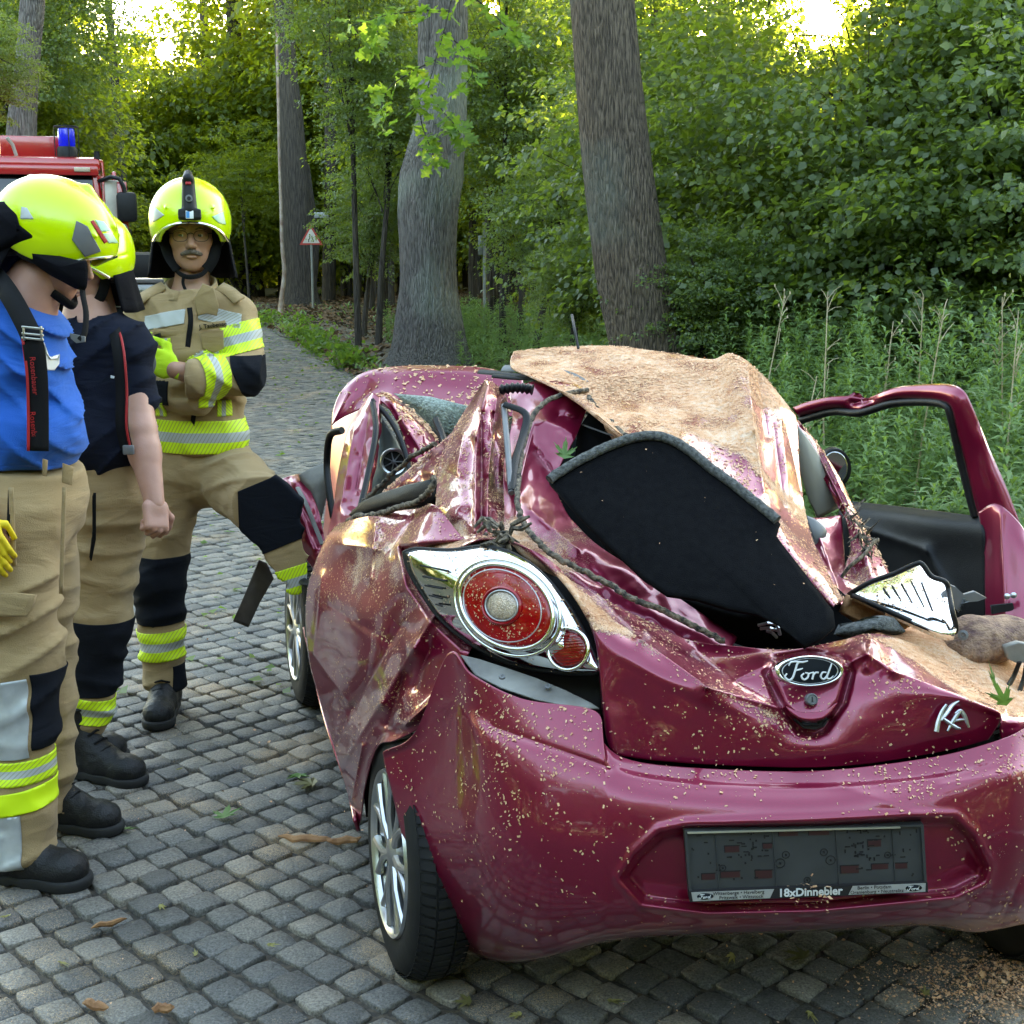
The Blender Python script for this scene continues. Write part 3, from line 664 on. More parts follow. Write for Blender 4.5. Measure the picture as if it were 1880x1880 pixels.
# ---- left rear quarter panel, buckled
rowsQ = [
 [(620, 962, 3.78), (655, 951, 3.62), (710, 940, 3.45), (765, 934, 3.30), (800, 928, 3.2), (850, 985, 3.06), (900, 1000, 3.02), (930, 990, 3.02)],
 [(600, 985, 3.80), (640, 985, 3.62), (695, 975, 3.43), (745, 968, 3.27), (785, 965, 3.15), (830, 1010, 3.03), (880, 1020, 2.99), (930, 1010, 2.99)],
 [(580, 1030, 3.80), (622, 1035, 3.62), (680, 1032, 3.42), (725, 1022, 3.24), (755, 1035, 3.09), (790, 1060, 3.0), (850, 1075, 2.96), (900, 1080, 2.93)],
 [(562, 1100, 3.82), (602, 1108, 3.62), (655, 1115, 3.40), (705, 1120, 3.21), (755, 1115, 3.06), (800, 1125, 2.97), (850, 1140, 2.92), (890, 1150, 2.89)],
 [(566, 1205, 3.82), (602, 1210, 3.62), (645, 1215, 3.39), (700, 1212, 3.16), (760, 1195, 3.0), (800, 1185, 2.93), (835, 1190, 2.88), (860, 1200, 2.86)],
 [(590, 1295, 3.74), (620, 1300, 3.56), (655, 1298, 3.35), (705, 1285, 3.11), (755, 1268, 2.98), (795, 1255, 2.92), (822, 1248, 2.88), (838, 1245, 2.87)],
 [(616, 1380, 3.62), (636, 1385, 3.47), (662, 1365, 3.30), (708, 1330, 3.09), (750, 1318, 2.97), (785, 1300, 2.925), (812, 1285, 2.89), (830, 1278, 2.88)],
 [(640, 1465, 3.52), (650, 1448, 3.42), (668, 1408, 3.30), (702, 1352, 3.11), (740, 1340, 3.0), (775, 1328, 2.94), (800, 1308, 2.91), (820, 1300, 2.90)],
 [(656, 1520, 3.44), (662, 1500, 3.39), (670, 1440, 3.28), (690, 1372, 3.13), (722, 1360, 3.02), (762, 1342, 2.96), (795, 1318, 2.93), (815, 1308, 2.92)]]
CRQ = [(826, 1085, 760, 1190, .055, 16), (760, 1190, 700, 1290, .05, 15), (700, 1290, 640, 1385, .05, 12), (735, 1150, 650, 1300, -.06, 26), (650, 1300, 615, 1370, -.04, 16),
       (740, 1240, 712, 1330, -.045, 13), (800, 1280, 745, 1330, .035, 12), (630, 1000, 700, 1010, .03, 20), (690, 960, 680, 1060, .03, 16), (760, 950, 720, 1010, -.03, 20), (590, 1060, 575, 1200, .02, 14), (790, 1190, 760, 1260, -.03, 18), (665, 1370, 645, 1470, .04, 9)]
CRQ = [(a, b, c, d, e_, w_ * .85) for a, b, c, d, e_, w_ in CRQ] + [(600, 1110, 720, 1180, -.010, 10), (575, 1200, 640, 1290, .012, 10)]
def dustQ(px, py):
    return .14 + .36 * np.exp(-((py - 1040) / 90) ** 2 - ((px - 690) / 140) ** 2) + .25 * np.exp(-segdist(px, py, 826, 1085, 700, 1290) / 14) + .2 * np.exp(-segdist(px, py, 735, 1290, 800, 1300) / 20)
panel('rear_quarter_panel', rowsQ, 150, 170, m_paint, car, .004, CRQ, noise=(.012, 75), seed=3, dust=dustQ, fn=lambda x, y, D: D + .09 * sstep(6, -8, inpoly(x, y, [(735, 1005), (800, 1000), (960, 990), (960, 1215), (850, 1190), (795, 1140), (750, 1075)])))
# sill returning forward under the left door
panel('sill', [[(655, 1505, 3.40), (640, 1440, 3.6), (600, 1320, 3.9), (575, 1215, 4.3), (560, 1150, 4.7)], [(662, 1525, 3.42), (650, 1465, 3.6), (612, 1345, 3.9), (582, 1240, 4.3), (566, 1172, 4.7)]], 30, 6, m_paint, car, .01, dust=.1)
# wheel house and floor: keep the body closed seen from beside
def hull():
    mb = MB(); R3 = Matrix.Rotation(math.radians(16), 4, 'Z')
    o = Vector((.47, 3.24, 0))
    mb.box(o + R3 @ Vector((.0, 1.15, .33)), (1.36, 2.5, .10), R3, bev=.02)          # floor pan
    mb.box(o + R3 @ Vector((.05, -.10, .56)), (1.0, .42, .30), R3, bev=.04)         # boot tub
    mb.box(o + R3 @ Vector((.16, 2.0, .70)), (1.0, .50, .66), R3, bev=.06)          # bulkhead, engine bay
    mb.build('floor_pan', m_black, car)
hull()
fill('wheel_arch_liner', [(672, 1500), (665, 1430), (680, 1385), (712, 1358), (770, 1355), (850, 1370), (880, 1480), (880, 1580), (800, 1600), (740, 1540), (700, 1500)], lambda x, y: 3.42 - .0006 * (np.asarray(x) - 670), m_black, car, .01)
# right rear quarter, mostly crushed flat and buried in sawdust
rowsRQ = [
 [(1590, 1168, 3.05), (1660, 1150, 3.12), (1740, 1150, 3.2), (1820, 1160, 3.3), (1890, 1175, 3.4), (1960, 1170, 3.5)],
 [(1680, 1192, 2.88), (1740, 1185, 2.98), (1800, 1190, 3.06), (1850, 1205, 3.12), (1905, 1215, 3.2), (1975, 1205, 3.3)],
 [(1760, 1248, 2.78), (1800, 1250, 2.84), (1840, 1255, 2.88), (1870, 1262, 2.92), (1925, 1255, 3.0), (1995, 1235, 3.15)],
 [(1832, 1305, 2.70), (1848, 1305, 2.73), (1865, 1300, 2.76), (1885, 1295, 2.8), (1940, 1280, 2.9), (2020, 1250, 3.08)],
 [(1838, 1345, 2.66), (1856, 1340, 2.68), (1872, 1335, 2.70), (1892, 1325, 2.74), (1960, 1295, 2.85), (2050, 1255, 3.06)],
 [(1842, 1375, 2.66), (1860, 1368, 2.68), (1876, 1360, 2.70), (1896, 1350, 2.73), (1980, 1310, 2.85), (2070, 1270, 3.06)]]
panel('rear_quarter_panel', rowsRQ, 90, 60, m_paint, car, .004, [(1700, 1200, 1860, 1290, -.03, 18)], noise=(.016, 40), seed=8, dust=lambda x, y: .75 * sstep(1345, 1285, y) + .12)
# ---- roof, pressed down like a sheet
rowsR = [
 [(938, 668, 4.12), (975, 655, 4.16), (1040, 648, 4.2), (1120, 645, 4.18), (1230, 655, 4.08), (1310, 668, 3.98), (1345, 655, 3.95), (1395, 690, 3.9), (1462, 765, 3.88)],
 [(943, 645, 4.08), (985, 642, 4.10), (1045, 638, 4.12), (1120, 637, 4.10), (1230, 650, 4.0), (1305, 662, 3.9), (1345, 652, 3.88), (1400, 690, 3.84), (1462, 765, 3.82)],
 [(938, 672, 3.95), (1010, 676, 3.90), (1080, 680, 3.87), (1150, 684, 3.83), (1240, 695, 3.78), (1315, 712, 3.70), (1360, 700, 3.66), (1410, 735, 3.72), (1466, 800, 3.74)],
 [(975, 690, 3.75), (1045, 718, 3.66), (1105, 735, 3.60), (1175, 748, 3.56), (1255, 765, 3.52), (1325, 780, 3.48), (1370, 780, 3.46), (1420, 800, 3.56), (1468, 850, 3.62)],
 [(1040, 720, 3.58), (1085, 755, 3.47), (1140, 785, 3.40), (1200, 800, 3.36), (1275, 825, 3.33), (1335, 845, 3.32), (1382, 850, 3.34), (1430, 870, 3.44), (1473, 900, 3.52)],
 [(1085, 745, 3.50), (1125, 790, 3.37), (1175, 820, 3.31), (1240, 850, 3.27), (1300, 885, 3.22), (1360, 910, 3.19), (1400, 920, 3.22), (1440, 930, 3.32), (1480, 945, 3.42)],
 [(1105, 765, 3.46), (1150, 808, 3.34), (1205, 835, 3.28), (1265, 870, 3.23), (1330, 915, 3.17), (1390, 955, 3.12), (1430, 965, 3.14), (1460, 975, 3.22), (1492, 990, 3.32)],
 [(1110, 785, 3.46), (1160, 825, 3.34), (1220, 855, 3.28), (1290, 905, 3.20), (1370, 970, 3.12), (1432, 1010, 3.06), (1456, 1015, 3.06), (1482, 1018, 3.12), (1506, 1022, 3.2)],
 [(1120, 800, 3.48), (1180, 850, 3.36), (1250, 900, 3.28), (1350, 980, 3.17), (1430, 1040, 3.07), (1478, 1062, 3.0), (1494, 1062, 3.0), (1510, 1060, 3.04), (1524, 1058, 3.1)],
 [(1130, 815, 3.50), (1200, 870, 3.40), (1290, 950, 3.30), (1400, 1040, 3.18), (1480, 1090, 3.06), (1524, 1112, 2.96), (1534, 1110, 2.96), (1542, 1106, 2.99), (1548, 1100, 3.04)]]
CRR = [(1372, 668, 1385, 790, .045, 11), (1385, 790, 1402, 900, .03, 10), (1392, 690, 1410, 800, -.045, 8), (1350, 665, 1372, 668, .03, 12), (1320, 668, 1345, 655, -.03, 10),
       (1240, 820, 1340, 880, .02, 12), (1430, 740, 1445, 880, .02, 10), (1445, 790, 1470, 900, -.02, 8), (1100, 690, 1240, 740, -.03, 60), (1000, 660, 1090, 740, .012, 30), (1420, 780, 1440, 930, -.025, 7)]
def dustR(px, py):
    right = inpoly(px, py, [(1390, 750), (1462, 760), (1480, 930), (1440, 900), (1400, 860)])
    mid = inpoly(px, py, [(1255, 800), (1360, 840), (1440, 930), (1490, 1000), (1440, 960), (1350, 890)])
    return .70 - .42 * sstep(12, -12, right) - .38 * sstep(14, -10, mid) - .25 * sstep(940, 1000, py)
panel('roof', rowsR, 230, 190, m_paint, car, .005, CRR, noise=(.010, 60), seed=5, dust=dustR)
# ---- left rear pillar folded into a spike
rowsC = [
 [(886, 703, 3.74), (893, 698, 3.68), (903, 702, 3.67), (928, 716, 3.76)],
 [(862, 740, 3.70), (880, 738, 3.58), (905, 740, 3.56), (932, 745, 3.70)],
 [(832, 790, 3.62), (864, 786, 3.48), (898, 786, 3.47), (935, 792, 3.60)],
 [(806, 855, 3.48), (848, 855, 3.33), (890, 858, 3.32), (934, 864, 3.42)],
 [(799, 930, 3.32), (842, 930, 3.18), (886, 935, 3.15), (932, 935, 3.22)],
 [(792, 975, 3.22), (840, 980, 3.10), (884, 975, 3.06), (932, 965, 3.10)],
 [(786, 1006, 3.12), (836, 1006, 3.0), (882, 990, 2.99), (930, 990, 3.02)]]
CRC = [(897, 706, 874, 800, .05, 8), (874, 800, 872, 975, .05, 7), (884, 760, 884, 975, -.045, 6), (912, 730, 896, 870, .035, 7), (896, 870, 894, 970, .03, 6),
       (850, 800, 838, 870, .03, 14), (812, 860, 850, 880, -.02, 14), (800, 985, 850, 950, -.025, 14), (850, 950, 880, 985, .02, 10), (906, 760, 912, 900, -.035, 7)]
panel('rear_pillar', rowsC, 120, 150, m_paint, car, .004, CRC, noise=(.012, 30), seed=2, dust=lambda x, y: .22 + .28 * (1 - np.exp(-np.abs(x - 880) / 28)) + .2 * sstep(940, 985, y))
# gas strut beside the pillar, corrugated hose, hinge rubble
pxtube('gas_strut', [(925, 745, 3.52), (930, 800, 3.4), (935, 860, 3.28), (939, 905, 3.2)], .008, m_greyp, car)
h = []
for i in range(14):
    t = i / 13; h.append(P(918 + 60 * t, 716 - 4 * math.sin(t * 3), 3.66 - .02 * t))
o = MB().tube(h, [(.016 if i % 2 else .010) for i in range(14)], 10).build('cable_hose', m_blackp, car)
# inner hatch frame, glossy pink-lit metal left of the opening
rowsF = [
 [(935, 716, 3.78), (940, 770, 3.60), (925, 850, 3.38), (926, 930, 3.18), (932, 990, 3.04), (985, 1040, 2.96), (1065, 1082, 2.92), (1200, 1160, 2.87), (1340, 1205, 2.84)],
 [(985, 702, 3.76), (962, 790, 3.55), (945, 865, 3.36), (945, 930, 3.18), (958, 985, 3.06), (1018, 1030, 2.98), (1090, 1070, 2.94), (1200, 1132, 2.89), (1340, 1192, 2.86)],
 [(1050, 706, 3.74), (985, 780, 3.56), (962, 860, 3.38), (960, 925, 3.22), (985, 980, 3.10), (1040, 1020, 3.02), (1110, 1062, 2.97), (1210, 1120, 2.92), (1345, 1185, 2.88)],
 [(1078, 722, 3.70), (1020, 790, 3.54), (990, 870, 3.38), (990, 930, 3.22), (1010, 968, 3.13), (1060, 1005, 3.05), (1135, 1048, 3.0), (1225, 1108, 2.95), (1350, 1178, 2.91)],
 [(1084, 736, 3.68), (1058, 800, 3.54), (1020, 880, 3.38), (1035, 935, 3.24), (1060, 968, 3.16), (1095, 1002, 3.09), (1160, 1045, 3.03), (1245, 1100, 2.98), (1352, 1172, 2.94)]]
CRF = [(985, 755, 950, 900, .02, 8), (985, 830, 1020, 880, -.03, 14), (1000, 775, 1050, 800, .02, 12), (975, 940, 1060, 1010, .02, 12), (960, 985, 1100, 1075, -.025, 9), (1025, 765, 1060, 770, -.03, 9)]
panel('hatch_frame', rowsF, 150, 110, m_paint, car, .004, CRF, noise=(.008, 30), seed=6, dust=lambda x, y: .10 + .50 * sstep(925, 985, y) * sstep(1160, 1040, x) + .25 * np.exp(-np.abs(x - 945) / 10))
pxtube('weatherstrip', [(1080, 716, 3.67), (1035, 724, 3.62), (992, 745, 3.55), (968, 790, 3.46), (955, 850, 3.32), (950, 920, 3.15), (962, 960, 3.08), (985, 992, 3.0), (1020, 1022, 2.95), (1060, 1043, 2.92), (1110, 1068, 2.90), (1160, 1098, 2.86), (1220, 1122, 2.84), (1270, 1148, 2.83), (1330, 1178, 2.82)], .0070, m_seal, car, dens=10, jit=.0022)
pxtube('weatherstrip', [(1080, 730, 3.62), (1110, 765, 3.5), (1150, 800, 3.34), (1175, 812, 3.28)], .007, m_seal, car, dens=10, jit=.003)
pxtube('hatch_trim', [(925, 742, 3.5), (965, 760, 3.48), (960, 800, 3.42), (945, 850, 3.3), (940, 900, 3.2)], .010, m_blackp, car, flat=.5)
# rubble where the hinge tore off
mb = MB(); rr = random.Random(4)
for i in range(26):
    a = P(885 + rr.uniform(0, 60), 975 + rr.uniform(-18, 38), 2.98 + rr.uniform(-.03, .05))
    b = a + Vector((rr.uniform(-.05, .05), rr.uniform(-.02, .03), rr.uniform(-.02, .02))); c = (a + b) / 2 + Vector((0, 0, rr.uniform(-.01, .02)))
    mb.tube([a, c, b], [.005, .007, .003], 5)
mb.build('torn_wiring', m_seal, car)
# inner side of the hatch opening, black, and the thin wiper-washer tube
pxtube('washer_tube', [(1070, 780, 3.60), (1120, 798, 3.45), (1160, 808, 3.36)], .0022, m_greyp, car, n=5)
pxtube('rear_wiper', [(880, 682, 4.15), (930, 687, 4.05), (985, 697, 3.95)], .011, m_blackp, car, flat=.4)
pxtube('rear_wiper', [(925, 676, 4.1), (990, 678, 3.98), (1040, 688, 3.86), (1075, 706, 3.78)], .015, m_greyp, car, flat=.4)
pxtube('rear_wiper', [(905, 690, 4.0), (950, 694, 3.94), (1000, 694, 3.88)], .008, m_blackp, car, flat=.6)
# ---- black parcel shelf sticking out through the rear window
SH = [(1008, 884), (1030, 868), (1075, 842), (1120, 820), (1160, 806), (1195, 801), (1225, 806), (1262, 826), (1300, 856), (1345, 890), (1390, 925), (1428, 956), (1433, 962), (1426, 985), (1440, 1004), (1480, 1055), (1530, 1122), (1534, 1150), (1510, 1170), (1478, 1187),
      (1430, 1150), (1390, 1128), (1340, 1118), (1280, 1100), (1225, 1092), (1180, 1062), (1120, 1005), (1060, 945)]
Dsh = lambda x, y: 4.17 - .001153 * np.asarray(y, float) - .08
fill('parcel_shelf', SH, Dsh, m_felt, car, .012, bulge=.02, rings=14, cen=(1260, 985))
pxtube('parcel_shelf_edge', [(x, y - 3, float(Dsh(x, y)) - .006) for x, y in [(1008, 884), (1040, 862), (1080, 840), (1120, 821), (1160, 808), (1195, 803), (1225, 808), (1262, 828), (1300, 858), (1345, 892), (1390, 927), (1428, 958)]], .012, m_feltedge, car, dens=5, jit=.001)
fill('luggage_lining', [(1345, 1118), (1400, 1105), (1440, 1112), (1490, 1140), (1515, 1165), (1480, 1192), (1400, 1185), (1330, 1178), (1290, 1150), (1210, 1112), (1230, 1095)], lambda x, y: 2.97 - .0002 * (np.asarray(x) - 1345), m_felt, car, .01, bulge=.03)
o = MB(); 
for a, b in [((1392, 1148), (1425, 1146)), ((1396, 1154), (1430, 1158)), ((1408, 1158), (1426, 1170)), ((1425, 1146), (1432, 1165))]:
    o.tube([P(a[0], a[1], 2.90), P((a[0] + b[0]) / 2, (a[1] + b[1]) / 2 - 3, 2.89), P(b[0], b[1], 2.90)], .004, 6)
o.build('shelf_latch', m_alloy, car)
fill('foam_block', [(1530, 1165), (1545, 1150), (1575, 1140), (1610, 1130), (1640, 1134), (1655, 1150), (1662, 1160), (1640, 1166), (1600, 1160), (1560, 1172)], lambda x, y: 2.92 + 0 * np.asarray(x, float), m_feltedge, car, .03, bulge=.03, per=40)
# dark cabin behind
fill('rear_seat', [(1060, 790), (1090, 745), (1130, 770), (1200, 820), (1300, 900), (1430, 980), (1560, 1100), (1600, 1180), (1450, 1200), (1300, 1150), (1180, 1080), (1100, 980), (1050, 900)], lambda x, y: 3.62 - .0002 * (np.asarray(x) - 1000) - .0009 * (np.asarray(y) - 780), m_black, car, .05)
# ---- hood and windscreen seen past the left side
rowsH = [
 [(640, 702, 5.06), (672, 682, 5.06), (730, 672, 5.06), (800, 671, 5.06), (880, 674, 5.04), (960, 690, 5.0)],
 [(622, 725, 5.04), (665, 695, 5.03), (725, 684, 5.01), (795, 682, 5.00), (880, 688, 4.99), (960, 700, 4.96)],
 [(612, 752, 5.02), (650, 728, 5.0), (720, 710, 4.96), (790, 708, 4.95), (875, 716, 4.93), (960, 725, 4.90)],
 [(608, 780, 5.0), (640, 760, 4.96), (705, 735, 4.90), (780, 735, 4.88), (860, 748, 4.85), (945, 765, 4.82)]]
panel('bonnet', rowsH, 90, 50, m_paint, car, .004, [(640, 720, 610, 780, .03, 12)], noise=(.01, 60), dust=.06)
panel('front_wing', [[(608, 780, 5.2), (640, 758, 5.1), (690, 735, 4.95)], [(604, 850, 5.15), (632, 840, 5.05), (670, 820, 4.95)], [(590, 1000, 5.1), (610, 1000, 5.0), (640, 1000, 4.9)], [(575, 1130, 5.05), (600, 1130, 4.97), (630, 1130, 4.9)]], 20, 40, m_paint, car, .004, dust=.1)
fill('windscreen', [(722, 722), (790, 728), (862, 746), (850, 770), (830, 800), (800, 790), (770, 762), (742, 738)], lambda x, y: 4.75 - .0012 * (np.asarray(x) - 720), m_glasscr, car, .006, bulge=.03)
# A pillar and door
rowsA = [[(686, 726, 4.62), (700, 720, 4.64), (718, 724, 4.68)], [(712, 748, 4.55), (735, 745, 4.56), (765, 760, 4.62)], [(738, 795, 4.46), (765, 790, 4.46), (800, 800, 4.52)], [(752, 850, 4.36), (776, 840, 4.36), (806, 826, 4.42)], [(757, 880, 4.3), (775, 872, 4.3), (800, 850, 4.36)]]
panel('front_pillar', rowsA, 30, 60, m_paint, car, .02, [(715, 735, 775, 830, .03, 8)], noise=(.008, 20), dust=.32)
pxtube('window_seal', [(684, 735, 4.55), (712, 765, 4.48), (735, 805, 4.4), (750, 855, 4.33), (752, 890, 4.28)], .009, m_blackp, car)
pxtube('window_seal', [(800, 770, 4.5), (812, 800, 4.42), (818, 822, 4.35)], .012, m_blackp, car)
rowsD = [[(672, 730, 4.62), (685, 722, 4.58), (697, 728, 4.55)], [(640, 790, 4.52), (664, 780, 4.45), (690, 775, 4.42)], [(622, 860, 4.42), (650, 855, 4.34), (678, 850, 4.3)], [(612, 930, 4.32), (636, 930, 4.22), (660, 930, 4.18)], [(600, 990, 4.22), (622, 985, 4.12), (648, 965, 4.08)], [(585, 1080, 4.2), (600, 1075, 4.1), (620, 1060, 4.05)]]
panel('left_door', rowsD, 40, 90, m_paint, car, .03, [(650, 790, 625, 930, .03, 9), (676, 760, 655, 900, -.02, 8)], noise=(.01, 28), dust=.12)
pxtube('door_seal', [(684, 740, 4.5), (690, 790, 4.36), (678, 860, 4.24), (662, 930, 4.12), (652, 960, 4.06)], .010, m_blackp, car)
fill('dashboard', [(700, 765), (725, 800), (748, 850), (752, 895), (740, 930), (700, 935), (665, 945), (672, 900), (690, 860)], lambda x, y: 4.62 + 0 * np.asarray(x, float), m_dash, car, .04, bulge=.05)
def vent():
    c = P(723, 848, 4.46); nrm = (Vector((0, 0, CAMZ)) - c).normalized(); M = Matrix.Translation(c) @ nrm.to_track_quat('Z', 'Y').to_matrix().to_4x4()
    b = MB().lathe([(.047, -.04), (.047, 0), (.042, .006), (.036, .004), (.035, -.012)], M, 28).build('air_vent', m_alloy, car)
    k = MB().lathe([(.035, -.012), (.0, -.014)], M, 20)
    k.build('vent_well', m_hole, b)
    k = MB().lathe([(.008, -.012), (.008, 0), (.001, .003)], M, 12)
    for i in range(7):
        q = 2 * math.pi * i / 7; k.tube([M @ Vector((0, 0, -.004)), M @ Vector((.034 * math.cos(q), .034 * math.sin(q), -.008))], .0025, 5)
    k.build('vent_blade', m_greyp, b)
vent()
# door sill clutter: dark trim heap in the left window opening
fill('torn_trim', [(640, 945), (665, 920), (700, 905), (745, 890), (790, 880), (800, 905), (798, 925), (740, 935), (690, 942), (655, 955)], lambda x, y: 3.75 - .0022 * (np.asarray(x) - 640), m_blackp, car, .02, bulge=.04)
pxtube('weatherstrip', [(625, 975, 3.78), (650, 950, 3.68), (690, 945, 3.5), (730, 932, 3.36), (765, 922, 3.26), (790, 900, 3.2), (797, 875, 3.2)], .008, m_seal, car, dens=8, jit=.003)
pxtube('weatherstrip', [(650, 940, 3.9), (690, 900, 3.85), (730, 860, 3.8), (770, 830, 3.72), (800, 815, 3.66)], .007, m_seal, car, dens=8, jit=.004)
panel('side_rail', [[(700, 905, 3.95), (750, 862, 3.85), (800, 820, 3.72), (835, 790, 3.64)], [(715, 912, 3.85), (760, 880, 3.72), (800, 855, 3.6), (830, 835, 3.5)], [(740, 918, 3.78), (770, 900, 3.66), (798, 885, 3.54), (815, 875, 3.46)]], 50, 24, m_paint, car, .004, [(720, 900, 800, 840, .03, 9)], noise=(.012, 18), dust=.35)
# bent front door skin hanging out on the left
panel('door_skin', [[(506, 886, 4.95), (530, 874, 4.95), (562, 868, 5.0)], [(512, 900, 4.9), (540, 892, 4.88), (566, 890, 4.92)], [(528, 950, 4.84), (556, 940, 4.8), (584, 935, 4.84)], [(552, 1010, 4.78), (575, 1000, 4.74), (596, 990, 4.78)], [(575, 1045, 4.74), (588, 1040, 4.7), (600, 1030, 4.72)]], 30, 50, m_paint, car, .004, [(530, 880, 590, 1000, -.03, 8)], noise=(.01, 20), dust=.12)
fill('door_lining', [(548, 872), (575, 858), (604, 852), (602, 900), (592, 945), (584, 975), (572, 930), (556, 895)], lambda x, y: 4.92 + 0 * np.asarray(x, float), m_primer, car, .01, bulge=.03, per=32)
pxtube('door_strip', [(546, 895, 4.82), (562, 925, 4.78), (580, 970, 4.74), (592, 1000, 4.7)], .010, m_primer, car, flat=.5)
fill('bent_sill_strip', [(476, 1028), (490, 1034), (503, 1062), (478, 1105), (456, 1152), (429, 1141), (452, 1085)], lambda x, y: 4.75 + .0015 * (np.asarray(x) - 430), mat('bare_rusty_metal', (.10, .085, .07), .6, metal=.3, col2=(.05, .035, .03), nscale=14, bump=.3), car, .006, bulge=.01)
pxtube('mirror_arm', [(628, 790, 4.7), (606, 800, 4.75), (600, 850, 4.8), (604, 900, 4.75), (612, 950, 4.7)], .013, m_blackp, car)
# ---- right door, standing open
rowsRD = [[(1795, 940, 4.12), (1830, 925, 4.05), (1872, 960, 4.0), (1900, 1010, 3.96)], [(1806, 1000, 4.08), (1832, 1000, 4.0), (1870, 1005, 3.94), (1908, 1030, 3.92)], [(1808, 1080, 4.0), (1834, 1080, 3.93), (1872, 1085, 3.88), (1915, 1095, 3.86)], [(1808, 1150, 3.95), (1836, 1152, 3.88), (1874, 1160, 3.82), (1920, 1170, 3.8)], [(1800, 1250, 3.9), (1836, 1260, 3.82), (1876, 1270, 3.76), (1925, 1280, 3.74)]]
rd = panel('right_door', rowsRD, 40, 60, m_paint, car, .05, [(1838, 940, 1850, 1230, .02, 8)], dust=.05)
def bar(name, outer, inner, m, par, t=.04, n=90, creases=(), dust=.1, nv=10):
    a = cr(np.array(outer, float), n); b = cr(np.array(inner, float), n)
    rows = [a + (b - a) * k - np.array([0, 0, .02 * math.sin(math.pi * k)]) for k in np.linspace(0, 1, nv)]
    V = PA(np.array(rows)).reshape(-1, 3); i = np.arange(nv - 1)[:, None] * n + np.arange(n - 1)[None]
    g = np.array(rows)
    for (x1, y1, x2, y2, amp, w) in creases: g[..., 2] -= amp * np.exp(-segdist(g[..., 0], g[..., 1], x1, y1, x2, y2) / w)
    V = PA(g).reshape(-1, 3)
    me = fastmesh(name, V, np.stack([i, i + n, i + n + 1, i + 1], -1).reshape(-1, 4), True); attr(me, 'dust', np.full(len(V), dust))
    return thick(link(name, me, m, par), t, -1)
bar('door_frame', [(1455, 748, 4.75), (1480, 738, 4.7), (1520, 729, 4.62), (1560, 727, 4.55), (1590, 733, 4.5), (1600, 728, 4.48), (1640, 712, 4.4), (1690, 706, 4.3), (1740, 705, 4.2), (1768, 716, 4.14), (1785, 745, 4.12), (1815, 820, 4.1), (1850, 900, 4.05), (1882, 985, 4.0), (1900, 1030, 3.97)],
    [(1468, 768, 4.75), (1490, 760, 4.7), (1530, 751, 4.62), (1562, 753, 4.55), (1580, 752, 4.5), (1600, 746, 4.48), (1645, 735, 4.4), (1690, 733, 4.3), (1730, 737, 4.2), (1748, 752, 4.16), (1757, 790, 4.16), (1772, 850, 4.16), (1785, 905, 4.14), (1797, 950, 4.12), (1806, 1000, 4.08)], m_paint, car,
    creases=[(1565, 740, 1600, 735, -.05, 10), (1800, 800, 1850, 950, .02, 6)], dust=.12)
pxtube('door_window_seal', [(1470, 772, 4.74), (1530, 756, 4.62), (1580, 758, 4.5), (1640, 741, 4.4), (1700, 738, 4.28), (1735, 744, 4.2), (1746, 765, 4.18), (1765, 850, 4.18), (1790, 948, 4.15)], .013, m_blackp, car)
panel('door_panel', [[(1545, 918, 4.72), (1620, 926, 4.55), (1700, 935, 4.35), (1800, 948, 4.13)], [(1540, 940, 4.66), (1620, 950, 4.48), (1700, 960, 4.28), (1806, 975, 4.08)], [(1540, 1000, 4.62), (1620, 1010, 4.45), (1700, 1020, 4.26), (1808, 1030, 4.06)], [(1540, 1090, 4.6), (1620, 1100, 4.42), (1700, 1110, 4.22), (1810, 1120, 4.02)], [(1540, 1230, 4.55), (1620, 1240, 4.38), (1700, 1250, 4.18), (1812, 1270, 3.98)]], 60, 50, m_blackp, car, .04, [(1570, 965, 1700, 1010, .02, 8), (1700, 1010, 1750, 1100, .02, 8)])
for (x, y) in [(1849, 1095), (1861, 1093), (1849, 1137)]:
    c = P(x, y, 3.84); nrm = (Vector((0, 0, CAMZ)) - c).normalized(); M = Matrix.Translation(c) @ nrm.to_track_quat('Z', 'Y').to_matrix().to_4x4()
    MB().lathe([(.009, -.004), (.009, .004), (.005, .007), (.001, .007)], M, 14).build('door_bolt', m_alloy, car)
fill('door_latch', [(1820, 1112), (1860, 1108), (1862, 1120), (1840, 1124), (1822, 1128)], lambda x, y: 3.86 + 0 * np.asarray(x, float), m_hole, car, .01)
# mirror on the right
E = [(1535 + 28 * math.cos(q), 860 + 36 * math.sin(q)) for q in np.linspace(0, 2 * math.pi, 25)[:-1]]
fill('mirror_housing', E, lambda x, y: 4.86 + 0 * np.asarray(x, float), m_blackp, car, .06, bulge=.0)
fill('mirror_glass', [(1535 + (x - 1535) * .84 - 2, 860 + (y - 860) * .84 - 1) for x, y in E], lambda x, y: 4.845 + 0 * np.asarray(x, float), mat('mirror_glass', (.5, .5, .5), .04, metal=1.0), car, .004)
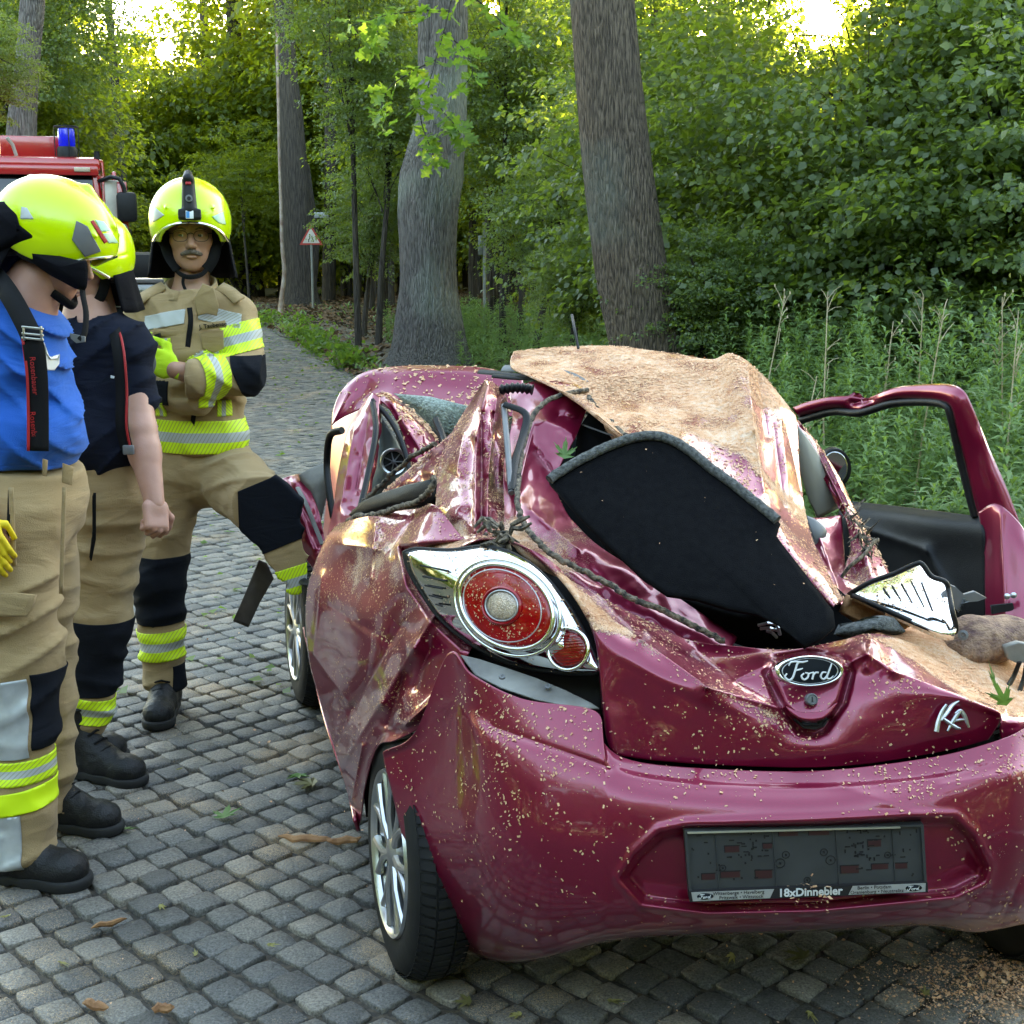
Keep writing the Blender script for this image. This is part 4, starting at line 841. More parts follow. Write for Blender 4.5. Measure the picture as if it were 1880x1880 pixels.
# B pillar on the right, trim and torn metal
fill('pillar_trim', [(1462, 778), (1480, 800), (1510, 845), (1540, 890), (1556, 926), (1502, 952), (1485, 920), (1466, 860), (1460, 820)], lambda x, y: 3.78 + .0004 * (np.asarray(x) - 1460), m_beige, car, .02, bulge=.02)
bar('centre_pillar', [(1464, 770, 3.9), (1500, 812, 3.88), (1540, 872, 3.84), (1562, 918, 3.8), (1585, 962, 3.72), (1612, 1010, 3.6), (1630, 1045, 3.5), (1640, 1075, 3.42)], [(1462, 785, 3.86), (1484, 822, 3.84), (1518, 875, 3.8), (1542, 925, 3.74), (1556, 968, 3.66), (1560, 1010, 3.55), (1545, 1060, 3.42), (1530, 1095, 3.3)], m_paint, car, t=.02, nv=16, creases=[(1500, 830, 1550, 930, .03, 6), (1570, 960, 1600, 1060, .05, 10), (1545, 960, 1570, 1060, -.04, 8), (1600, 1000, 1540, 1060, .04, 7)], dust=.42)
panel('body_side', [[(1478, 950, 3.6), (1510, 950, 3.62), (1545, 945, 3.7)], [(1500, 1010, 3.5), (1525, 1010, 3.52), (1550, 1005, 3.6)], [(1520, 1075, 3.3), (1540, 1075, 3.35), (1556, 1070, 3.4)], [(1545, 1110, 3.15), (1560, 1100, 3.2), (1580, 1090, 3.25)]], 24, 40, m_paint, car, .004, [(1490, 950, 1540, 1080, .03, 7)], noise=(.01, 20), dust=.1)
pxtube('torn_sheet_edge', [(1545, 1060, 3.3), (1560, 1040, 3.3), (1585, 1020, 3.34), (1605, 995, 3.4), (1612, 992, 3.42)], .007, m_seal, car, flat=.5)
mb = MB(); rr = random.Random(9)
for i in range(40):
    t = rr.random(); a = P(1560 + 45 * t + rr.uniform(-12, 12), 930 + 90 * t + rr.uniform(-10, 14), 3.5 - .1 * t)
    b = a + Vector((rr.uniform(-.03, .03), rr.uniform(-.03, .02), rr.uniform(-.04, .04)))
    mb.tube([a, b], [.006, .001], 4, flat=.4)
mb.build('splinters', m_seal, car)
fill('seat_belt_guide', [(1478, 945), (1500, 955), (1518, 975), (1510, 1000), (1500, 1040), (1490, 1030), (1480, 990)], lambda x, y: 3.55 + 0 * np.asarray(x, float), m_greyp, car, .03, bulge=.03, per=28)
# ---- right tail lamp, knocked out of its housing
LR = [(1560, 1090), (1600, 1068), (1640, 1054), (1680, 1036), (1693, 1036), (1710, 1058), (1735, 1068), (1742, 1085), (1748, 1120), (1755, 1150), (1750, 1162), (1720, 1160), (1690, 1148), (1650, 1130), (1600, 1108)]
plr = plane3((1560, 1090, 3.05), (1690, 1036, 3.12), (1750, 1162, 2.85))
rl = fill('tail_lamp', LR, plane3((1560, 1090, 3.05), (1690, 1036, 3.12), (1750, 1162, 2.85)), m_chrome, car, .02, bulge=.014, rings=12, per=60)
pxtube('lamp_gasket', [(x, y, 2.99 + (y < 1100) * .05 - (x - 1560) * .0006) for x, y in LR], .006, m_blackp, rl, closed=True, dens=5)
for i, (x1, y1, x2, y2) in enumerate([(1622, 1080, 1634, 1098), (1638, 1076, 1654, 1102), (1655, 1072, 1675, 1108), (1673, 1068, 1697, 1116), (1692, 1070, 1712, 1122)]):
    pxtube('lamp_slot', [(x1, y1, float(plr(x1, y1)) - .010), ((x1 + x2) / 2, (y1 + y2) / 2, float(plr((x1 + x2) / 2, (y1 + y2) / 2)) - .0135), (x2, y2, float(plr(x2, y2)) - .011)], .0024, m_hole, rl, n=5, dens=2)
fill('lamp_carrier', [(1735, 1070), (1755, 1078), (1770, 1092), (1790, 1086), (1812, 1098), (1795, 1104), (1765, 1106), (1760, 1125), (1748, 1110)], lambda x, y: 3.0 + 0 * np.asarray(x, float), m_greyp, car, .012)
fill('lamp_bowl', [(1560, 1100), (1620, 1120), (1680, 1145), (1650, 1152), (1600, 1150), (1550, 1125)], lambda x, y: 3.06 + 0 * np.asarray(x, float), m_wood, car, .02, bulge=-.02)
# fuel filler / housing lump covered in dust on the right
S = SDF(P(1700, 1260, 2.9) - Vector((.1, .1, .12)), P(1880, 1100, 3.1) + Vector((.15, .22, .1)), .006)
S.ell(P(1795, 1175, 3.05), (.085, .09, .055), k=0); S.ell(P(1845, 1170, 3.08), (.075, .08, .05), k=.02); S.ell(P(1775, 1195, 3.0), (.05, .05, .03), k=.02); S.folds(.004, 30, 2)
me = relax(S.tomesh('crumpled_housing')); link('crumpled_housing', me, mat('dusty_housing', (.42, .26, .16), .8, col2=(.07, .025, .03), nscale=34, nfac=.5, bump=.8, bscale=160), car)
c = P(1768, 1166, 2.965); MB().lathe([(.012, 0), (.012, .004), (.006, .006), (.005, .002), (.001, .002)], Matrix.Translation(c) @ (Vector((0, 0, CAMZ)) - c).to_track_quat('Z', 'Y').to_matrix().to_4x4(), 14).build('housing_bolt', m_greyp, car)
fill('broken_bracket', [(1845, 1188), (1870, 1180), (1900, 1185), (1900, 1215), (1868, 1218), (1850, 1210)], lambda x, y: 2.95 + 0 * np.asarray(x, float), m_primer, car, .02)
pxtube('broken_bracket', [(1872, 1215, 2.93), (1862, 1240, 2.93), (1850, 1262, 2.9)], .01, m_blackp, car, flat=.4)
pxtube('broken_bracket', [(1885, 1215, 2.93), (1880, 1245, 2.93), (1868, 1280, 2.9)], .01, m_blackp, car, flat=.4)
# ---- left tail lamp
REC2 = [(838, 1195), (900, 1215), (960, 1000), (985, 1000), (1050, 1060), (1085, 1130), (1103, 1200), (1108, 1270), (1106, 1300), (1085, 1312), (980, 1285), (900, 1250), (850, 1215)]
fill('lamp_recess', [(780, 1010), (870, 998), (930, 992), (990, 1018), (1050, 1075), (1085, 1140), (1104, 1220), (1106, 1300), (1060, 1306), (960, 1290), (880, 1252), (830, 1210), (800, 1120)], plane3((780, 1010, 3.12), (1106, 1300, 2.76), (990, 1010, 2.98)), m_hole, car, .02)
fill('lamp_ledge', [(846, 1202), (880, 1210), (930, 1226), (985, 1245), (1040, 1268), (1085, 1290), (1100, 1300), (1060, 1300), (985, 1284), (920, 1262), (872, 1238)], plane3((846, 1202, 2.84), (1100, 1300, 2.66), (985, 1245, 2.76)), m_primer, car, .004)
for (x, y) in [(922, 1244), (1045, 1287), (1006, 1262)]:
    c = P(x, y, 2.72); MB().lathe([(.007, 0), (.007, .004), (.004, .005), (.001, .002)], Matrix.Translation(c) @ Matrix.Rotation(.4, 4, 'X'), 12).build('ledge_screw', m_greyp, car)
LP = [(742, 1014), (765, 1008), (800, 1010), (835, 1010), (880, 1004), (915, 1008), (950, 1022), (985, 1045), (1020, 1082), (1050, 1122), (1075, 1168), (1092, 1208), (1099, 1232), (1060, 1236), (1010, 1232), (950, 1222), (900, 1202), (850, 1172), (805, 1132), (770, 1080), (750, 1045)]
pl1 = plane3((742, 1014, 3.10), (1099, 1232, 2.72), (950, 1022, 2.93))
lamp = fill('tail_lamp', LP, lambda x, y: pl1(x, y) - .035, m_chrome, car, .02, bulge=.045, rings=14, per=90, cen=(925, 1118))
pxtube('lamp_gasket', [(x, y, float(pl1(x, y)) - .028) for x, y in LP], .0055, m_blackp, lamp, closed=True, dens=6)
def lampD(x, y):
    return float(pl1(x, y)) - .035 - .045
def ell(cx, cy, a, b, rot, n=40): return [(cx + a * math.cos(q) * math.cos(rot) - b * math.sin(q) * math.sin(rot), cy + a * math.cos(q) * math.sin(rot) + b * math.sin(q) * math.cos(rot)) for q in np.linspace(0, 2 * math.pi, n + 1)[:-1]]
r1 = math.radians(35)
main = fill('red_lens', ell(930, 1114, 90, 68, r1), lambda x, y: pl1(x, y) - .084, m_lens, lamp, .006, bulge=.016, rings=10)
pxtube('lens_ring', [(x, y, float(pl1(x, y)) - .084) for x, y in ell(930, 1114, 92, 70, r1, 28)], .0055, m_chrome, lamp, closed=True, dens=3)
pxtube('lens_ring', [(x, y, float(pl1(x, y)) - .078) for x, y in ell(932, 1116, 104, 80, r1, 28)], .004, m_chrome, lamp, closed=True, dens=3)
pxtube('lens_ring', [(x, y, float(pl1(x, y)) - .1) for x, y in ell(922, 1112, 76, 62, r1, 28)], .0012, m_silver, lamp, n=5, closed=True, dens=3)
fill('reversing_lens', ell(921, 1112, 29, 27, .3, 28), lambda x, y: pl1(x, y) - .103, m_clear, lamp, .004, bulge=.008, rings=6)
pxtube('lens_ring', [(x, y, float(pl1(x, y)) - .104) for x, y in ell(921, 1112, 30, 28, .3, 20)], .002, m_silver, lamp, n=6, closed=True, dens=2)
pxtube('lens_ring', [(x, y, float(pl1(x, y)) - .101) for x, y in ell(921, 1112, 35, 33, .3, 20)], .004, m_lens, lamp, n=6, closed=True, dens=2)
fill('fog_lens', ell(1043, 1192, 34, 34, 0, 32), lambda x, y: pl1(x, y) - .055, m_lensd, lamp, .006, bulge=.008, rings=6)
pxtube('lens_ring', [(x, y, float(pl1(x, y)) - .058) for x, y in ell(1043, 1192, 37, 38, 0, 24)], .0045, m_chrome, lamp, closed=True, dens=2)
for i in range(11):
    y = 1166 + i * 5.4; w = math.sqrt(max(0, 31 ** 2 - (y - 1192) ** 2))
    if w > 4: pxtube('fog_lens_rib', [(1043 - w, y + 2, float(pl1(1043 - w, y)) - .060), (1043, y, float(pl1(1043, y)) - .0655), (1043 + w, y - 2, float(pl1(1043 + w, y)) - .060)], .0009, m_lens, lamp, n=4, dens=3)
for (x1, y1, x2, y2) in [(772, 1038, 824, 1048), (776, 1058, 818, 1066), (780, 1075, 812, 1081), (788, 1093, 812, 1099), (800, 1109, 812, 1113)]:
    pxtube('lamp_slot', [(x1, y1, float(pl1(x1, y1)) - .050), ((x1 + x2) / 2, (y1 + y2) / 2, float(pl1((x1 + x2) / 2, y1)) - .060), (x2, y2, float(pl1(x2, y2)) - .068)], .0022, m_hole, lamp, n=5, dens=2)
# ---- badge, lock, lettering on the tailgate
def frame(px, py, D, right_px, yaw_only=True, tilt=0.0):
    """local frame on the tailgate: x right along the panel, z towards the viewer"""
    o_ = P(px, py, D); x = (P(*right_px) - o_).normalized(); z = (Vector((0, 0, CAMZ)) - o_); z = (z - x * z.dot(x)).normalized()
    z = (Matrix.Rotation(tilt, 3, x) @ z); y = z.cross(x)
    M = Matrix((x, y, z)).transposed().to_4x4(); M.translation = o_; return M
MB0 = frame(1485, 1232, 2.632, (1560, 1231, 2.645))
def ellm(M, a, b, prof, n=48):
    V = []; F = []
    for (f, z) in prof:
        for k in range(n): q = 2 * math.pi * k / n; V.append(M @ Vector((a * math.cos(q) * f, b * math.sin(q) * f, z)))
    for i in range(len(prof) - 1):
        for k in range(n): F.append((i * n + k, i * n + (k + 1) % n, (i + 1) * n + (k + 1) % n, (i + 1) * n + k))
    return V, F
badge = link('badge', mesh('badge', *ellm(MB0, .0725, .031, [(1, -.012), (1, .004), (.965, .008), (.89, .008), (.88, .005)])), m_chrome, car)
link('badge_field', mesh('badge_field', *ellm(MB0, .0725, .031, [(.885, .0055), (.5, .007), (.001, .0075)])), m_navy, badge)
link('badge_ring', mesh('badge_ring', *ellm(MB0, .0725, .031, [(.82, .0058), (.82, .0075), (.795, .0078), (.795, .0058)])), m_silver, badge)
# script lettering, stroke by stroke
FORD = [[(-.044, -.004, .6), (-.048, -.010, .9), (-.042, -.016, 1), (-.034, -.012, 1), (-.028, .002, 1), (-.024, .013, 1), (-.018, .017, .8)],
        [(-.040, .010, .6), (-.036, .016, .9), (-.026, .017, .9), (-.014, .016, .9), (-.004, .018, .6)], [(-.030, .001, .7), (-.020, .003, .8), (-.014, .005, .5)],
        [(-.012, -.004, .7), (-.017, -.009, .9), (-.013, -.015, .9), (-.006, -.012, .9), (-.004, -.005, .9), (-.010, -.003, .7)],
        [(-.004, -.005, .6), (.003, -.003, .7), (.006, -.004, .9), (.003, -.015, .9)], [(.005, -.008, .7), (.010, -.003, .8), (.015, -.003, .9)],
        [(.030, -.003, .7), (.023, -.003, .8), (.019, -.010, .9), (.024, -.015, .9), (.031, -.009, .9), (.038, .006, .8), (.041, .013, .6)], [(.033, -.004, .8), (.031, -.013, .9), (.037, -.014, .7), (.043, -.009, .4)]]
def script_word(M, scale, r, name, m, par, z=.008):
    mb = MB()
    for s in FORD:
        q = cr(np.array(s), len(s) * 4)
        mb.tube([M @ Vector((a * scale, b * scale, z)) for a, b, w in q], [max(.0002, r * w) for a, b, w in q], 6)
    return mb.build(name, m, par)
script_word(MB0, 1.12, .0023, 'badge_lettering', m_white, badge)
ML = frame(1490, 1284, 2.612, (1560, 1283, 2.62))
lock = MB().lathe([(.012, -.01), (.012, .004), (.010, .006), (.009, .003), (.001, .004)], ML, 24).build('door_lock', m_greyp, car)
MB().box(ML @ Vector((0, 0, .0045)), (.002, .010, .002), ML).build('key_slot', m_hole, lock)
fill('handle_gap', [(1456, 1322), (1478, 1330), (1502, 1330), (1524, 1318), (1514, 1334), (1496, 1340), (1474, 1337)], lambda x, y: 2.588 + 0 * np.asarray(x, float), m_hole, car, .004)
panel('grip_lip', [[(1442, 1296, 2.60), (1465, 1306, 2.582), (1490, 1308, 2.578), (1515, 1304, 2.58), (1538, 1290, 2.60)], [(1450, 1308, 2.59), (1468, 1318, 2.572), (1490, 1321, 2.568), (1513, 1317, 2.57), (1530, 1304, 2.59)], [(1456, 1314, 2.60), (1470, 1323, 2.585), (1490, 1326, 2.58), (1511, 1322, 2.585), (1524, 1312, 2.60)]], 30, 14, m_paint, car, .004, dust=.1)
# model name, brushed silver strokes
MK = frame(1740, 1314, 2.598, (1800, 1310, 2.61))
mb = MB()
for s in [[(-.030, -.030, 1.3), (-.024, -.012, 1.2), (-.014, .008, .9), (-.002, .022, .6)], [(.026, .028, .4), (.010, .020, 1.0), (-.006, .004, 1.1), (-.018, -.008, .8)], [(-.014, -.004, .7), (-.002, -.014, 1.0), (.012, -.024, 1.0), (.022, -.027, .4)],
          [(-.006, -.030, .5), (.006, -.014, 1.0), (.020, .002, 1.0), (.028, .007, .8)], [(.014, .003, .5), (.026, .008, .9), (.034, -.004, 1.1), (.040, -.026, .5)], [(.010, -.012, .5), (.022, -.010, .7), (.034, -.010, .4)]]:
    q = cr(np.array(s), 16); mb.tube([MK @ Vector((a, b, .004)) for a, b, w in q], [.0042 * w for a, b, w in q], 7)
mb.build('model_lettering', m_alloy, car)
# ---- number plate holder
c00, c10, c11, c01 = P(1265, 1651, 2.450), P(1700, 1633, 2.462), P(1693, 1511, 2.470), P(1255, 1522, 2.456)
def Hm(u, v, w=0.0):
    """u 0..1 left to right, v 0..1 bottom to top, w metres proud of the holder"""
    p = c00 * (1 - u) * (1 - v) + c10 * u * (1 - v) + c11 * u * v + c01 * (1 - u) * v
    return p + HN * w
HN = (c10 - c00).cross(c01 - c00).normalized()
if HN.y > 0: HN = -HN
def hbox(mb, u0, v0, u1, v1, w0, w1):
    V = [Hm(u, v, w) for w in (w0, w1) for (u, v) in ((u0, v0), (u1, v0), (u1, v1), (u0, v1))]
    mb.add(V, [(3, 2, 1, 0), (4, 5, 6, 7), (0, 1, 5, 4), (1, 2, 6, 5), (2, 3, 7, 6), (3, 0, 4, 7)])
mb = MB(); hbox(mb, 0, .02, 1, 1, -.012, .003); holder = mb.build('plate_holder', m_holder, car, sm=False)
mb = MB()
for (a, b, c, d) in [(0, .97, 1, 1.0), (0, .12, .012, .98), (.988, .12, 1, .98)]: hbox(mb, a, b, c, d, .003, .009)
for u in (.128, .368, .632, .868): hbox(mb, u, .13, u + .004, .96, .003, .006)
mb.build('holder_rim', m_holder, holder, sm=False)
mb = MB(); hbox(mb, .012, .965, .90, .985, .009, .0125); mb.build('bright_strip', mat('bright_strip', (.72, .70, .55), .3, metal=.6), holder, sm=False)
mb = MB(); hbox(mb, 0, 0, 1, .15, -.004, .013); bar_ = mb.build('advert_bar', m_hole, holder, sm=False)
mb = MB()
def para(mb, u0, u1, sk0, sk1, w=.0135):
    V = [Hm(u0, .012, w), Hm(u1, .012, w), Hm(u1 + sk1, .14, w), Hm(u0 + sk0, .14, w)]
    V2 = [v - HN * .002 for v in V]; mb.add(V2 + V, [(4, 5, 6, 7), (0, 1, 5, 4), (1, 2, 6, 5), (2, 3, 7, 6), (3, 0, 4, 7)])
para(mb, .012, .335, -.004, .02); mb.build('advert_field', m_silver, holder, sm=False); mb = MB(); para(mb, .665, .988, .02, .004); mb.build('advert_field', m_silver, holder, sm=False)
def htext(s, u, v, size, m, name='lettering', bold=0.0, w=.0142, sx=1.0):
    me = text_mesh(s, size, bold, .0004)
    x = (c10 - c00).normalized(); y = HN.cross(x).normalized()
    if y.z < 0: y = -y
    M = Matrix((x, y, x.cross(y))).transposed().to_4x4(); M.translation = Hm(u, v, w)
    me.transform(M @ Matrix.Diagonal((sx, 1, 1, 1))); return link(name, me, m, holder)
htext('18xDinnebier', .505, .075, .0225, m_white, bold=.0006, w=.0136)
htext('Wittenberge • Havelberg', .205, .108, .0098, m_hole, w=.0138); htext('Pritzwalk • Wittstock', .215, .044, .0098, m_hole, w=.0138)
htext('Berlin • Potsdam', .775, .108, .0098, m_hole, w=.0138); htext('Oranienburg • Neustrelitz', .785, .044, .0098, m_hole, w=.0138)
for (u, v) in [(.065, .076), (.94, .076)]:
    x = (c10 - c00).normalized(); y = HN.cross(x).normalized(); y = -y if y.z < 0 else y
    M = Matrix((x, y, x.cross(y))).transposed().to_4x4(); M.translation = Hm(u, v, .0135)
    link('small_badge', mesh('small_badge', *ellm(M, .016, .0065, [(1, 0), (1, .0008), (.001, .001)], 24)), m_navy, holder)
    script_word(M, .26, .0007, 'small_badge_lettering', m_white, holder, z=.0012)
mbh = MB(); mbr = MB(); rr = random.Random(12)
for (a, b, c, d) in [(.165, .66, .225, .75), (.14, .30, .22, .385), (.06, .28, .115, .365), (.285, .27, .355, .385), (.395, .87, .475, .95), (.52, .87, .605, .95), (.325, .70, .362, .77), (.765, .68, .82, .78), (.645, .30, .72, .41), (.775, .34, .845, .42), (.87, .34, .925, .42)]:
    mbr = MB(); hbox(mbr, a, b, c, d, .0031, .0036); mbr.build('holder_window', m_hred, holder, sm=False); hbox(mbh, a - .003, d, c + .003, d + .012, .0031, .0042); hbox(mbh, a - .003, b, a, d, .0031, .0042)
for k in range(95):
    side = rr.choice([0, 1]); u = rr.uniform(.02, .355) if side == 0 else rr.uniform(.65, .975); v = rr.uniform(.2, .93)
    if rr.random() < .5: u = (rr.gauss(.262, .03) if side == 0 else rr.gauss(.742, .03)); v = rr.uniform(.45, .93)
    w_, h_ = rr.choice([(.006, .02), (.016, .018), (.006, .05), (.022, .014), (.007, .025)]); hbox(mbh, u, v, u + w_, v + h_, .003, .0040)
tag(mbh.build('holder_slots', m_hole, holder, sm=False), kind='stuff')
mbc = MB()
for (u, v, r) in [(.392, .48, .009), (.418, .60, .007), (.578, .62, .007), (.604, .50, .009), (.15, .44, .006), (.845, .55, .006), (.50, .22, .006)]:
    x = (c10 - c00).normalized(); y = HN.cross(x).normalized(); M = Matrix((x, y, x.cross(y))).transposed().to_4x4(); M.translation = Hm(u, v, .0035)
    mbc.tube([M @ Vector((r * math.cos(q), r * math.sin(q), 0)) for q in np.linspace(0, 2 * math.pi, 17)[:-1]], .0008, 5, closed=True); mbc.tube([M @ Vector((0, 0, -.001)), M @ Vector((0, 0, .002))], .002, 6)
tag(mbc.build('holder_bosses', m_hole, holder), kind='stuff')
# ---- wheels
def wheel(c, axis, label=None):
    """c centre of the outer face, axis pointing outward"""
    axis = Vector(axis).normalized(); q = axis.to_track_quat('Z', 'Y').to_matrix().to_4x4(); M = Matrix.Translation(c) @ q
    w = bpy.data.objects.new('wheel', None); COL.objects.link(w); w.parent = car; w.matrix_parent_inverse = car.matrix_basis.inverted(); w.location = c
    R = .292
    prof = [(.195, -.135), (.235, -.142), (.272, -.132), (.288, -.112), (.292, -.085), (.292, -.055), (.288, -.028), (.272, -.008), (.235, .002), (.200, -.004), (.194, -.012)]
    MB().lathe(prof, M, 64).build('tyre', m_rubber, w)
    mb = MB()
    for zz in (-.140, -.112, -.085, -.058, -.032):           # grooves between tread ribs
        pass
    for k in range(72):
        a = 2 * math.pi * k / 72
        for (z0, z1, sk) in ((-.134, -.098, .025), (-.092, -.052, -.02), (-.046, -.012, .025)):
            V = []
            for (zz, aa) in ((z0, a), (z1, a + sk), (z1, a + sk + .062), (z0, a + .062)):
                for rr_ in (.286, .2975 if -.125 < zz < -.02 else .283):
                    V.append(M @ Vector((rr_ * math.cos(aa), rr_ * math.sin(aa), zz)))
            mb.add(V, [(1, 3, 5, 7), (0, 2, 3, 1), (2, 4, 5, 3), (4, 6, 7, 5), (6, 0, 1, 7)])
    tread = mb.build('tread', m_rubber, w, sm=False)
    MB().lathe([(.194, -.14), (.178, -.12), (.178, -.03), (.192, -.014), (.199, -.004), (.196, .003), (.188, -.002), (.184, -.012)], M, 64).build('rim', m_alloy, w)
    MB().lathe([(.18, -.10), (.001, -.10)], M, 30).build('brake_drum', m_blackp, w)
    hub = MB().lathe([(.05, -.05), (.045, -.012), (.03, -.002), (.001, 0)], M, 24); hub.build('hub', m_alloy, w)
    for k in range(7):
        a = 2 * math.pi * k / 7
        for s_ in (-1, 1):
            pts = [(.03, a, -.016), (.09, a + s_ * .05, -.010), (.14, a + s_ * .13, -.010), (.186, a + s_ * .21, -.012)]
            mb = MB().tube([M @ Vector((r_ * math.cos(b_), r_ * math.sin(b_), z_)) for r_, b_, z_ in pts], [.013, .010, .009, .012], 8, flat=1.0)
            mb.build('spoke', m_alloy, w)
    return w
WA = Vector((-math.cos(math.radians(17)), -math.sin(math.radians(17)), .03))
wheel(P(712, 1566, 3.04) + Vector((0, 0, .0)), WA)
wheel(Vector((-.83, 5.0, .29)), WA)
wheel(Vector((1.29, 3.16, .29)), (.98, .18, .05)); wheel(Vector((.95, 5.45, .29)), (.96, .28, 0))
# antenna of the car
pxtube('aerial', [(1062, 640, 4.1), (1055, 605, 4.14), (1050, 578, 4.2)], .0045, m_blackp, car, n=5)
# ---- sawdust: loose chips lying on panels (one uncountable scatter)
def scatter_dust():
    rng = np.random.RandomState(11); V = []; Q = []; nb = 0
    dg = bpy.context.evaluated_depsgraph_get()
    spec = {'rear_bumper': (4200, .0016), 'tailgate': (5200, .0015), 'rear_quarter_panel': (7000, .0014), 'roof': (16000, .0021), 'rear_pillar': (3600, .0016), 'hatch_frame': (4200, .0017), 'bonnet': (420, .0035), 'front_pillar': (500, .004), 'centre_pillar': (500, .003), 'tail_lamp': (700, .0012), 'red_lens': (520, .0012), 'side_rail': (500, .003), 'parcel_shelf': (14, .0012), 'advert_bar': (60, .003)}
    for o in list(bpy.data.objects):
        key = o.name.split('.')[0]
        if key not in spec: continue
        n, s = spec[key]; me = o.data; W = np.array(wm(o)); nv = len(me.vertices)
        co = np.empty(nv * 3, np.float32); me.vertices.foreach_get('co', co); co = co.reshape(-1, 3) @ W[:3, :3].T + W[:3, 3]
        nf = len(me.polygons); c = np.empty(nf * 3, np.float32); me.polygons.foreach_get('center', c); c = c.reshape(-1, 3) @ W[:3, :3].T + W[:3, 3]
        nr = np.empty(nf * 3, np.float32); me.polygons.foreach_get('normal', nr); nr = nr.reshape(-1, 3)
        ar = np.empty(nf, np.float32); me.polygons.foreach_get('area', ar)
        flip = ((np.array([0, 0, CAMZ]) - c) * nr).sum(1) < 0; nr[flip] *= -1
        cl = .5 + .5 * vn(c[:, 0] * 9, c[:, 1] * 9, c[:, 2] * 9, 3); cl2 = .5 + .5 * vn(c[:, 0] * 30, c[:, 1] * 30, c[:, 2] * 30, 5)
        if 'dust' in me.attributes:
            d_ = np.empty(nv, np.float32); me.attributes['dust'].data.foreach_get('value', d_)
            fd = np.array([d_[p.vertices[0]] for p in me.polygons])
        else: fd = np.full(nf, .3)
        wgt = ar * (.06 + fd) * cl ** 2 * cl2 * (.35 + np.clip(nr[:, 2], 0, 1) * 1.5)
        wgt /= wgt.sum(); pick = rng.choice(nf, n, p=wgt)
        p = c[pick] + (rng.rand(n, 3) - .5) * np.sqrt(ar[pick])[:, None] * .9; N_ = nr[pick]
        p = p - N_ * ((p - c[pick]) * N_).sum(1)[:, None] + N_ * .0012
        t = np.cross(N_, rng.randn(n, 3)); t /= np.linalg.norm(t, axis=1)[:, None] + 1e-9; b = np.cross(N_, t)
        L_ = s * np.exp(np.clip(rng.randn(n), -2, 1.3) * .6)[:, None]; w_ = L_ * rng.uniform(.3, .8, (n, 1)); lift = N_ * L_ * rng.uniform(.1, .8, (n, 1))
        quad = np.stack([p - t * L_ - b * w_, p + t * L_ - b * w_ * .6 + lift, p + t * L_ * .8 + b * w_ + lift * .7, p - t * L_ * .9 + b * w_ * .8 + lift * .2], 1)
        V.append(quad.reshape(-1, 3)); Q.append(np.arange(n * 4).reshape(-1, 4) + nb); nb += n * 4
    me = fastmesh('sawdust', np.vstack(V), np.vstack(Q))
    o = link('sawdust', me, mat('wood_chips', (.82, .56, .37), .85, col2=(.62, .27, .11), nscale=90, nfac=.2)); tag(o, 'pale sawdust and wood chips strewn over the crushed burgundy car', 'sawdust', kind='stuff')
scatter_dust()
# ================================================================ PEOPLE
def skin_material(name, col, col2):
    m, N, L, B = newmat(name); B.inputs['Roughness'].default_value = .5; B.inputs['Subsurface Weight'].default_value = .12; B.inputs['Subsurface Radius'].default_value = (.012, .005, .003)
    tc = N.new('ShaderNodeTexCoord'); nz = N.new('ShaderNodeTexNoise'); nz.inputs['Scale'].default_value = 28; nz.inputs['Detail'].default_value = 5; L.new(tc.outputs['Object'], nz.inputs['Vector'])
    mx = N.new('ShaderNodeMix'); mx.data_type = 'RGBA'; L.new(nz.outputs[0], mx.inputs['Factor']); mx.inputs['A'].default_value = (*col2, 1); mx.inputs['B'].default_value = (*col, 1); L.new(mx.outputs['Result'], B.inputs['Base Color'])
    n2 = N.new('ShaderNodeTexNoise'); n2.inputs['Scale'].default_value = 260; L.new(tc.outputs['Object'], n2.inputs['Vector'])
    bp = N.new('ShaderNodeBump'); bp.inputs['Strength'].default_value = .25; bp.inputs['Distance'].default_value = .002; L.new(n2.outputs[0], bp.inputs['Height']); L.new(bp.outputs[0], B.inputs['Normal']); return m
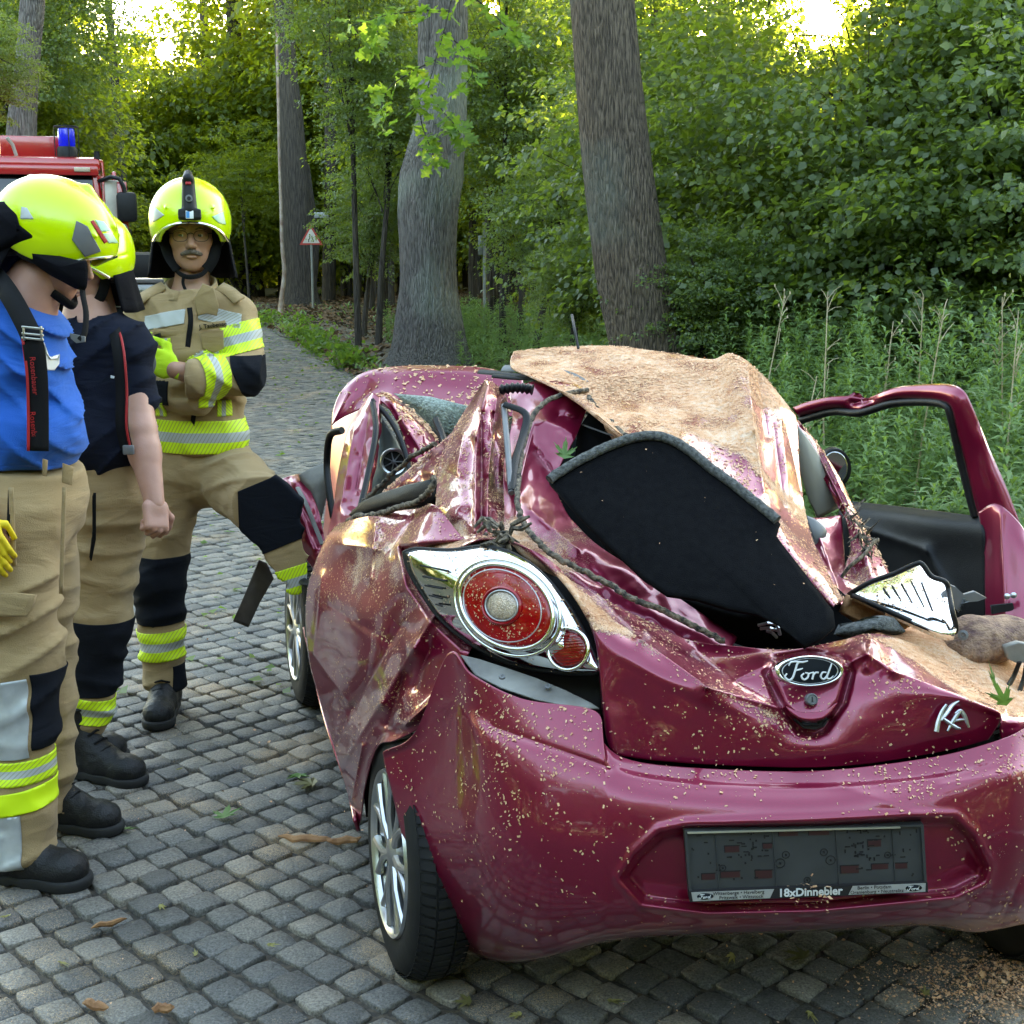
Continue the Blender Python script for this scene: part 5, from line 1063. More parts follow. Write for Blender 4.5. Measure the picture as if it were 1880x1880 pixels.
def cloth_material(name, c1, c2, weave=500, rough=.9, wr=.5, nscale=5):
    m, N, L, B = newmat(name); B.inputs['Roughness'].default_value = rough; B.inputs['Sheen Weight'].default_value = .12 if max(c1) > .08 else .0; B.inputs['Specular IOR Level'].default_value = .25 if max(c1) > .08 else .12
    tc = N.new('ShaderNodeTexCoord'); nz = N.new('ShaderNodeTexNoise'); nz.inputs['Scale'].default_value = nscale; nz.inputs['Detail'].default_value = 6; L.new(tc.outputs['Object'], nz.inputs['Vector'])
    mx = N.new('ShaderNodeMix'); mx.data_type = 'RGBA'; L.new(nz.outputs[0], mx.inputs['Factor']); mx.inputs['A'].default_value = (*c2, 1); mx.inputs['B'].default_value = (*c1, 1); L.new(mx.outputs['Result'], B.inputs['Base Color'])
    n2 = N.new('ShaderNodeTexNoise'); n2.inputs['Scale'].default_value = weave; n2.inputs['Detail'].default_value = 2; L.new(tc.outputs['Object'], n2.inputs['Vector'])
    n3 = N.new('ShaderNodeTexNoise'); n3.inputs['Scale'].default_value = 10; n3.inputs['Detail'].default_value = 2.5; n3.inputs['Distortion'].default_value = .8
    mp = N.new('ShaderNodeMapping'); mp.inputs['Scale'].default_value = (.6, .6, 1.7); mp.inputs['Rotation'].default_value = (.3, .4, .2); L.new(tc.outputs['Object'], mp.inputs[0]); L.new(mp.outputs[0], n3.inputs['Vector'])
    h = mathn(N, L, 'ADD', mathn(N, L, 'MULTIPLY', n2.outputs[0], .08), mathn(N, L, 'MULTIPLY', n3.outputs[0], wr))
    bp = N.new('ShaderNodeBump'); bp.inputs['Strength'].default_value = .8; bp.inputs['Distance'].default_value = .03; L.new(h, bp.inputs['Height']); L.new(bp.outputs[0], B.inputs['Normal']); return m
m_skin = skin_material('weathered_skin', (.46, .25, .165), (.36, .175, .11)); m_skin2 = skin_material('fair_skin', (.56, .31, .235), (.46, .22, .16))
m_tan = cloth_material('tan_turnout_cloth', (.41, .285, .145), (.31, .205, .10)); m_navyc = cloth_material('navy_cotton', (.012, .015, .028), (.008, .010, .020), wr=.6)
m_blue = cloth_material('blue_cotton', (.012, .12, .52), (.008, .09, .42), wr=.6); m_padc = cloth_material('dark_knee_patch', (.010, .012, .017), (.006, .007, .011), wr=.3)
m_leather = mat('black_boot_leather', (.012, .012, .013), .5, spec=.35, col2=(.007, .007, .008), nscale=25, bump=.35, bscale=220)
m_sole = mat('boot_sole', (.015, .015, .015), .8)
m_helm = mat('fluorescent_helmet_shell', (.66, .86, .006), .2, coat=.6, col2=(.62, .84, .006), nscale=3)
m_liner = mat('helmet_liner', (.012, .012, .014), .8); m_flap = cloth_material('black_neck_protector', (.005, .005, .008), (.003, .003, .005), wr=.3)
m_strap = mat('black_webbing', (.006, .006, .007), .8, spec=.2, bump=.3, bscale=600); m_red = mat('red_edging', (.45, .012, .015), .6); m_refl = mat('silver_reflective', (.50, .52, .53), .35, metal=.3, col2=(.40, .42, .43), nscale=30)
m_mint = mat('mint_reflective', (.40, .66, .50), .3, col2=(.36, .60, .46)); m_eye = mat('eye_white', (.62, .58, .54), .15, coat=1); m_iris = mat('eye_iris', (.03, .025, .02), .1, coat=1)
m_mous = mat('grey_moustache', (.24, .19, .155), .9, col2=(.11, .08, .065), nscale=150, bump=.8, bscale=500); m_hair = mat('short_dark_hair', (.04, .028, .02), .9, col2=(.02, .014, .01), nscale=200, bump=.8, bscale=500)
m_lip = mat('lip', (.38, .15, .12), .5)
def band_material(name, stops, hatch=True):
    m, N, L, B = newmat(name); at = N.new('ShaderNodeAttribute'); at.attribute_name = 'band'; a2 = N.new('ShaderNodeAttribute'); a2.attribute_name = 'along'
    rp = N.new('ShaderNodeValToRGB'); rp.color_ramp.interpolation = 'CONSTANT'; e = rp.color_ramp.elements; e[0].position = 0; e[0].color = (*stops[0][1], 1); e[1].position = stops[1][0] if len(stops) > 1 else .999; e[1].color = (*(stops[1] if len(stops) > 1 else stops[0])[1], 1)
    for p, c in stops[2:]: x = e.new(p); x.color = (*c, 1)
    L.new(at.outputs['Fac'], rp.inputs[0]); col = rp.outputs[0]
    if hatch:
        w = mathn(N, L, 'FRACT', mathn(N, L, 'ADD', mathn(N, L, 'MULTIPLY', a2.outputs['Fac'], 75), mathn(N, L, 'MULTIPLY', at.outputs['Fac'], 5)))
        k = mathn(N, L, 'MULTIPLY', mathn(N, L, 'GREATER_THAN', w, .72), .55)
        mx = N.new('ShaderNodeMix'); mx.data_type = 'RGBA'; L.new(k, mx.inputs['Factor']); L.new(col, mx.inputs['A']); mx.inputs['B'].default_value = (.20, .20, .07, 1); col = mx.outputs['Result']
    L.new(col, B.inputs['Base Color']); B.inputs['Roughness'].default_value = .55; return m
YL = (.66, .88, .01); SV = (.42, .43, .42)
m_band = band_material('reflective_band_yellow_silver', [(0, YL), (.36, SV), (.66, YL)]); m_bandy = band_material('fluorescent_band', [(0, YL)], False); m_bands = band_material('silver_hatched_band', [(0, (.45, .46, .45))])
def segsel(pts, r):
    pts = [Vector(p) for p in pts]
    def f(c):
        for a, b in zip(pts[:-1], pts[1:]):
            v = b - a; t = max(0, min(1, (c - a).dot(v) / v.length_squared)); 
            if (c - a - v * t).length < r: return True
        return False
    return f
def band(name, src, p, axis, w, m, par, sel=None, off=.004, extra=(), along=None):
    """band of width w centred at p, perpendicular to axis"""
    p = Vector(p); n = Vector(axis).normalized(); al = Vector(along).normalized() if along else n.orthogonal().normalized()
    sc = {'band': lambda co: ((co - np.array(p)) @ np.array(n)) / w + .5, 'along': lambda co: (co - np.array(p)) @ np.array(al) + 5}
    return cutout(name, src, [(p + n * w / 2, n), (p - n * w / 2, -n)] + list(extra), off, m, par, sel, sc)
# ---- base head, built once in its own frame (x right of the face, y forward, z up)
def head_base():
    S = SDF((-.105, -.125, -.235), (.105, .135, .14), .0031)
    S.ell((0, -.012, .035), (.076, .095, .088), k=0).ell((0, .028, -.03), (.064, .066, .090), k=.03).ell((0, .034, -.085), (.047, .046, .036), k=.03).ell((0, .068, -.106), (.020, .016, .016), k=.02)
    for s in (-1, 1):
        S.ell((s * .044, .054, -.026), (.022, .02, .017), k=.02)
        S.ell((s * .078, -.008, -.015), (.011, .020, .032), k=.006).ell((s * .088, -.002, -.013), (.006, .011, .020), k=.004, op='s')
    S.cap((-.036, .078, .014), (.036, .078, .014), .010, k=.014).cap((0, .083, .010), (0, .083, .012), .01, k=.01)
    for s in (-1, 1): S.ell((s * .031, .099, -.006), (.019, .018, .013), k=.012, op='s')
    S.cap((0, .084, .004), (0, .110, -.036), .0075, .0120, k=.009)
    for s in (-1, 1):
        S.ell((s * .0115, .100, -.0405), (.0075, .010, .0075), k=.006); S.ell((s * .006, .108, -.050), (.0035, .005, .005), k=.002, op='s')
        S.ell((s * .031, .077, -.006), (.0150, .0142, .0135), k=.003); S.ell((s * .031, .094, -.0065), (.0125, .012, .0037), k=.002, op='s')
        S.cap((s * .020, .093, -.040), (s * .032, .080, -.070), .0022, k=.006, op='s')
    S.ell((0, .083, -.060), (.026, .014, .014), k=.01).ell((0, .094, -.0645), (.022, .008, .0045), k=.004).ell((0, .092, -.0745), (.018, .009, .0055), k=.004)
    S.box((0, .103, -.0692), (.022, .010, .0011), rnd=.001, k=.003, op='s')
    S.cap((0, -.015, -.07), (0, -.030, -.225), .054, .060, k=.02)
    return relax(S.tomesh('head'), 1, .4)
HEAD = head_base()
def frameM(c, fwd, up=(0, 0, 1), s=1.0):
    y = Vector(fwd).normalized(); x = y.cross(Vector(up)).normalized(); z = x.cross(y)
    M = Matrix((x, y, z)).transposed().to_4x4(); M.translation = Vector(c); return M @ Matrix.Scale(s, 4)
def join(name, meshes, m, par):
    V = []; F = []; b = 0
    vs_, qs = [], []
    for me in meshes:
        n = len(me.vertices); co = np.empty(n * 3, np.float32); me.vertices.foreach_get('co', co); q = np.empty(len(me.loops), np.int32); me.loops.foreach_get('vertex_index', q)
        vs_.append(co.reshape(-1, 3)); qs.append(q.reshape(-1, 4) + b); b += n
    return link(name, fastmesh(name, np.vstack(vs_), np.vstack(qs), True), m, par)
def tr(me, M):
    me = me.copy(); me.transform(M); return me
def eyes(M, par, look=(0, 1, 0)):
    for s in (-1, 1):
        c = M @ Vector((s * .031, .0768, -.006)); k = M.to_scale()[0]; d = (M.to_3x3() @ Vector(look)).normalized(); q = Matrix.Translation(c) @ d.to_track_quat('Z', 'Y').to_matrix().to_4x4()
        R = .0126 * k; prof = [(R * math.sin(a), R * math.cos(a)) for a in np.linspace(3.1, .5, 10)]
        e = MB().lathe(prof, q, 20).build('eyeball', m_eye, par)
        MB().lathe([(R * math.sin(a) * 1.005, R * math.cos(a) * 1.005) for a in np.linspace(.52, .01, 5)], q, 16).build('iris', m_iris, e)
# ---- helmet in head frame
def helmet_mesh():
    S = SDF((-.175, -.21, -.13), (.175, .19, .215), .0038)
    S.ell((0, -.014, .032), (.134, .168, .144), k=0, pw=2.05)
    S.cap((0, .120, .108), (0, .03, .168), .017, .017, k=.004).cap((0, .03, .168), (0, -.12, .135), .017, .012, k=.004)
    for s in (-1, 1):
        S.cap((s * .070, .118, .082), (s * .084, .0, .124), .007, .009, k=.003); S.cap((s * .084, .0, .124), (s * .074, -.14, .060), .009, .007, k=.003)
        S.cap((s * .136, .085, .035), (s * .141, -.10, .030), .004, k=.006, op='s')
    S.ell((0, .175, -.062), (.128, .165, .098), k=.006, op='s')
    S.half((0, 0, -.066), (0, 0, -1), k=.004); S.half((0, -.12, -.05), (0, -.75, -1), k=.006)
    S.ell((0, -.014, .028), (.124, .157, .134), k=0, op='s', pw=2.05)
    S.box((0, 0, -.09), (.118, .12, .06), k=.006, op='s')
    return relax(S.tomesh('helmet'), 1, .2)
HELM = helmet_mesh()
def helmet(M, label, lamp=True, sidepad=False, visor=True):
    t = None
    me = tr(HELM, M); me.materials.append(m_helm); c = M @ Vector((0, 0, .03))
    return me
def helmet_parts(M, person, lamp=True, side=(1, -1)):
    hm = bpy.data.objects.new('helmet', None); COL.objects.link(hm); hm.parent = person; hm.location = M @ Vector((0, 0, .05)); hm.matrix_parent_inverse = person.matrix_basis.inverted()
    me = tr(HELM, M); me.materials.append(m_helm); link('shell', me, None, hm)
    R3 = M.to_3x3().normalized(); k = M.to_scale()[0]; ax = lambda v: R3 @ Vector(v)
    S = SDF((-.15, -.19, -.11), (.15, .17, .19), .006); S.ell((0, -.014, .028), (.1225, .155, .132), k=0, pw=2.05); S.ell((0, .17, -.07), (.120, .16, .10), k=.006, op='s'); S.half((0, 0, -.075), (0, 0, -1)); S.box((0, .03, -.06), (.095, .13, .105), rnd=.05, k=.01, op='s')
    link('liner', tr(S.tomesh('liner'), M), m_liner, hm)
    # front visor edge
    q = [(.128 * math.sin(a), .010 + .140 * math.cos(a), .038 - .075 * (abs(a) / 1.25) ** 2.2) for a in np.linspace(-1.15, 1.15, 19)]
    MB().tube([M @ Vector(v) for v in q], .0045 * k, 8, flat=1.6).build('visor_edge', m_chrome, hm)
    for s in side:
        cutout('reflective_patch', me, [(M @ Vector((0, .080, 0)), ax((0, 1, 0))), (M @ Vector((0, -.0, 0)), ax((0, -1, .35))), (M @ Vector((0, 0, .078)), ax((0, .35, 1))), (M @ Vector((0, 0, .030)), ax((0, .2, -1))), (M @ Vector((s * .10, 0, 0)), ax((-s, 0, 0)))], .0015, m_refl if s < 0 else m_mint, hm)
        cutout('helmet_pad', me, [(M @ Vector((0, .118, 0)), ax((0, 1, .5))), (M @ Vector((0, .065, 0)), ax((0, -1, -.6))), (M @ Vector((0, 0, .045)), ax((0, 0, 1))), (M @ Vector((0, 0, -.03)), ax((0, 0, -1))), (M @ Vector((s * .07, 0, 0)), ax((-s, 0, 0)))], .004, m_greyp, hm) if not lamp else None
    if lamp:
        S = SDF((-.05, .08, .03), (.05, .20, .21), .003)
        S.cap((0, .148, .078), (0, .120, .160), .024, .020, k=.01); S.box((0, .160, .062), (.036, .012, .017), Matrix.Rotation(.25, 4, 'X'), rnd=.006, k=.008); S.cap((0, .128, .172), (0, .100, .185), .018, .014, k=.01)
        link('helmet_lamp', tr(relax(S.tomesh('helmet_lamp'), 1), M), m_blackp, hm)
        for (z, y, r, mm, h) in [(.112, .166, .011, m_greyp, .004), (.112, .1695, .006, m_hole, .003)]:
            MB().lathe([(r * k, -.004), (r * k, h * k), (.001, h * k)], Matrix.Translation(M @ Vector((0, y, z))) @ (ax((0, 1, .25))).to_track_quat('Z', 'Y').to_matrix().to_4x4(), 20).build('lamp_lens', mm, hm)
        MB().box(M @ Vector((0, .144, .158)), (.018 * k, .008, .010 * k), (R3 @ Matrix.Rotation(.5, 3, 'X')).to_4x4(), bev=.003).build('lamp_switch', m_red, hm)
        sh = MB().box(M @ Vector((0, .1735, .062)), (.024 * k, .003, .026 * k), (R3 @ Matrix.Rotation(.25, 3, 'X')).to_4x4(), bev=.001).build('front_badge', m_white, hm)
        MB().box(M @ Vector((.0055, .1755, .062)), (.010 * k, .003, .020 * k), (R3 @ Matrix.Rotation(.25, 3, 'X')).to_4x4()).build('badge_emblem', mat('badge_blue', (.02, .25, .6), .3), sh)
    return hm, me
def neck_flap(M, person, a0=70, a1=290, drop=.125, flare=.018):
    n = 40; V = []; F = []; rows = 8
    for j in range(rows):
        f = j / (rows - 1)
        for i in range(n):
            a = math.radians(a0 + (a1 - a0) * i / (n - 1)); w = 1 + .03 * math.sin(i * 1.3) * f
            e = math.sin(math.pi * i / (n - 1)) ** .35
            V.append(M @ Vector(((.124 + flare * f) * math.sin(a) * w, -.008 + (.146 + flare * f) * math.cos(a) * w, -.022 - drop * f * 1.12 * (.75 + .25 * e))))
    for j in range(rows - 1):
        for i in range(n - 1): F.append((j * n + i, j * n + i + 1, (j + 1) * n + i + 1, (j + 1) * n + i))
    o = link('neck_protector', mesh('neck_protector', V, F), m_flap, person); thick(o, .005, 0); return o
def strap_path(name, M, pts, r, m, par, flat=.25, dens=6):
    q = cr(np.array(pts, float), len(pts) * dens); return MB().tube([M @ Vector(v) for v in q], r * M.to_scale()[0], 8, flat=flat).build(name, m, par)
def strip(name, pts, normals_to, w, t, m, par, dens=6):
    """flat ribbon through world points, facing direction normals_to"""
    q = [Vector(v) for v in cr(np.array([tuple(p) for p in pts]), len(pts) * dens)]; V = []; F = []; nn = Vector(normals_to).normalized()
    for i, p in enumerate(q):
        d = (q[min(i + 1, len(q) - 1)] - q[max(i - 1, 0)]).normalized(); s = d.cross(nn).normalized(); V += [p - s * w / 2, p + s * w / 2]
    F = [(2 * i, 2 * i + 1, 2 * i + 3, 2 * i + 2) for i in range(len(q) - 1)]
    o = link(name, mesh(name, V, F), m, par); thick(o, t, 0); return o
# ---- boots: shaft, foot, sole
def boot(person, heel, fwd, z0=0.0, size=1.0, shaft=.24, trim=True, laces=True, tilt=0.0):
    M = frameM((heel[0], heel[1], z0), (fwd[0], fwd[1], tilt), s=size)
    S = SDF((-.085, -.075, -.01), (.085, .30, .30), .0048)
    S.cap((0, .01, .06), (0, .0, shaft), .055, .062, k=0).cap((0, .0, .05), (0, .10, .052), .046, .047, k=.03).cap((0, .10, .050), (0, .205, .046), .047, .046, k=.03, sq=((0, 0, 1), .95)).ell((0, .20, .05), (.052, .062, .042), k=.03).cap((0, .04, .12), (0, .12, .075), .045, .042, k=.03)
    S.folds(.0022, 45, 4); S.half((0, 0, .022), (0, 0, -1)); S.half((0, 0, shaft), (0, 0, 1))
    b = link('boot', tr(relax(S.tomesh('boot'), 1), M), m_leather, person)
    T = SDF((-.085, -.085, -.01), (.085, .30, .05), .0045); T.cap((0, .0, .02), (0, .10, .02), .051, .048, k=0).cap((0, .10, .02), (0, .205, .02), .048, .055, k=.03).ell((0, .21, .02), (.058, .066, .04), k=.02)
    T.half((0, 0, .034), (0, 0, 1)); T.half((0, 0, 0), (0, 0, -1)); T.box((0, .085, 0), (.08, .016, .010), k=.004, op='s')
    link('sole', tr(relax(T.tomesh('sole'), 1), M), m_sole, b)
    if laces:
        for i in range(4):
            y, z = .125 - .024 * i, .112 + .024 * i; MB().tube([M @ Vector((-.03, y, z - .006)), M @ Vector((0, y + .012, z + .006)), M @ Vector((.03, y, z - .006))], .004, 6).build('lace', m_strap, b)
    if trim:
        for i in range(3): MB().tube([M @ Vector((-.022 + .016 * i, .185, .0945 - abs(i - 1) * .003)), M @ Vector((-.018 + .016 * i, .215, .0905 - abs(i - 1) * .003)), M @ Vector((-.014 + .016 * i, .235, .083 - abs(i - 1) * .003))], .0025, 5).build('yellow_stripe', m_bandy, b)
    MB().tube([M @ Vector((.063 * math.cos(a), .066 * math.sin(a), shaft)) for a in np.linspace(0, 6.28, 21)[:-1]], .006, 6, closed=True).build('boot_rim', m_leather, b)
# ---- hand: x across palm, y from wrist to fingers, z back of hand
def hand_mesh(curl=(.5, .6, .5), spread=.06, thumb=.8, s=1.0, mir=1, fat=1.0):
    S = SDF((-.075, -.03, -.095), (.075, .21, .05), .0034)
    S.cap((0, -.02, 0), (0, .02, 0), .027, .029, k=0, sq=((0, 0, 1), .75)); S.box((0, .052, 0), (.041, .045, .015), rnd=.014, k=.015); S.ell((mir * -.028, .035, -.010), (.018, .032, .017), k=.012)
    for i in range(4):
        x = mir * (-.031 + .0205 * i); L_ = [(.040, .026, .021), (.045, .029, .023), (.041, .027, .022), (.032, .021, .019)][i]; a = (i - 1.4) * spread * mir; y0 = [.093, .097, .094, .086][i]
        p = Vector((x, y0, 0)); ang = 0; r = .0092 * fat - .0008 * (i == 3)
        for j in range(3):
            ang += curl[j] * (1 + .06 * i); d = Vector((math.sin(a) * math.cos(ang), math.cos(a) * math.cos(ang), -math.sin(ang))); q = p + d * L_[j]
            S.cap(p, q, r - j * .0008, r - .0008 - j * .0008, k=.004 if j == 0 else .002); p = q
    p = Vector((mir * -.036, .030, -.008)); dirs = [Vector((mir * -.75, .55, -.35)), Vector((mir * -.25, .85, -.55 * thumb)), Vector((mir * .25 * thumb, .85, -.5 * thumb))]
    for d, l in zip(dirs, (.034, .030, .025)): q = p + d.normalized() * l; S.cap(p, q, .0115 * fat, .0100 * fat, k=.006); p = q
    return relax(S.tomesh('hand'), 1)
def WP(px, py, D): return tuple(P(px, py, D))
# ================= person 3: arms crossed, facing the camera, one foot up on the car
def pixcut(name, src, poly, off, m, par, flip=0):
    C = Vector((0, 0, CAMZ)); pts = [P(x, y, 3.0) for x, y in poly]; cen = sum(pts, Vector()) / len(pts); pl = []
    for i in range(len(pts)):
        a, b = pts[i], pts[(i + 1) % len(pts)]; n = (a - C).cross(b - C).normalized()
        if (cen - C).dot(n) > 0: n = -n
        pl.append((a, n))
    yc = np.mean([v.co.y for v in list(src.vertices)[::50]])
    return cutout(name, src, pl, off, m, par, lambda c: c.y < yc)
def person_c():
    A = G(318, 1325); t = thing('person', 'moustached firefighter in tan turnout coat and yellow helmet, arms crossed, one foot on the wreck', 'person', (A.x, A.y, 0))
    # coat
    S = SDF(P(205, 868, 4.75) - Vector((0, .32, 0)), P(500, 480, 5.15) + Vector((0, .22, .05)), .0072)
    S.cap(WP(352, 610, 5.02), WP(366, 800, 4.98), .168, .176, k=0, sq=((0, 1, 0), .74)).cap(WP(290, 572, 5.02), WP(418, 572, 5.02), .085, k=.05).ell(WP(352, 640, 4.98), (.17, .13, .15), k=.04)
    S.cap(WP(262, 586, 5.02), WP(262, 712, 4.93), .080, .070, k=.025).cap(WP(268, 712, 4.93), WP(365, 735, 4.82), .064, .058, k=.02)
    S.cap(WP(432, 586, 5.02), WP(452, 686, 4.90), .080, .074, k=.025).cap(WP(452, 686, 4.90), WP(352, 694, 4.76), .074, .070, k=.02)
    S.box(P(322, 690, 4.745), (.035, .068, .088), rnd=.004, k=.004, op='s')
    S.cap(WP(352, 560, 5.02), WP(352, 520, 5.03), .095, .088, k=.03)
    S.folds(.008, 9, 3, (1, 1, 1.2)).drape(.013, (.8, 0, .7), .085, 5)
    S.cap(WP(352, 470, 5.02), WP(352, 555, 5.0), .080, .060, k=.004, op='s')
    S.half(P(352, 538, 5.0), (-.1, .25, 1), k=.004); S.half(P(360, 832, 4.95), (0, 0, -1), k=.01)
    a, b = P(352, 694, 4.76), P(352, 694, 4.76) + Vector((-.3, 0, 0)); S.cap(a - Vector((.02, 0, 0)), b, .060, .060, k=.003, op='s') if False else None
    cm = relax(S.tomesh('coat'), 1, .4); coat = link('coat', cm, m_tan, t)
    fa = [WP(452, 686, 4.90), WP(352, 694, 4.76)]; fd = (Vector(fa[1]) - Vector(fa[0])).normalized()
    band('reflective_band', cm, P(384, 694, 4.80), fd, .098, m_band, coat, segsel(fa, .105), along=(0, 0, 1))
    ua = [WP(430, 560, 5.02), WP(452, 680, 4.90)]; ud = Vector((.25, 0, -1)).normalized(); band('reflective_band', cm, P(442, 620, 4.95), ud, .105, m_band, coat, lambda c: c.x > P(412, 620, 4.98).x and segsel(ua, .12)(c), along=(1, 0, 0))
    band('reflective_band', cm, P(262, 632, 4.95), (-.1, 0, -1), .10, m_band, coat, lambda c: c.x < P(292, 620, 4.98).x, along=(1, 0, 0))
    band('reflective_band', cm, P(352, 797, 4.95), (-.02, 0, -1), .118, m_band, coat, lambda c: c.z < P(352, 755, 4.9).z, along=(1, 0, 0))
    band('silver_band', cm, P(300, 588, 4.9), (.18, 0, -1), .05, m_bands, coat, lambda c: c.y < 5.0, extra=[(P(262, 588, 4.9), (-1, 0, 0)), (P(341, 588, 4.9), (1, 0, 0))], along=(1, 0, 0))
    band('silver_band', cm, P(405, 583, 4.9), (-.25, 0, -1), .052, m_bands, coat, lambda c: c.y < 5.0, extra=[(P(364, 588, 4.9), (-1, 0, 0)), (P(440, 588, 4.9), (1, 0, 0))], along=(1, 0, 0))
    band('silver_band', cm, P(400, 632, 4.9), (1, 0, 0), .045, m_band, coat, lambda c: P(390, 655, 4.85).z < c.z < P(390, 612, 4.85).z and c.y < 4.98, along=(0, 0, 1))
    band('silver_band', cm, P(310, 640, 4.9), (1, 0, 0), .035, m_band, coat, lambda c: P(390, 660, 4.85).z < c.z < P(390, 622, 4.85).z and c.y < 4.98, along=(0, 0, 1))
    for px in (298, 412): band('silver_band', cm, P(px, 750, 4.9), (1, 0, 0), .045, m_band, coat, lambda c: P(390, 766, 4.85).z < c.z < P(390, 738, 4.85).z and c.y < 4.95, along=(0, 0, 1))
    band('elbow_patch', cm, P(462, 690, 4.9), (-.55, .1, -.25), .13, m_padc, coat, lambda c: c.x > P(425, 700, 4.9).x, extra=[(P(440, 700, 4.85), (-1, 0, -.3)), (P(452, 738, 4.9), (0, 0, -1)), (P(462, 652, 4.9), (0, 0, 1))])
    band('elbow_patch', cm, P(290, 718, 4.85), (1, 0, 0), .09, m_padc, coat, lambda c: P(290, 742, 4.85).z < c.z < P(290, 700, 4.85).z and c.y < 4.93)
    # zip, flap, pocket flaps, epaulettes, name strip
    fy = lambda px, py, o=0.0: P(px, py, 4.862 + o)
    strip('zip', [fy(348, 565, .015), fy(350, 590), fy(346, 625, -.005), fy(343, 658, -.012)], (0, -1, .1), .018, .004, m_strap, coat)
    strip('zip', [fy(358, 742, 0), fy(354, 775, -.005), fy(346, 825, -.008)], (0, -1, .1), .016, .004, m_strap, coat)
    def flap(name, poly, d, m=m_tan, th=.006): return fill(name, poly, lambda x, y: d + 0 * np.asarray(x, float), m, coat, th, bulge=.006, per=0)
    flap('pocket_flap', [(366, 612), (388, 607), (410, 606), (411, 640), (392, 648), (372, 640)], 4.855); flap('pocket_flap', [(282, 602), (334, 608), (334, 621), (282, 615)], 4.865); 
    flap('storm_collar', [(356, 548), (372, 520), (392, 528), (402, 562), (398, 580), (380, 576), (362, 580)], 4.875, th=.008)
    strip('epaulette', [P(440, 552, 4.93), P(422, 536, 4.955), P(403, 526, 4.98)], (-.1, -.6, .8), .045, .008, m_tan, coat); strip('epaulette', [P(246, 556, 4.93), P(276, 538, 4.955), P(302, 524, 4.98)], (.1, -.6, .8), .045, .008, m_tan, coat)
    nt = flap('name_strip', [(367, 594), (414, 588), (415, 601), (368, 606)], 4.848, th=.003)
    me = text_mesh('J. Taubenee', .021, .0003, .0004); o_ = P(391, 597.5, 4.840); x = (P(414, 594.5, 4.84) - P(368, 600.5, 4.84)).normalized(); z = Vector((0, -1, .1)).normalized(); z = (z - x * z.dot(x)).normalized(); Mx = Matrix((x, z.cross(x), z)).transposed().to_4x4(); Mx.translation = o_; me.transform(Mx); link('lettering', me, m_strap, nt)
    fill('radio_clip', [(283, 614), (292, 612), (293, 632), (284, 634)], lambda x, y: 4.84 + 0 * np.asarray(x, float), m_blackp, coat, .02)
    # trousers
    S = SDF(P(232, 1268, 4.85) - Vector((0, .22, .03)), Vector((P(585, 900, 4.5).x, 5.28, P(300, 795, 5).z)), .008)
    S.cap(WP(360, 815, 5.0), WP(360, 850, 5.0), .168, .175, k=0, sq=((0, 1, 0), .78)).cap(WP(312, 872, 5.02), WP(291, 1070, 4.93), .122, .088, k=.05).cap(WP(291, 1070, 4.93), WP(304, 1262, 4.90), .086, .078, k=.03)
    S.cap(WP(412, 868, 4.98), WP(492, 938, 4.64), .125, .105, k=.05).cap(WP(492, 938, 4.64), WP(540, 1085, 4.56), .098, .074, k=.03).cap(WP(540, 1085, 4.56), WP(562, 1190, 4.56), .074, .068, k=.02)
    S.folds(.010, 8, 8, (1, 1, 1.5)).drape(.016, (-.35, 0, 1), .10, 9); S.half(P(304, 1262, 4.9), (0, 0, -1), k=.008)
    tm = relax(S.tomesh('trousers'), 1, .4); tro = link('trousers', tm, m_tan, t)
    l1 = [WP(291, 1000, 4.95), WP(304, 1262, 4.90)]; l2 = [WP(492, 920, 4.64), WP(540, 1085, 4.56), WP(562, 1190, 4.56)]
    band('reflective_band', tm, P(300, 1180, 4.90), (.05, 0, -1), .105, m_band, tro, segsel(l1, .13), along=(1, 0, 0))
    band('knee_patch', tm, P(291, 1082, 4.9), (0, 0, -1), .25, m_padc, tro, lambda c: c.y < 4.96 and segsel(l1, .13)(c))
    d2 = (Vector(l2[1]) - Vector(l2[0])).normalized(); band('reflective_band', tm, P(535, 1078, 4.56), (.32, 0, -1), .105, m_band, tro, segsel(l2, .12), along=(1, 0, 0))
    band('knee_patch', tm, P(490, 948, 4.6), (.42, -.1, -1), .235, m_padc, tro, lambda c: c.y < 4.68 and segsel(l2, .15)(c), extra=[(P(434, 940, 4.6), (-1, 0, 0))])
    band('trouser_cuff', tm, P(556, 1160, 4.56), (.25, 0, -1), .16, m_padc, tro, segsel([WP(548, 1120, 4.56), l2[2]], .11))
    band('trouser_cuff', tm, P(335, 1240, 4.9), (0, 0, -1), .10, m_padc, tro, lambda c: c.z < P(322, 1200, 4.88).z and c.y < 4.95, extra=[(P(322, 1240, 4.88), (-1, 0, 0))])
    fill('pocket_flap', [(250, 905), (262, 900), (266, 980), (254, 985)], lambda x, y: 4.9 + 0 * np.asarray(x, float), m_tan, tro, .01)
    boot(t, (P(306, 1270, 4.93).x, 4.93), (.10, -1), trim=False); boot(t, (P(590, 1160, 4.62).x, 4.60), (.8, -.6), z0=.33, trim=False, laces=False)
    # skin: head, neck, wrist; hidden core keeps it one body
    M = frameM(P(350, 426, 5.03), (.22, -.97, -.06), s=1.10)
    core = SDF(P(240, 880, 5) - Vector((0, .2, .05)), P(460, 480, 5) + Vector((0, .2, .05)), .014); core.cap(WP(352, 600, 5.03), WP(362, 850, 5.03), .13, .12, k=0, sq=((0, 1, 0), .7)).cap(WP(352, 510, 5.04), WP(352, 600, 5.03), .062, .09, k=.04)
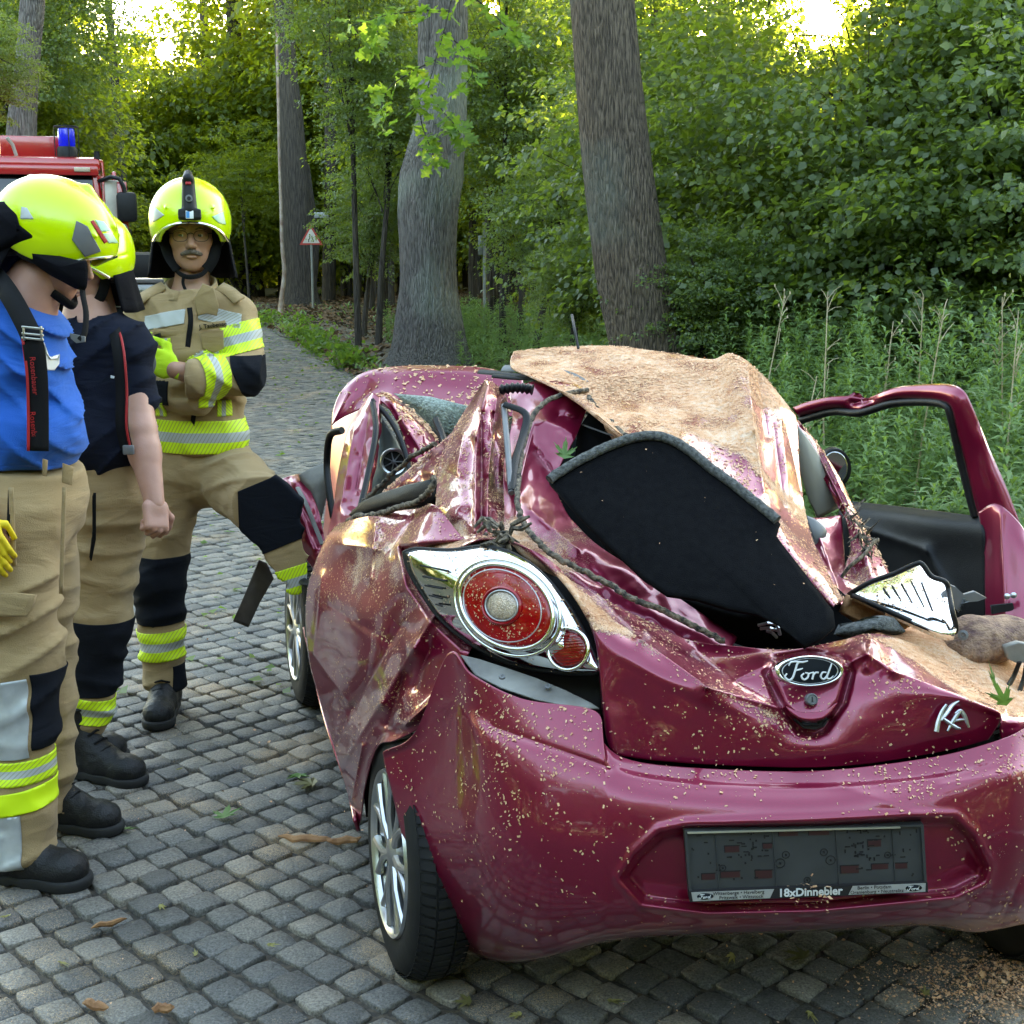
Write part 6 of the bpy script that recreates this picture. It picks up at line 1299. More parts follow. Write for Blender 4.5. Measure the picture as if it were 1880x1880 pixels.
    wr = SDF(P(280, 740, 4.75) - Vector((.02, .12, 0)), P(372, 630, 4.75) + Vector((0, .12, .02)), .0045); wr.cap(WP(365, 690, 4.78), WP(318, 678, 4.74), .038, .031, k=0)
    join('body', [tr(HEAD, M), core.tomesh('c'), wr.tomesh('w')], m_skin, t); eyes(M, t, (.25, 1, -.05))
    hmat = frameM(P(318, 677, 4.74), (P(276, 660, 4.74) - P(318, 677, 4.74)), up=(0, -1, .25), s=1.12)
    gl = link('glove', tr(hand_mesh((.35, .45, .4), fat=1.25, mir=-1), hmat), m_glove, t)
    hb, hme = helmet_parts(M, t, True, side=()); neck_flap(M, t)
    pixcut('reflective_patch', hme, [(278, 392), (284, 380), (302, 395), (281, 408)], .002, m_refl, hb); pixcut('reflective_patch', hme, [(389, 398), (409, 389), (414, 412), (402, 410)], .002, m_mint, hb)
    V = []; F = []; n = 36
    for i in range(n):
        a = math.radians(16 + 328 * i / (n - 1)); up_ = .5 - .5 * math.cos(a)
        for j, r in ((0, .105), (1, .094), (2, .088)): V.append(P(352, 552, 5.01) + Vector((r * math.sin(a), -r * math.cos(a) * .95, (j / 2) * (.035 + .06 * up_))))
    F = [(i * 3 + j, i * 3 + j + 1, i * 3 + j + 4, i * 3 + j + 3) for i in range(n - 1) for j in range(2)]; thick(link('collar', mesh('collar', V, F), m_tan, coat), .010, 0)
    strip('glove_patch', [P(276, 650, 4.69), P(279, 668, 4.69), P(274, 684, 4.69)], (0, -1, 0), .028, .006, m_greyp, gl)
    # cheek straps, chin strap, glasses, moustache
    for s in (-1, 1): strap_path('cheek_strap', M, [(s * .088, .01, .04), (s * .084, .030, -.02), (s * .072, .045, -.075), (s * .045, .060, -.118)], .021, m_strap, t, flat=.28)
    strap_path('chin_strap', M, [(-.060, .050, -.100), (-.030, .070, -.132), (.010, .082, -.140), (.040, .068, -.130), (.062, .050, -.105)], .008, m_strap, t, flat=.7)
    strap_path('chin_strap', M, [(.028, .078, -.136), (.030, .080, -.165), (.012, .085, -.205), (-.002, .088, -.215)], .006, m_strap, t, flat=.5)
    for s in (-1, 1):
        pts = [(s * (.033 + .023 * math.copysign(abs(math.cos(a)) ** .7, math.cos(a))), .106 - .010 * abs(math.cos(a) * .5 + .5 * 1) * (1 if True else 0), -.008 + .017 * math.copysign(abs(math.sin(a)) ** .8, math.sin(a))) for a in np.linspace(0, 6.28, 25)[:-1]]
        MB().tube([M @ Vector(v) for v in pts], .0011, 6, closed=True).build('glasses_rim', m_hole, t)
        strap_path('glasses_temple', M, [(s * .056, .097, 0), (s * .074, .06, .0), (s * .082, .0, .0)], .0012, m_hole, t, flat=1)
    strap_path('glasses_bridge', M, [(-.010, .103, -.002), (0, .107, .002), (.010, .103, -.002)], .0012, m_hole, t, flat=1)
    S = SDF((-.045, .07, -.085), (.045, .125, -.035), .0022); S.cap((0, .1000, -.0560), (.031, .090, -.066), .0095, .0055, k=0).cap((0, .1000, -.0560), (-.031, .090, -.066), .0095, .0055, k=.003); S.folds(.0014, 260, 2)
    link('moustache', tr(S.tomesh('moustache'), M), m_mous, t)
    strap_path('eyebrow', M, [(.014, .0905, .012), (.030, .0905, .017), (.046, .080, .012)], .004, m_mous, t, flat=.5); strap_path('eyebrow', M, [(-.014, .0905, .012), (-.030, .0905, .017), (-.046, .080, .012)], .004, m_mous, t, flat=.5)
m_glove = cloth_material('yellow_green_glove', (.55, .78, .02), (.45, .66, .02), wr=.4)
person_c()
# ================= person 2: navy t-shirt, behind the first
def person_b():
    A = G(165, 1400); t = thing('person', 'firefighter in navy t-shirt and red-edged braces, fist hanging, half hidden behind the blue shirt', 'person', (A.x, A.y, 0))
    D = 4.36
    S = SDF(P(60, 890, D) - Vector((0, .3, 0)), P(305, 560, D) + Vector((0, .26, .03)), .0072)
    S.cap(WP(170, 655, D), WP(170, 800, D), .160, .172, k=0, sq=((.3, 1, 0), .82)).cap(WP(105, 640, D + .03), WP(238, 640, D), .078, k=.05).ell(WP(182, 800, D - .02), (.175, .155, .13), k=.05)
    S.cap(WP(236, 654, D - .02), WP(250, 732, D - .06), .066, .068, k=.03).cap(WP(92, 650, D + .05), WP(82, 735, D + .04), .07, .068, k=.03)
    S.folds(.007, 8, 13, (1, 1, 1.5)).drape(.015, (-.7, 0, .8), .075, 29); S.cap(WP(165, 560, D), WP(168, 618, D - .03), .085, .06, k=.01, op='s')
    S.half(P(262, 728, D - .06), (.25, 0, -1), k=.003) if False else None
    S.half(P(170, 862, D), (0, 0, -1), k=.01); sm = relax(S.tomesh('t_shirt'), 1, .4); shirt = link('t_shirt', sm, m_navyc, t)
    S = SDF(P(55, 1345, D) - Vector((0, .26, .02)), P(275, 835, D) + Vector((0, .26, .02)), .008)
    S.cap(WP(185, 860, D), WP(188, 900, D), .168, .178, k=0, sq=((.2, 1, 0), .85)).cap(WP(195, 925, D - .02), WP(182, 1150, D - .06), .128, .100, k=.05).cap(WP(182, 1150, D - .06), WP(160, 1318, D - .08), .098, .072, k=.03)
    S.cap(WP(120, 925, D + .08), WP(118, 1150, D + .06), .118, .09, k=.05).cap(WP(118, 1150, D + .06), WP(108, 1330, D + .04), .09, .075, k=.03); S.folds(.010, 8, 21, (.9, .9, 1.7)).drape(.018, (.3, 0, 1), .10, 14); S.half(P(175, 846, D), (0, 0, 1), k=.006); S.half(P(160, 1345, D - .08), (0, 0, -1), k=.008)
    tm = relax(S.tomesh('trousers'), 1, .4); tro = link('trousers', tm, m_tan, t); l1 = [WP(182, 1100, D - .06), WP(160, 1330, D - .08)]
    band('reflective_band', tm, P(160, 1298, D - .1), (-.2, 0, -1), .088, m_band, tro, segsel(l1, .125), along=(1, 0, 0)); band('reflective_band', tm, P(112, 1298, D), (0, 0, -1), .09, m_band, tro, lambda c: c.x < P(135, 1298, D).x and c.z < .6, along=(1, 0, 0))
    band('knee_patch', tm, P(172, 1205, D - .1), (-.05, 0, -1), .25, m_padc, tro, lambda c: segsel([WP(184, 1080, D - .06), l1[1]], .13)(c) and c.y < D - .03)
    fill('fly_seam', [(171, 905), (176, 905), (176, 990), (168, 1030), (165, 1028), (172, 985)], lambda x, y: D - .195 + .0001 * (np.asarray(y) - 900), m_strap, tro, .003)
    boot(t, (P(140, 1350, D - .1).x, D - .10), (1, -.45), laces=True, trim=False); boot(t, (P(100, 1350, D + .06).x, D + .08), (1, -.3), trim=False)
    M = frameM(P(160, 488, D + .02), (-.28, -.95, -.16), s=1.0)
    arm = SDF(P(228, 950, 4.2) - Vector((.03, .15, .02)), P(310, 640, 4.35) + Vector((.03, .1, 0)), .0052)
    arm.cap(WP(240, 670, D - .03), WP(256, 790, D - .11), .056, .052, k=0).cap(WP(256, 790, D - .11), WP(266, 835, D - .13), .052, .048, k=.02).cap(WP(265, 825, D - .13), WP(284, 925, D - .19), .050, .031, k=.02)
    arm2 = SDF(P(60, 980, D) - Vector((.03, .2, .02)), P(110, 660, D) + Vector((.03, .1, 0)), .008); arm2.cap(WP(86, 690, D + .05), WP(84, 800, D + .02), .056, .05, k=0).cap(WP(84, 800, D + .02), WP(88, 930, D - .08), .05, .03, k=.02)
    core = SDF(P(100, 880, D) - Vector((0, .2, .05)), P(250, 560, D) + Vector((0, .2, .05)), .014); core.cap(WP(165, 640, D), WP(175, 850, D), .12, .13, k=0, sq=((0, 1, 0), .7)).cap(WP(158, 560, D), WP(168, 640, D), .066, .09, k=.04)
    hm = frameM(P(284, 918, D - .19), (P(287, 962, D - .22) - P(284, 918, D - .19)), up=(.55, -.6, .1), s=1.0)
    hd = tr(hand_mesh((1.35, 1.5, 1.0), .02, 1.6, fat=1.12), hm); hm2 = frameM(P(88, 925, D - .08), (0, -.2, -1), up=(-.6, -.6, .1)); hd2 = tr(hand_mesh((.5, .6, .5)), hm2)
    join('body', [tr(HEAD, M), core.tomesh('c'), arm.tomesh('a'), arm2.tomesh('b'), hd, hd2], m_skin2, t); eyes(M, t, (0, 1, -.1))
    helmet_parts(M, t, True, side=()); neck_flap(M, t)
    for s in (-1, 1): strap_path('cheek_strap', M, [(s * .088, .01, .04), (s * .084, .030, -.02), (s * .072, .045, -.075), (s * .045, .060, -.118)], .018, m_strap, t, flat=.28)
    strap_path('chin_strap', M, [(-.060, .050, -.100), (-.030, .070, -.132), (.010, .082, -.140), (.040, .068, -.130), (.062, .050, -.105)], .008, m_strap, t, flat=.7)
    for s in (-1, 1): MB().tube([M @ Vector((s * (.033 + .022 * math.cos(a)), .103 - .008 * abs(math.cos(a)), -.008 + .016 * math.sin(a))) for a in np.linspace(0, 6.28, 21)[:-1]], .0012, 6, closed=True).build('glasses_rim', m_hole, t)
    F_ = lambda px, py, d: P(px, py, D + d)
    br = strip('brace', [F_(206, 596, -.05), F_(214, 622, -.125), F_(220, 660, -.165), F_(224, 720, -.180), F_(224, 780, -.195), F_(232, 822, -.190)], (.2, -1, .1), .038, .004, m_strap, t); strip('brace_edging', [F_(214, 596, -.055), F_(223, 622, -.130), F_(229, 660, -.170), F_(233, 720, -.184), F_(232, 780, -.199), F_(239, 822, -.194)], (.2, -1, .1), .007, .004, m_red, br)
    strip('brace', [F_(120, 596, -.03), F_(112, 640, -.13), F_(112, 720, -.17), F_(118, 850, -.185)], (-.1, -1, .1), .038, .004, m_strap, t); MB().box(F_(236, 826, -.195), (.035, .012, .03), bev=.004).build('brace_buckle', m_greyp, br)
    fill('shirt_emblem', [(203, 689), (210, 691), (209, 695), (203, 694)], lambda x, y: D - .205 + 0 * np.asarray(x, float), m_white, shirt, .002)
person_b()
# ================= person 1: nearest, blue t-shirt, head bowed, looking right
def person_a():
    A = G(60, 1600); t = thing('person', 'nearest firefighter in bright blue t-shirt, head bowed, cut by the left edge', 'person', (A.x, A.y, 0)); D = 3.70
    S = SDF(P(-190, 900, D) - Vector((0, .34, 0)), P(180, 470, D) + Vector((.02, .30, .02)), .0075)
    S.cap(WP(6, 620, D), WP(12, 790, D - .02), .160, .188, k=0, sq=((-.5, 1, 0), .80)).cap(WP(-85, 622, D - .03), WP(60, 612, D + .1), .070, k=.05).ell(WP(42, 795, D - .03), (.150, .16, .10), k=.06).ell(WP(34, 660, D - .04), (.105, .11, .13), k=.05)
    S.cap(WP(-85, 605, D - .05), WP(-100, 730, D - .08), .085, .085, k=.03); S.cap(WP(60, 600, D + .12), WP(75, 690, D + .14), .07, .07, k=.03)
    S.folds(.008, 7, 31, (1, 1, 1.5)).drape(.018, (.8, 0, .8), .075, 24); S.half(P(20, 846, D), (-.08, 0, -1), k=.01); S.cap(WP(30, 560, D), WP(70, 480, D), .078, .085, k=.006, op='s')
    sm = relax(S.tomesh('t_shirt'), 1, .4); shirt = link('t_shirt', sm, m_blue, t)
    S = SDF(P(-150, 1575, 3.6) - Vector((0, .24, .02)), P(190, 815, D) + Vector((0, .36, .02)), .0085)
    S.cap(WP(15, 840, D - .01), WP(15, 900, D - .01), .195, .205, k=0, sq=((-.4, 1, 0), .85)).cap(WP(5, 950, D - .08), WP(30, 1210, D - .13), .150, .116, k=.05).cap(WP(30, 1210, D - .13), WP(30, 1545, D - .20), .112, .098, k=.04)
    S.cap(WP(60, 940, D + .10), WP(72, 1200, D + .14), .128, .10, k=.05).cap(WP(72, 1200, D + .14), WP(82, 1490, D + .12), .098, .078, k=.03); S.folds(.012, 7, 41, (.9, .9, 1.6)).drape(.022, (-.3, 0, 1), .11, 19); S.half(P(20, 836, D), (.22, -.1, 1), k=.005); S.half(P(30, 1566, D - .2), (-.15, 0, -1), k=.01)
    tm = relax(S.tomesh('trousers'), 1, .4); tro = link('trousers', tm, m_tan, t); l1 = [WP(30, 1200, D - .13), WP(30, 1560, D - .2)]
    band('reflective_band', tm, P(40, 1431, D - .3), (-.02, 0, -1), .064, m_band, tro, segsel(l1, .15), along=(1, 0, 0)); band('fluorescent_band', tm, P(40, 1480, D - .3), (.08, 0, -1), .060, m_bandy, tro, segsel(l1, .15), off=.006, along=(1, 0, 0))
    band('knee_patch', tm, P(85, 1330, D - .3), (-.15, 0, -1), .20, m_padc, tro, segsel(l1, .15), extra=[(P(66, 1330, 3.5), (-1, 0, 0))])
    band('silver_band', tm, P(6, 1340, D - .3), (1, 0, 0), .085, m_refl, tro, lambda c: segsel(l1, .15)(c) and c.y < D - .2, extra=[(P(0, 1404, 3.4), (0, 0, -1)), (P(0, 1262, 3.4), (0, 0, 1))])
    band('silver_band', tm, P(6, 1540, D - .3), (1, 0, 0), .085, m_refl, tro, lambda c: segsel(l1, .15)(c) and c.y < D - .2, extra=[(P(0, 1503, 3.4), (0, 0, 1))])
    Dt = lambda px, py: D - .245 + .0006 * (px - 20) * (px > 20)
    wv = [(-60, 846), (0, 842), (40, 836), (80, 842), (110, 852), (138, 864)]
    def leaf_(name, poly, d, th=.006, m=m_tan): return fill(name, poly, lambda x, y: d + .0010 * np.maximum(0, np.asarray(x, float) - 50), m, tro, th, bulge=.004)
    leaf_('belt_loop', [(79, 842), (88, 845), (86, 875), (78, 873)], D - .215); leaf_('belt_loop', [(116, 850), (136, 858), (132, 892), (114, 886)], D - .225)
    leaf_('pocket_flap', [(-30, 1090), (30, 1088), (68, 1092), (64, 1108), (50, 1132), (0, 1132), (-30, 1132)], D - .275, .008); strip('pocket_zip', [P(18, 900, D - .245), P(16, 950, D - .255), P(12, 1035, D - .265)], (0, -1, 0), .008, .004, m_strap, tro)
    for (a, b, w) in [((20, 895), (26, 1040), .012), ((118, 895), (112, 1090), .010)]: strip('seam', [P(a[0], a[1], D - .25 + (.10 if a[0] > 60 else 0)), P(b[0], b[1], D - .262 + (.10 if a[0] > 60 else 0))], (0, -1, 0), w, .004, m_tan, tro)
    g1 = G(20, 1610); boot(t, (P(-2, 1560, 3.53).x, 3.50), (1, -.22), size=1.04); boot(t, (P(72, 1480, 3.85).x, 3.86), (1, -.28), size=1.0)
    # head bowed to the right
    fw = Vector((.90, -.12, -.40)); M = frameM(P(103, 452, D + .02), fw, up=(.25, -.06, 1), s=1.02)
    core = SDF(P(-120, 900, D) - Vector((0, .25, .05)), P(150, 440, D) + Vector((0, .25, .05)), .012); core.cap(WP(0, 620, D), WP(15, 850, D), .14, .15, k=0, sq=((-.5, 1, 0), .7)).cap(WP(66, 520, D + .01), WP(20, 610, D), .074, .10, k=.04)
    a1 = SDF(P(-190, 1020, D) - Vector((0, .3, .02)), P(0, 680, D) + Vector((.05, .1, 0)), .008); a1.cap(WP(-100, 700, D - .08), WP(-105, 830, D - .1), .06, .052, k=0).cap(WP(-105, 830, D - .1), WP(-45, 945, D - .28), .05, .034, k=.02)
    hm = frameM(P(-66, 945, D - .28), (.35, -.15, -.9), up=(-.1, -1, .1)); join('body', [tr(HEAD, M), core.tomesh('c'), a1.tomesh('a'), tr(hand_mesh((.9, 1.0, .7)), hm)], m_skin2, t); eyes(M, t)
    # spare gloves held in the hand
    for k, (x, y) in enumerate([(2, 962), (-6, 988)]):
        g = link('glove', tr(hand_mesh((.3, .4, .4), fat=1.3), frameM(P(x - 34, y - 8, D - .30), (.4, -.1, -.85), up=(.3, -1, 0), s=.72)), mat('yellow_glove', (.75, .55, .01), .7, col2=(.6, .42, .01)), t)
    hb, hme = helmet_parts(M, t, False, side=())
    pixcut('helmet_pad', hme, [(140, 406), (160, 416), (184, 461), (155, 471), (132, 440)], .004, m_greyp, hb, 1); pixcut('red_mark', hme, [(166, 407), (171, 404), (197, 443), (191, 447)], .002, m_red, hb)
    pixcut('reflective_patch', hme, [(174, 404), (190, 407), (203, 424), (185, 425)], .002, m_mint, hb); pixcut('reflective_patch', hme, [(188, 429), (205, 428), (216, 446), (199, 446)], .002, m_mint, hb); pixcut('reflective_patch', hme, [(40, 380), (50, 382), (62, 402), (38, 402)], .002, m_refl, hb)
    neck_flap(M, t, 110, 250, .13, .03)
    fill('neck_protector', [(-30, 372), (18, 370), (27, 380), (30, 396), (60, 416), (109, 450), (108, 466), (70, 466), (20, 462), (-30, 462)], lambda x, y: D - .07 + 0 * np.asarray(x, float), m_flap, t, .01, bulge=.05, per=50)
    fill('chin_strap', [(40, 456), (75, 462), (110, 470), (146, 478), (160, 482), (159, 528), (142, 531), (112, 516), (84, 500), (58, 480)], lambda x, y: D - .085 - .0003 * (np.asarray(x, float) - 40), m_flap, t, .008, bulge=.035, per=50)
    # side leather of the chin strap, wide, with hanging end
    strap_path('chin_strap', M, [(-.055, .055, -.105), (0, .098, -.128), (.055, .055, -.105)], .012, m_strap, t, flat=.4)
    pts = [P(150, 500, D - .10), P(152, 540, D - .12), P(158, 575, D - .14), P(155, 612, D - .16), P(146, 625, D - .17)]
    MB().tube([Vector(v) for v in cr(np.array([tuple(p) for p in pts]), 20)], .0085, 8, flat=.4).build('hanging_strap', m_strap, t)
    fill('strap_buckle', [(128, 612), (156, 618), (156, 628), (140, 630), (130, 622)], lambda x, y: D - .17 + 0 * np.asarray(x, float), m_greyp, t, .006)
    # red mark on the shell and braces
    R3 = M.to_3x3().normalized(); ax = lambda v: R3 @ Vector(v)
    br = strip('brace', [P(-14, 500, D - .06), P(14, 536, D - .15), P(42, 585, D - .215), P(60, 628, D - .245), P(68, 690, D - .25), P(70, 760, D - .255), P(70, 828, D - .262)], (.15, -1, .15), .052, .004, m_strap, t)
    strip('brace_edging', [P(42, 622, D - .248), P(50, 690, D - .256), P(52, 760, D - .262), P(52, 828, D - .268)], (.15, -1, .1), .007, .004, m_red, br)
    bk = MB(); 
    for y in (602, 614, 622): bk.box(P(60, y, D - .252), (.056, .008, .006), Matrix.Rotation(.1, 4, 'Y'), bev=.002)
    for x in (44, 76): bk.box(P(x, 612, D - .252), (.005, .008, .036), bev=.001)
    bk.build('brace_buckle', m_alloy, br)
    for yy in (690, 790):
        me = text_mesh('Rosenbauer', .020, .0, .0004); x = Vector((.02, 0, -1)).normalized(); z = Vector((.15, -1, 0)).normalized(); z = (z - x * z.dot(x)).normalized(); Mx = Matrix((x, z.cross(x), z)).transposed().to_4x4(); Mx.translation = P(62, yy, D - .262); me.transform(Mx); link('lettering', me, m_red, br)
    fill('shirt_emblem', [(76, 622), (82, 630), (84, 648), (92, 660), (104, 658), (110, 650), (109, 668), (100, 680), (88, 680), (79, 668), (75, 645)], lambda x, y: D - .232 + .0018 * np.maximum(0, np.asarray(x, float) - 76), m_white, shirt, .003)
person_a()
# ================================================================ TREES, SHRUBS, WEEDS
def leaf_material(name, c1, c2, ct1, tr=.5, rough=.45):
    m, N, L, B = newmat(name); out = N['Material Output']
    at = N.new('ShaderNodeAttribute'); at.attribute_name = 'tone'
    oi = N.new('ShaderNodeObjectInfo')
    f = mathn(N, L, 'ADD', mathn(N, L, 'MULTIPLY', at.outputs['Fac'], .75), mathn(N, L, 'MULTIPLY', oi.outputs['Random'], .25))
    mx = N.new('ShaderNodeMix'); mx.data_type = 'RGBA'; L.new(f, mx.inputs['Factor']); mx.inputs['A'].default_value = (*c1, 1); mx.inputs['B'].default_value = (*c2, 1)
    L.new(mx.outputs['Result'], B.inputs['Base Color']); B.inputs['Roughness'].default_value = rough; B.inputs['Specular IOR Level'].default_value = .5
    t = N.new('ShaderNodeBsdfTranslucent'); t.inputs['Color'].default_value = (*ct1, 1)
    ms = N.new('ShaderNodeMixShader'); ms.inputs[0].default_value = tr
    L.new(B.outputs[0], ms.inputs[1]); L.new(t.outputs[0], ms.inputs[2]); L.new(ms.outputs[0], out.inputs['Surface'])
    return m
m_leafA = leaf_material('beech_leaf', (.03, .055, .010), (.07, .105, .018), (.50, .56, .025), .52)
m_leafB = leaf_material('lime_leaf', (.055, .088, .036), (.115, .155, .075), (.34, .46, .04), .45, .34)
m_leafC = leaf_material('oak_leaf', (.06, .13, .02), (.11, .2, .025), (.26, .42, .04), .5)
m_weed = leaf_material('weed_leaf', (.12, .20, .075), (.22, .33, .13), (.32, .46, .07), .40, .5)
m_dry = mat('dry_stalk', (.55, .45, .30), .8, col2=(.40, .30, .18))
def bark(name, c1, c2, sc, lichen=None):
    m, N, L, B = newmat(name)
    tc = N.new('ShaderNodeTexCoord'); mp = N.new('ShaderNodeMapping'); mp.inputs['Scale'].default_value = (1, 1, .11)
    L.new(tc.outputs['Object'], mp.inputs[0])
    w = N.new('ShaderNodeTexNoise'); w.inputs['Scale'].default_value = 9; w.inputs['Detail'].default_value = 4; L.new(mp.outputs[0], w.inputs['Vector'])
    vo = N.new('ShaderNodeTexVoronoi'); vo.feature = 'DISTANCE_TO_EDGE'; vo.inputs['Scale'].default_value = sc; vo.inputs['Randomness'].default_value = 1
    va = N.new('ShaderNodeVectorMath'); va.operation = 'MULTIPLY_ADD'; L.new(w.outputs['Color'], va.inputs[0]); va.inputs[1].default_value = (.05, .05, .12); L.new(mp.outputs[0], va.inputs[2]); L.new(va.outputs[0], vo.inputs['Vector'])
    nz = N.new('ShaderNodeTexNoise'); nz.inputs['Scale'].default_value = sc * 2.2; nz.inputs['Detail'].default_value = 6; L.new(mp.outputs[0], nz.inputs['Vector'])
    h = mathn(N, L, 'ADD', mathn(N, L, 'MULTIPLY', vo.outputs['Distance'], 1.1, True), mathn(N, L, 'MULTIPLY', nz.outputs[0], .85))
    rp = N.new('ShaderNodeValToRGB'); rp.color_ramp.elements[0].color = (*c2, 1); rp.color_ramp.elements[1].color = (*c1, 1); rp.color_ramp.elements[0].position = .36; rp.color_ramp.elements[1].position = .66
    L.new(h, rp.inputs[0]); col = rp.outputs[0]
    if lichen:
        n2 = N.new('ShaderNodeTexNoise'); n2.inputs['Scale'].default_value = .9; n2.inputs['Detail'].default_value = 5; L.new(tc.outputs['Object'], n2.inputs['Vector'])
        k = mathn(N, L, 'MULTIPLY', mathn(N, L, 'SUBTRACT', n2.outputs[0], .52), 5, True)
        mx = N.new('ShaderNodeMix'); mx.data_type = 'RGBA'; L.new(mathn(N, L, 'MULTIPLY', k, .6), mx.inputs['Factor']); L.new(col, mx.inputs['A']); mx.inputs['B'].default_value = (*lichen, 1); col = mx.outputs['Result']
    L.new(col, B.inputs['Base Color']); B.inputs['Roughness'].default_value = .9
    bp = N.new('ShaderNodeBump'); bp.inputs['Strength'].default_value = 1; bp.inputs['Distance'].default_value = .07; L.new(h, bp.inputs['Height']); L.new(bp.outputs[0], B.inputs['Normal'])
    return m
m_bark1 = bark('furrowed_bark', (.21, .155, .11), (.045, .032, .023), 42, (.22, .25, .21))
m_bark2 = bark('grey_lichen_bark', (.20, .185, .17), (.055, .050, .046), 36, (.34, .40, .33))
m_bark3 = bark('dark_bark', (.055, .045, .036), (.018, .015, .012), 14)
def kite(c, ax, nr, L_, w_, droop):
    """(n,3) arrays -> verts (n,4,3): a folded leaf of four corners"""
    b = np.cross(nr, ax); b /= np.linalg.norm(b, axis=1)[:, None] + 1e-9
    return np.stack([c, c + ax * L_ * .45 + b * w_ + nr * L_ * .06, c + ax * L_ - nr * L_ * droop, c + ax * L_ * .45 - b * w_ + nr * L_ * .06], 1)
def unit(v): return v / (np.linalg.norm(v, axis=1)[:, None] + 1e-9)
def crown_mesh(name, R, nclump, nleaf, L_, pad, seed, m, wid=.36, hollow=.25, tilt=.45):
    rng = np.random.RandomState(seed)
    d = unit(rng.randn(nclump, 3)); rad = hollow + (1 - hollow) * rng.rand(nclump) ** .55
    C = d * rad[:, None] * np.array(R) * (1 + .22 * rng.randn(nclump, 1) * .6)
    n = nclump * nleaf; ci = np.repeat(np.arange(nclump), nleaf)
    psz = pad * rng.uniform(.5, 1.35, nclump)[ci][:, None]
    q = rng.rand(n) * 2 * np.pi; r = np.sqrt(rng.rand(n))
    outw = unit(C * np.array([1, 1, .2]) + .01)[ci]; side = np.stack([-outw[:, 1], outw[:, 0], 0 * q], 1)
    off = (outw * (r * np.cos(q))[:, None] * 1.3 + side * (r * np.sin(q))[:, None]) * psz
    off[:, 2] += rng.randn(n) * .10 * psz[:, 0] - .30 * psz[:, 0] * r * np.maximum(0, np.cos(q))
    c = C[ci] + off
    ax = unit(off * 1.0 + rng.randn(n, 3) * .35 * psz + np.array([0, 0, -.15]) * psz)
    nr = unit(np.array([0, 0, 1.]) + rng.randn(n, 3) * tilt + outw * .35); nr = unit(nr - ax * (nr * ax).sum(1)[:, None])
    Ls = L_ * rng.uniform(.42, 1.35, (n, 1))
    V = kite(c, ax, nr, Ls, Ls * wid, .12 + .15 * rng.rand(n, 1)).reshape(-1, 3)
    Q = np.arange(n * 4).reshape(-1, 4)
    me = fastmesh(name, V, Q); attr(me, 'tone', np.repeat(np.clip(.45 + .28 * rng.randn(n) + .34 * rng.randn(nclump)[ci], 0, 1), 4)); me.materials.append(m); return me, C
VARS = {}
for k in range(3):
    VARS['A%d' % k] = crown_mesh('crown', (3.2, 3.2, 2.7), 190, 62, .15, .72, 20 + k, m_leafA)
for k in range(3):
    VARS['B%d' % k] = crown_mesh('crown', (1.7, 1.5, 1.7), 260, 105, .066, .42, 30 + k, m_leafB, wid=.42, tilt=.65)
VARS['F0'] = crown_mesh('crown', (4.2, 4.2, 3.6), 190, 60, .22, 1.0, 40, m_leafA)
VARS['F1'] = crown_mesh('crown', (4.2, 4.2, 3.6), 190, 60, .22, 1.0, 41, m_leafA)
def trunk_mesh(name, pts, m, n=14, rows=30, lump=.03, seed=0, fine=0.0):
    """pts: list of (x,y,z,r)"""
    p = cr(np.array(pts, float), rows); V = []
    for i in range(rows):
        q = np.linspace(0, 2 * np.pi, n + 1)[:-1]
        flare = 1 + (.30 * math.exp(-max(p[i, 2], 0) / .35) if fine else 0)
        rd = (1 - np.abs(vn(np.cos(q) * 14, np.sin(q) * 14, p[i, 2] * 1.5 + .4 * np.cos(q * 3), int(seed)))) ** 2 - .5
        r = flare * p[i, 3] * (1 + 2.4 * fine * rd + lump * vn(np.cos(q) * 1.5 + seed, np.sin(q) * 1.5, p[i, 2] * .9) + fine * vn(np.cos(q) * 12, np.sin(q) * 12, p[i, 2] * 2.5))
        V.append(np.stack([p[i, 0] + r * np.cos(q), p[i, 1] + r * np.sin(q), np.full(n, p[i, 2])], 1))
    i = np.arange(rows - 1)[:, None] * n + np.arange(n)[None]; j = np.arange(rows - 1)[:, None] * n + (np.arange(n)[None] + 1) % n
    return fastmesh(name, np.vstack(V), np.stack([i, j, j + n, i + n], -1).reshape(-1, 4), True)
TR = random.Random(17); WOOD = 'trees of the wood behind'; UNDER = 'young trees in the understorey'
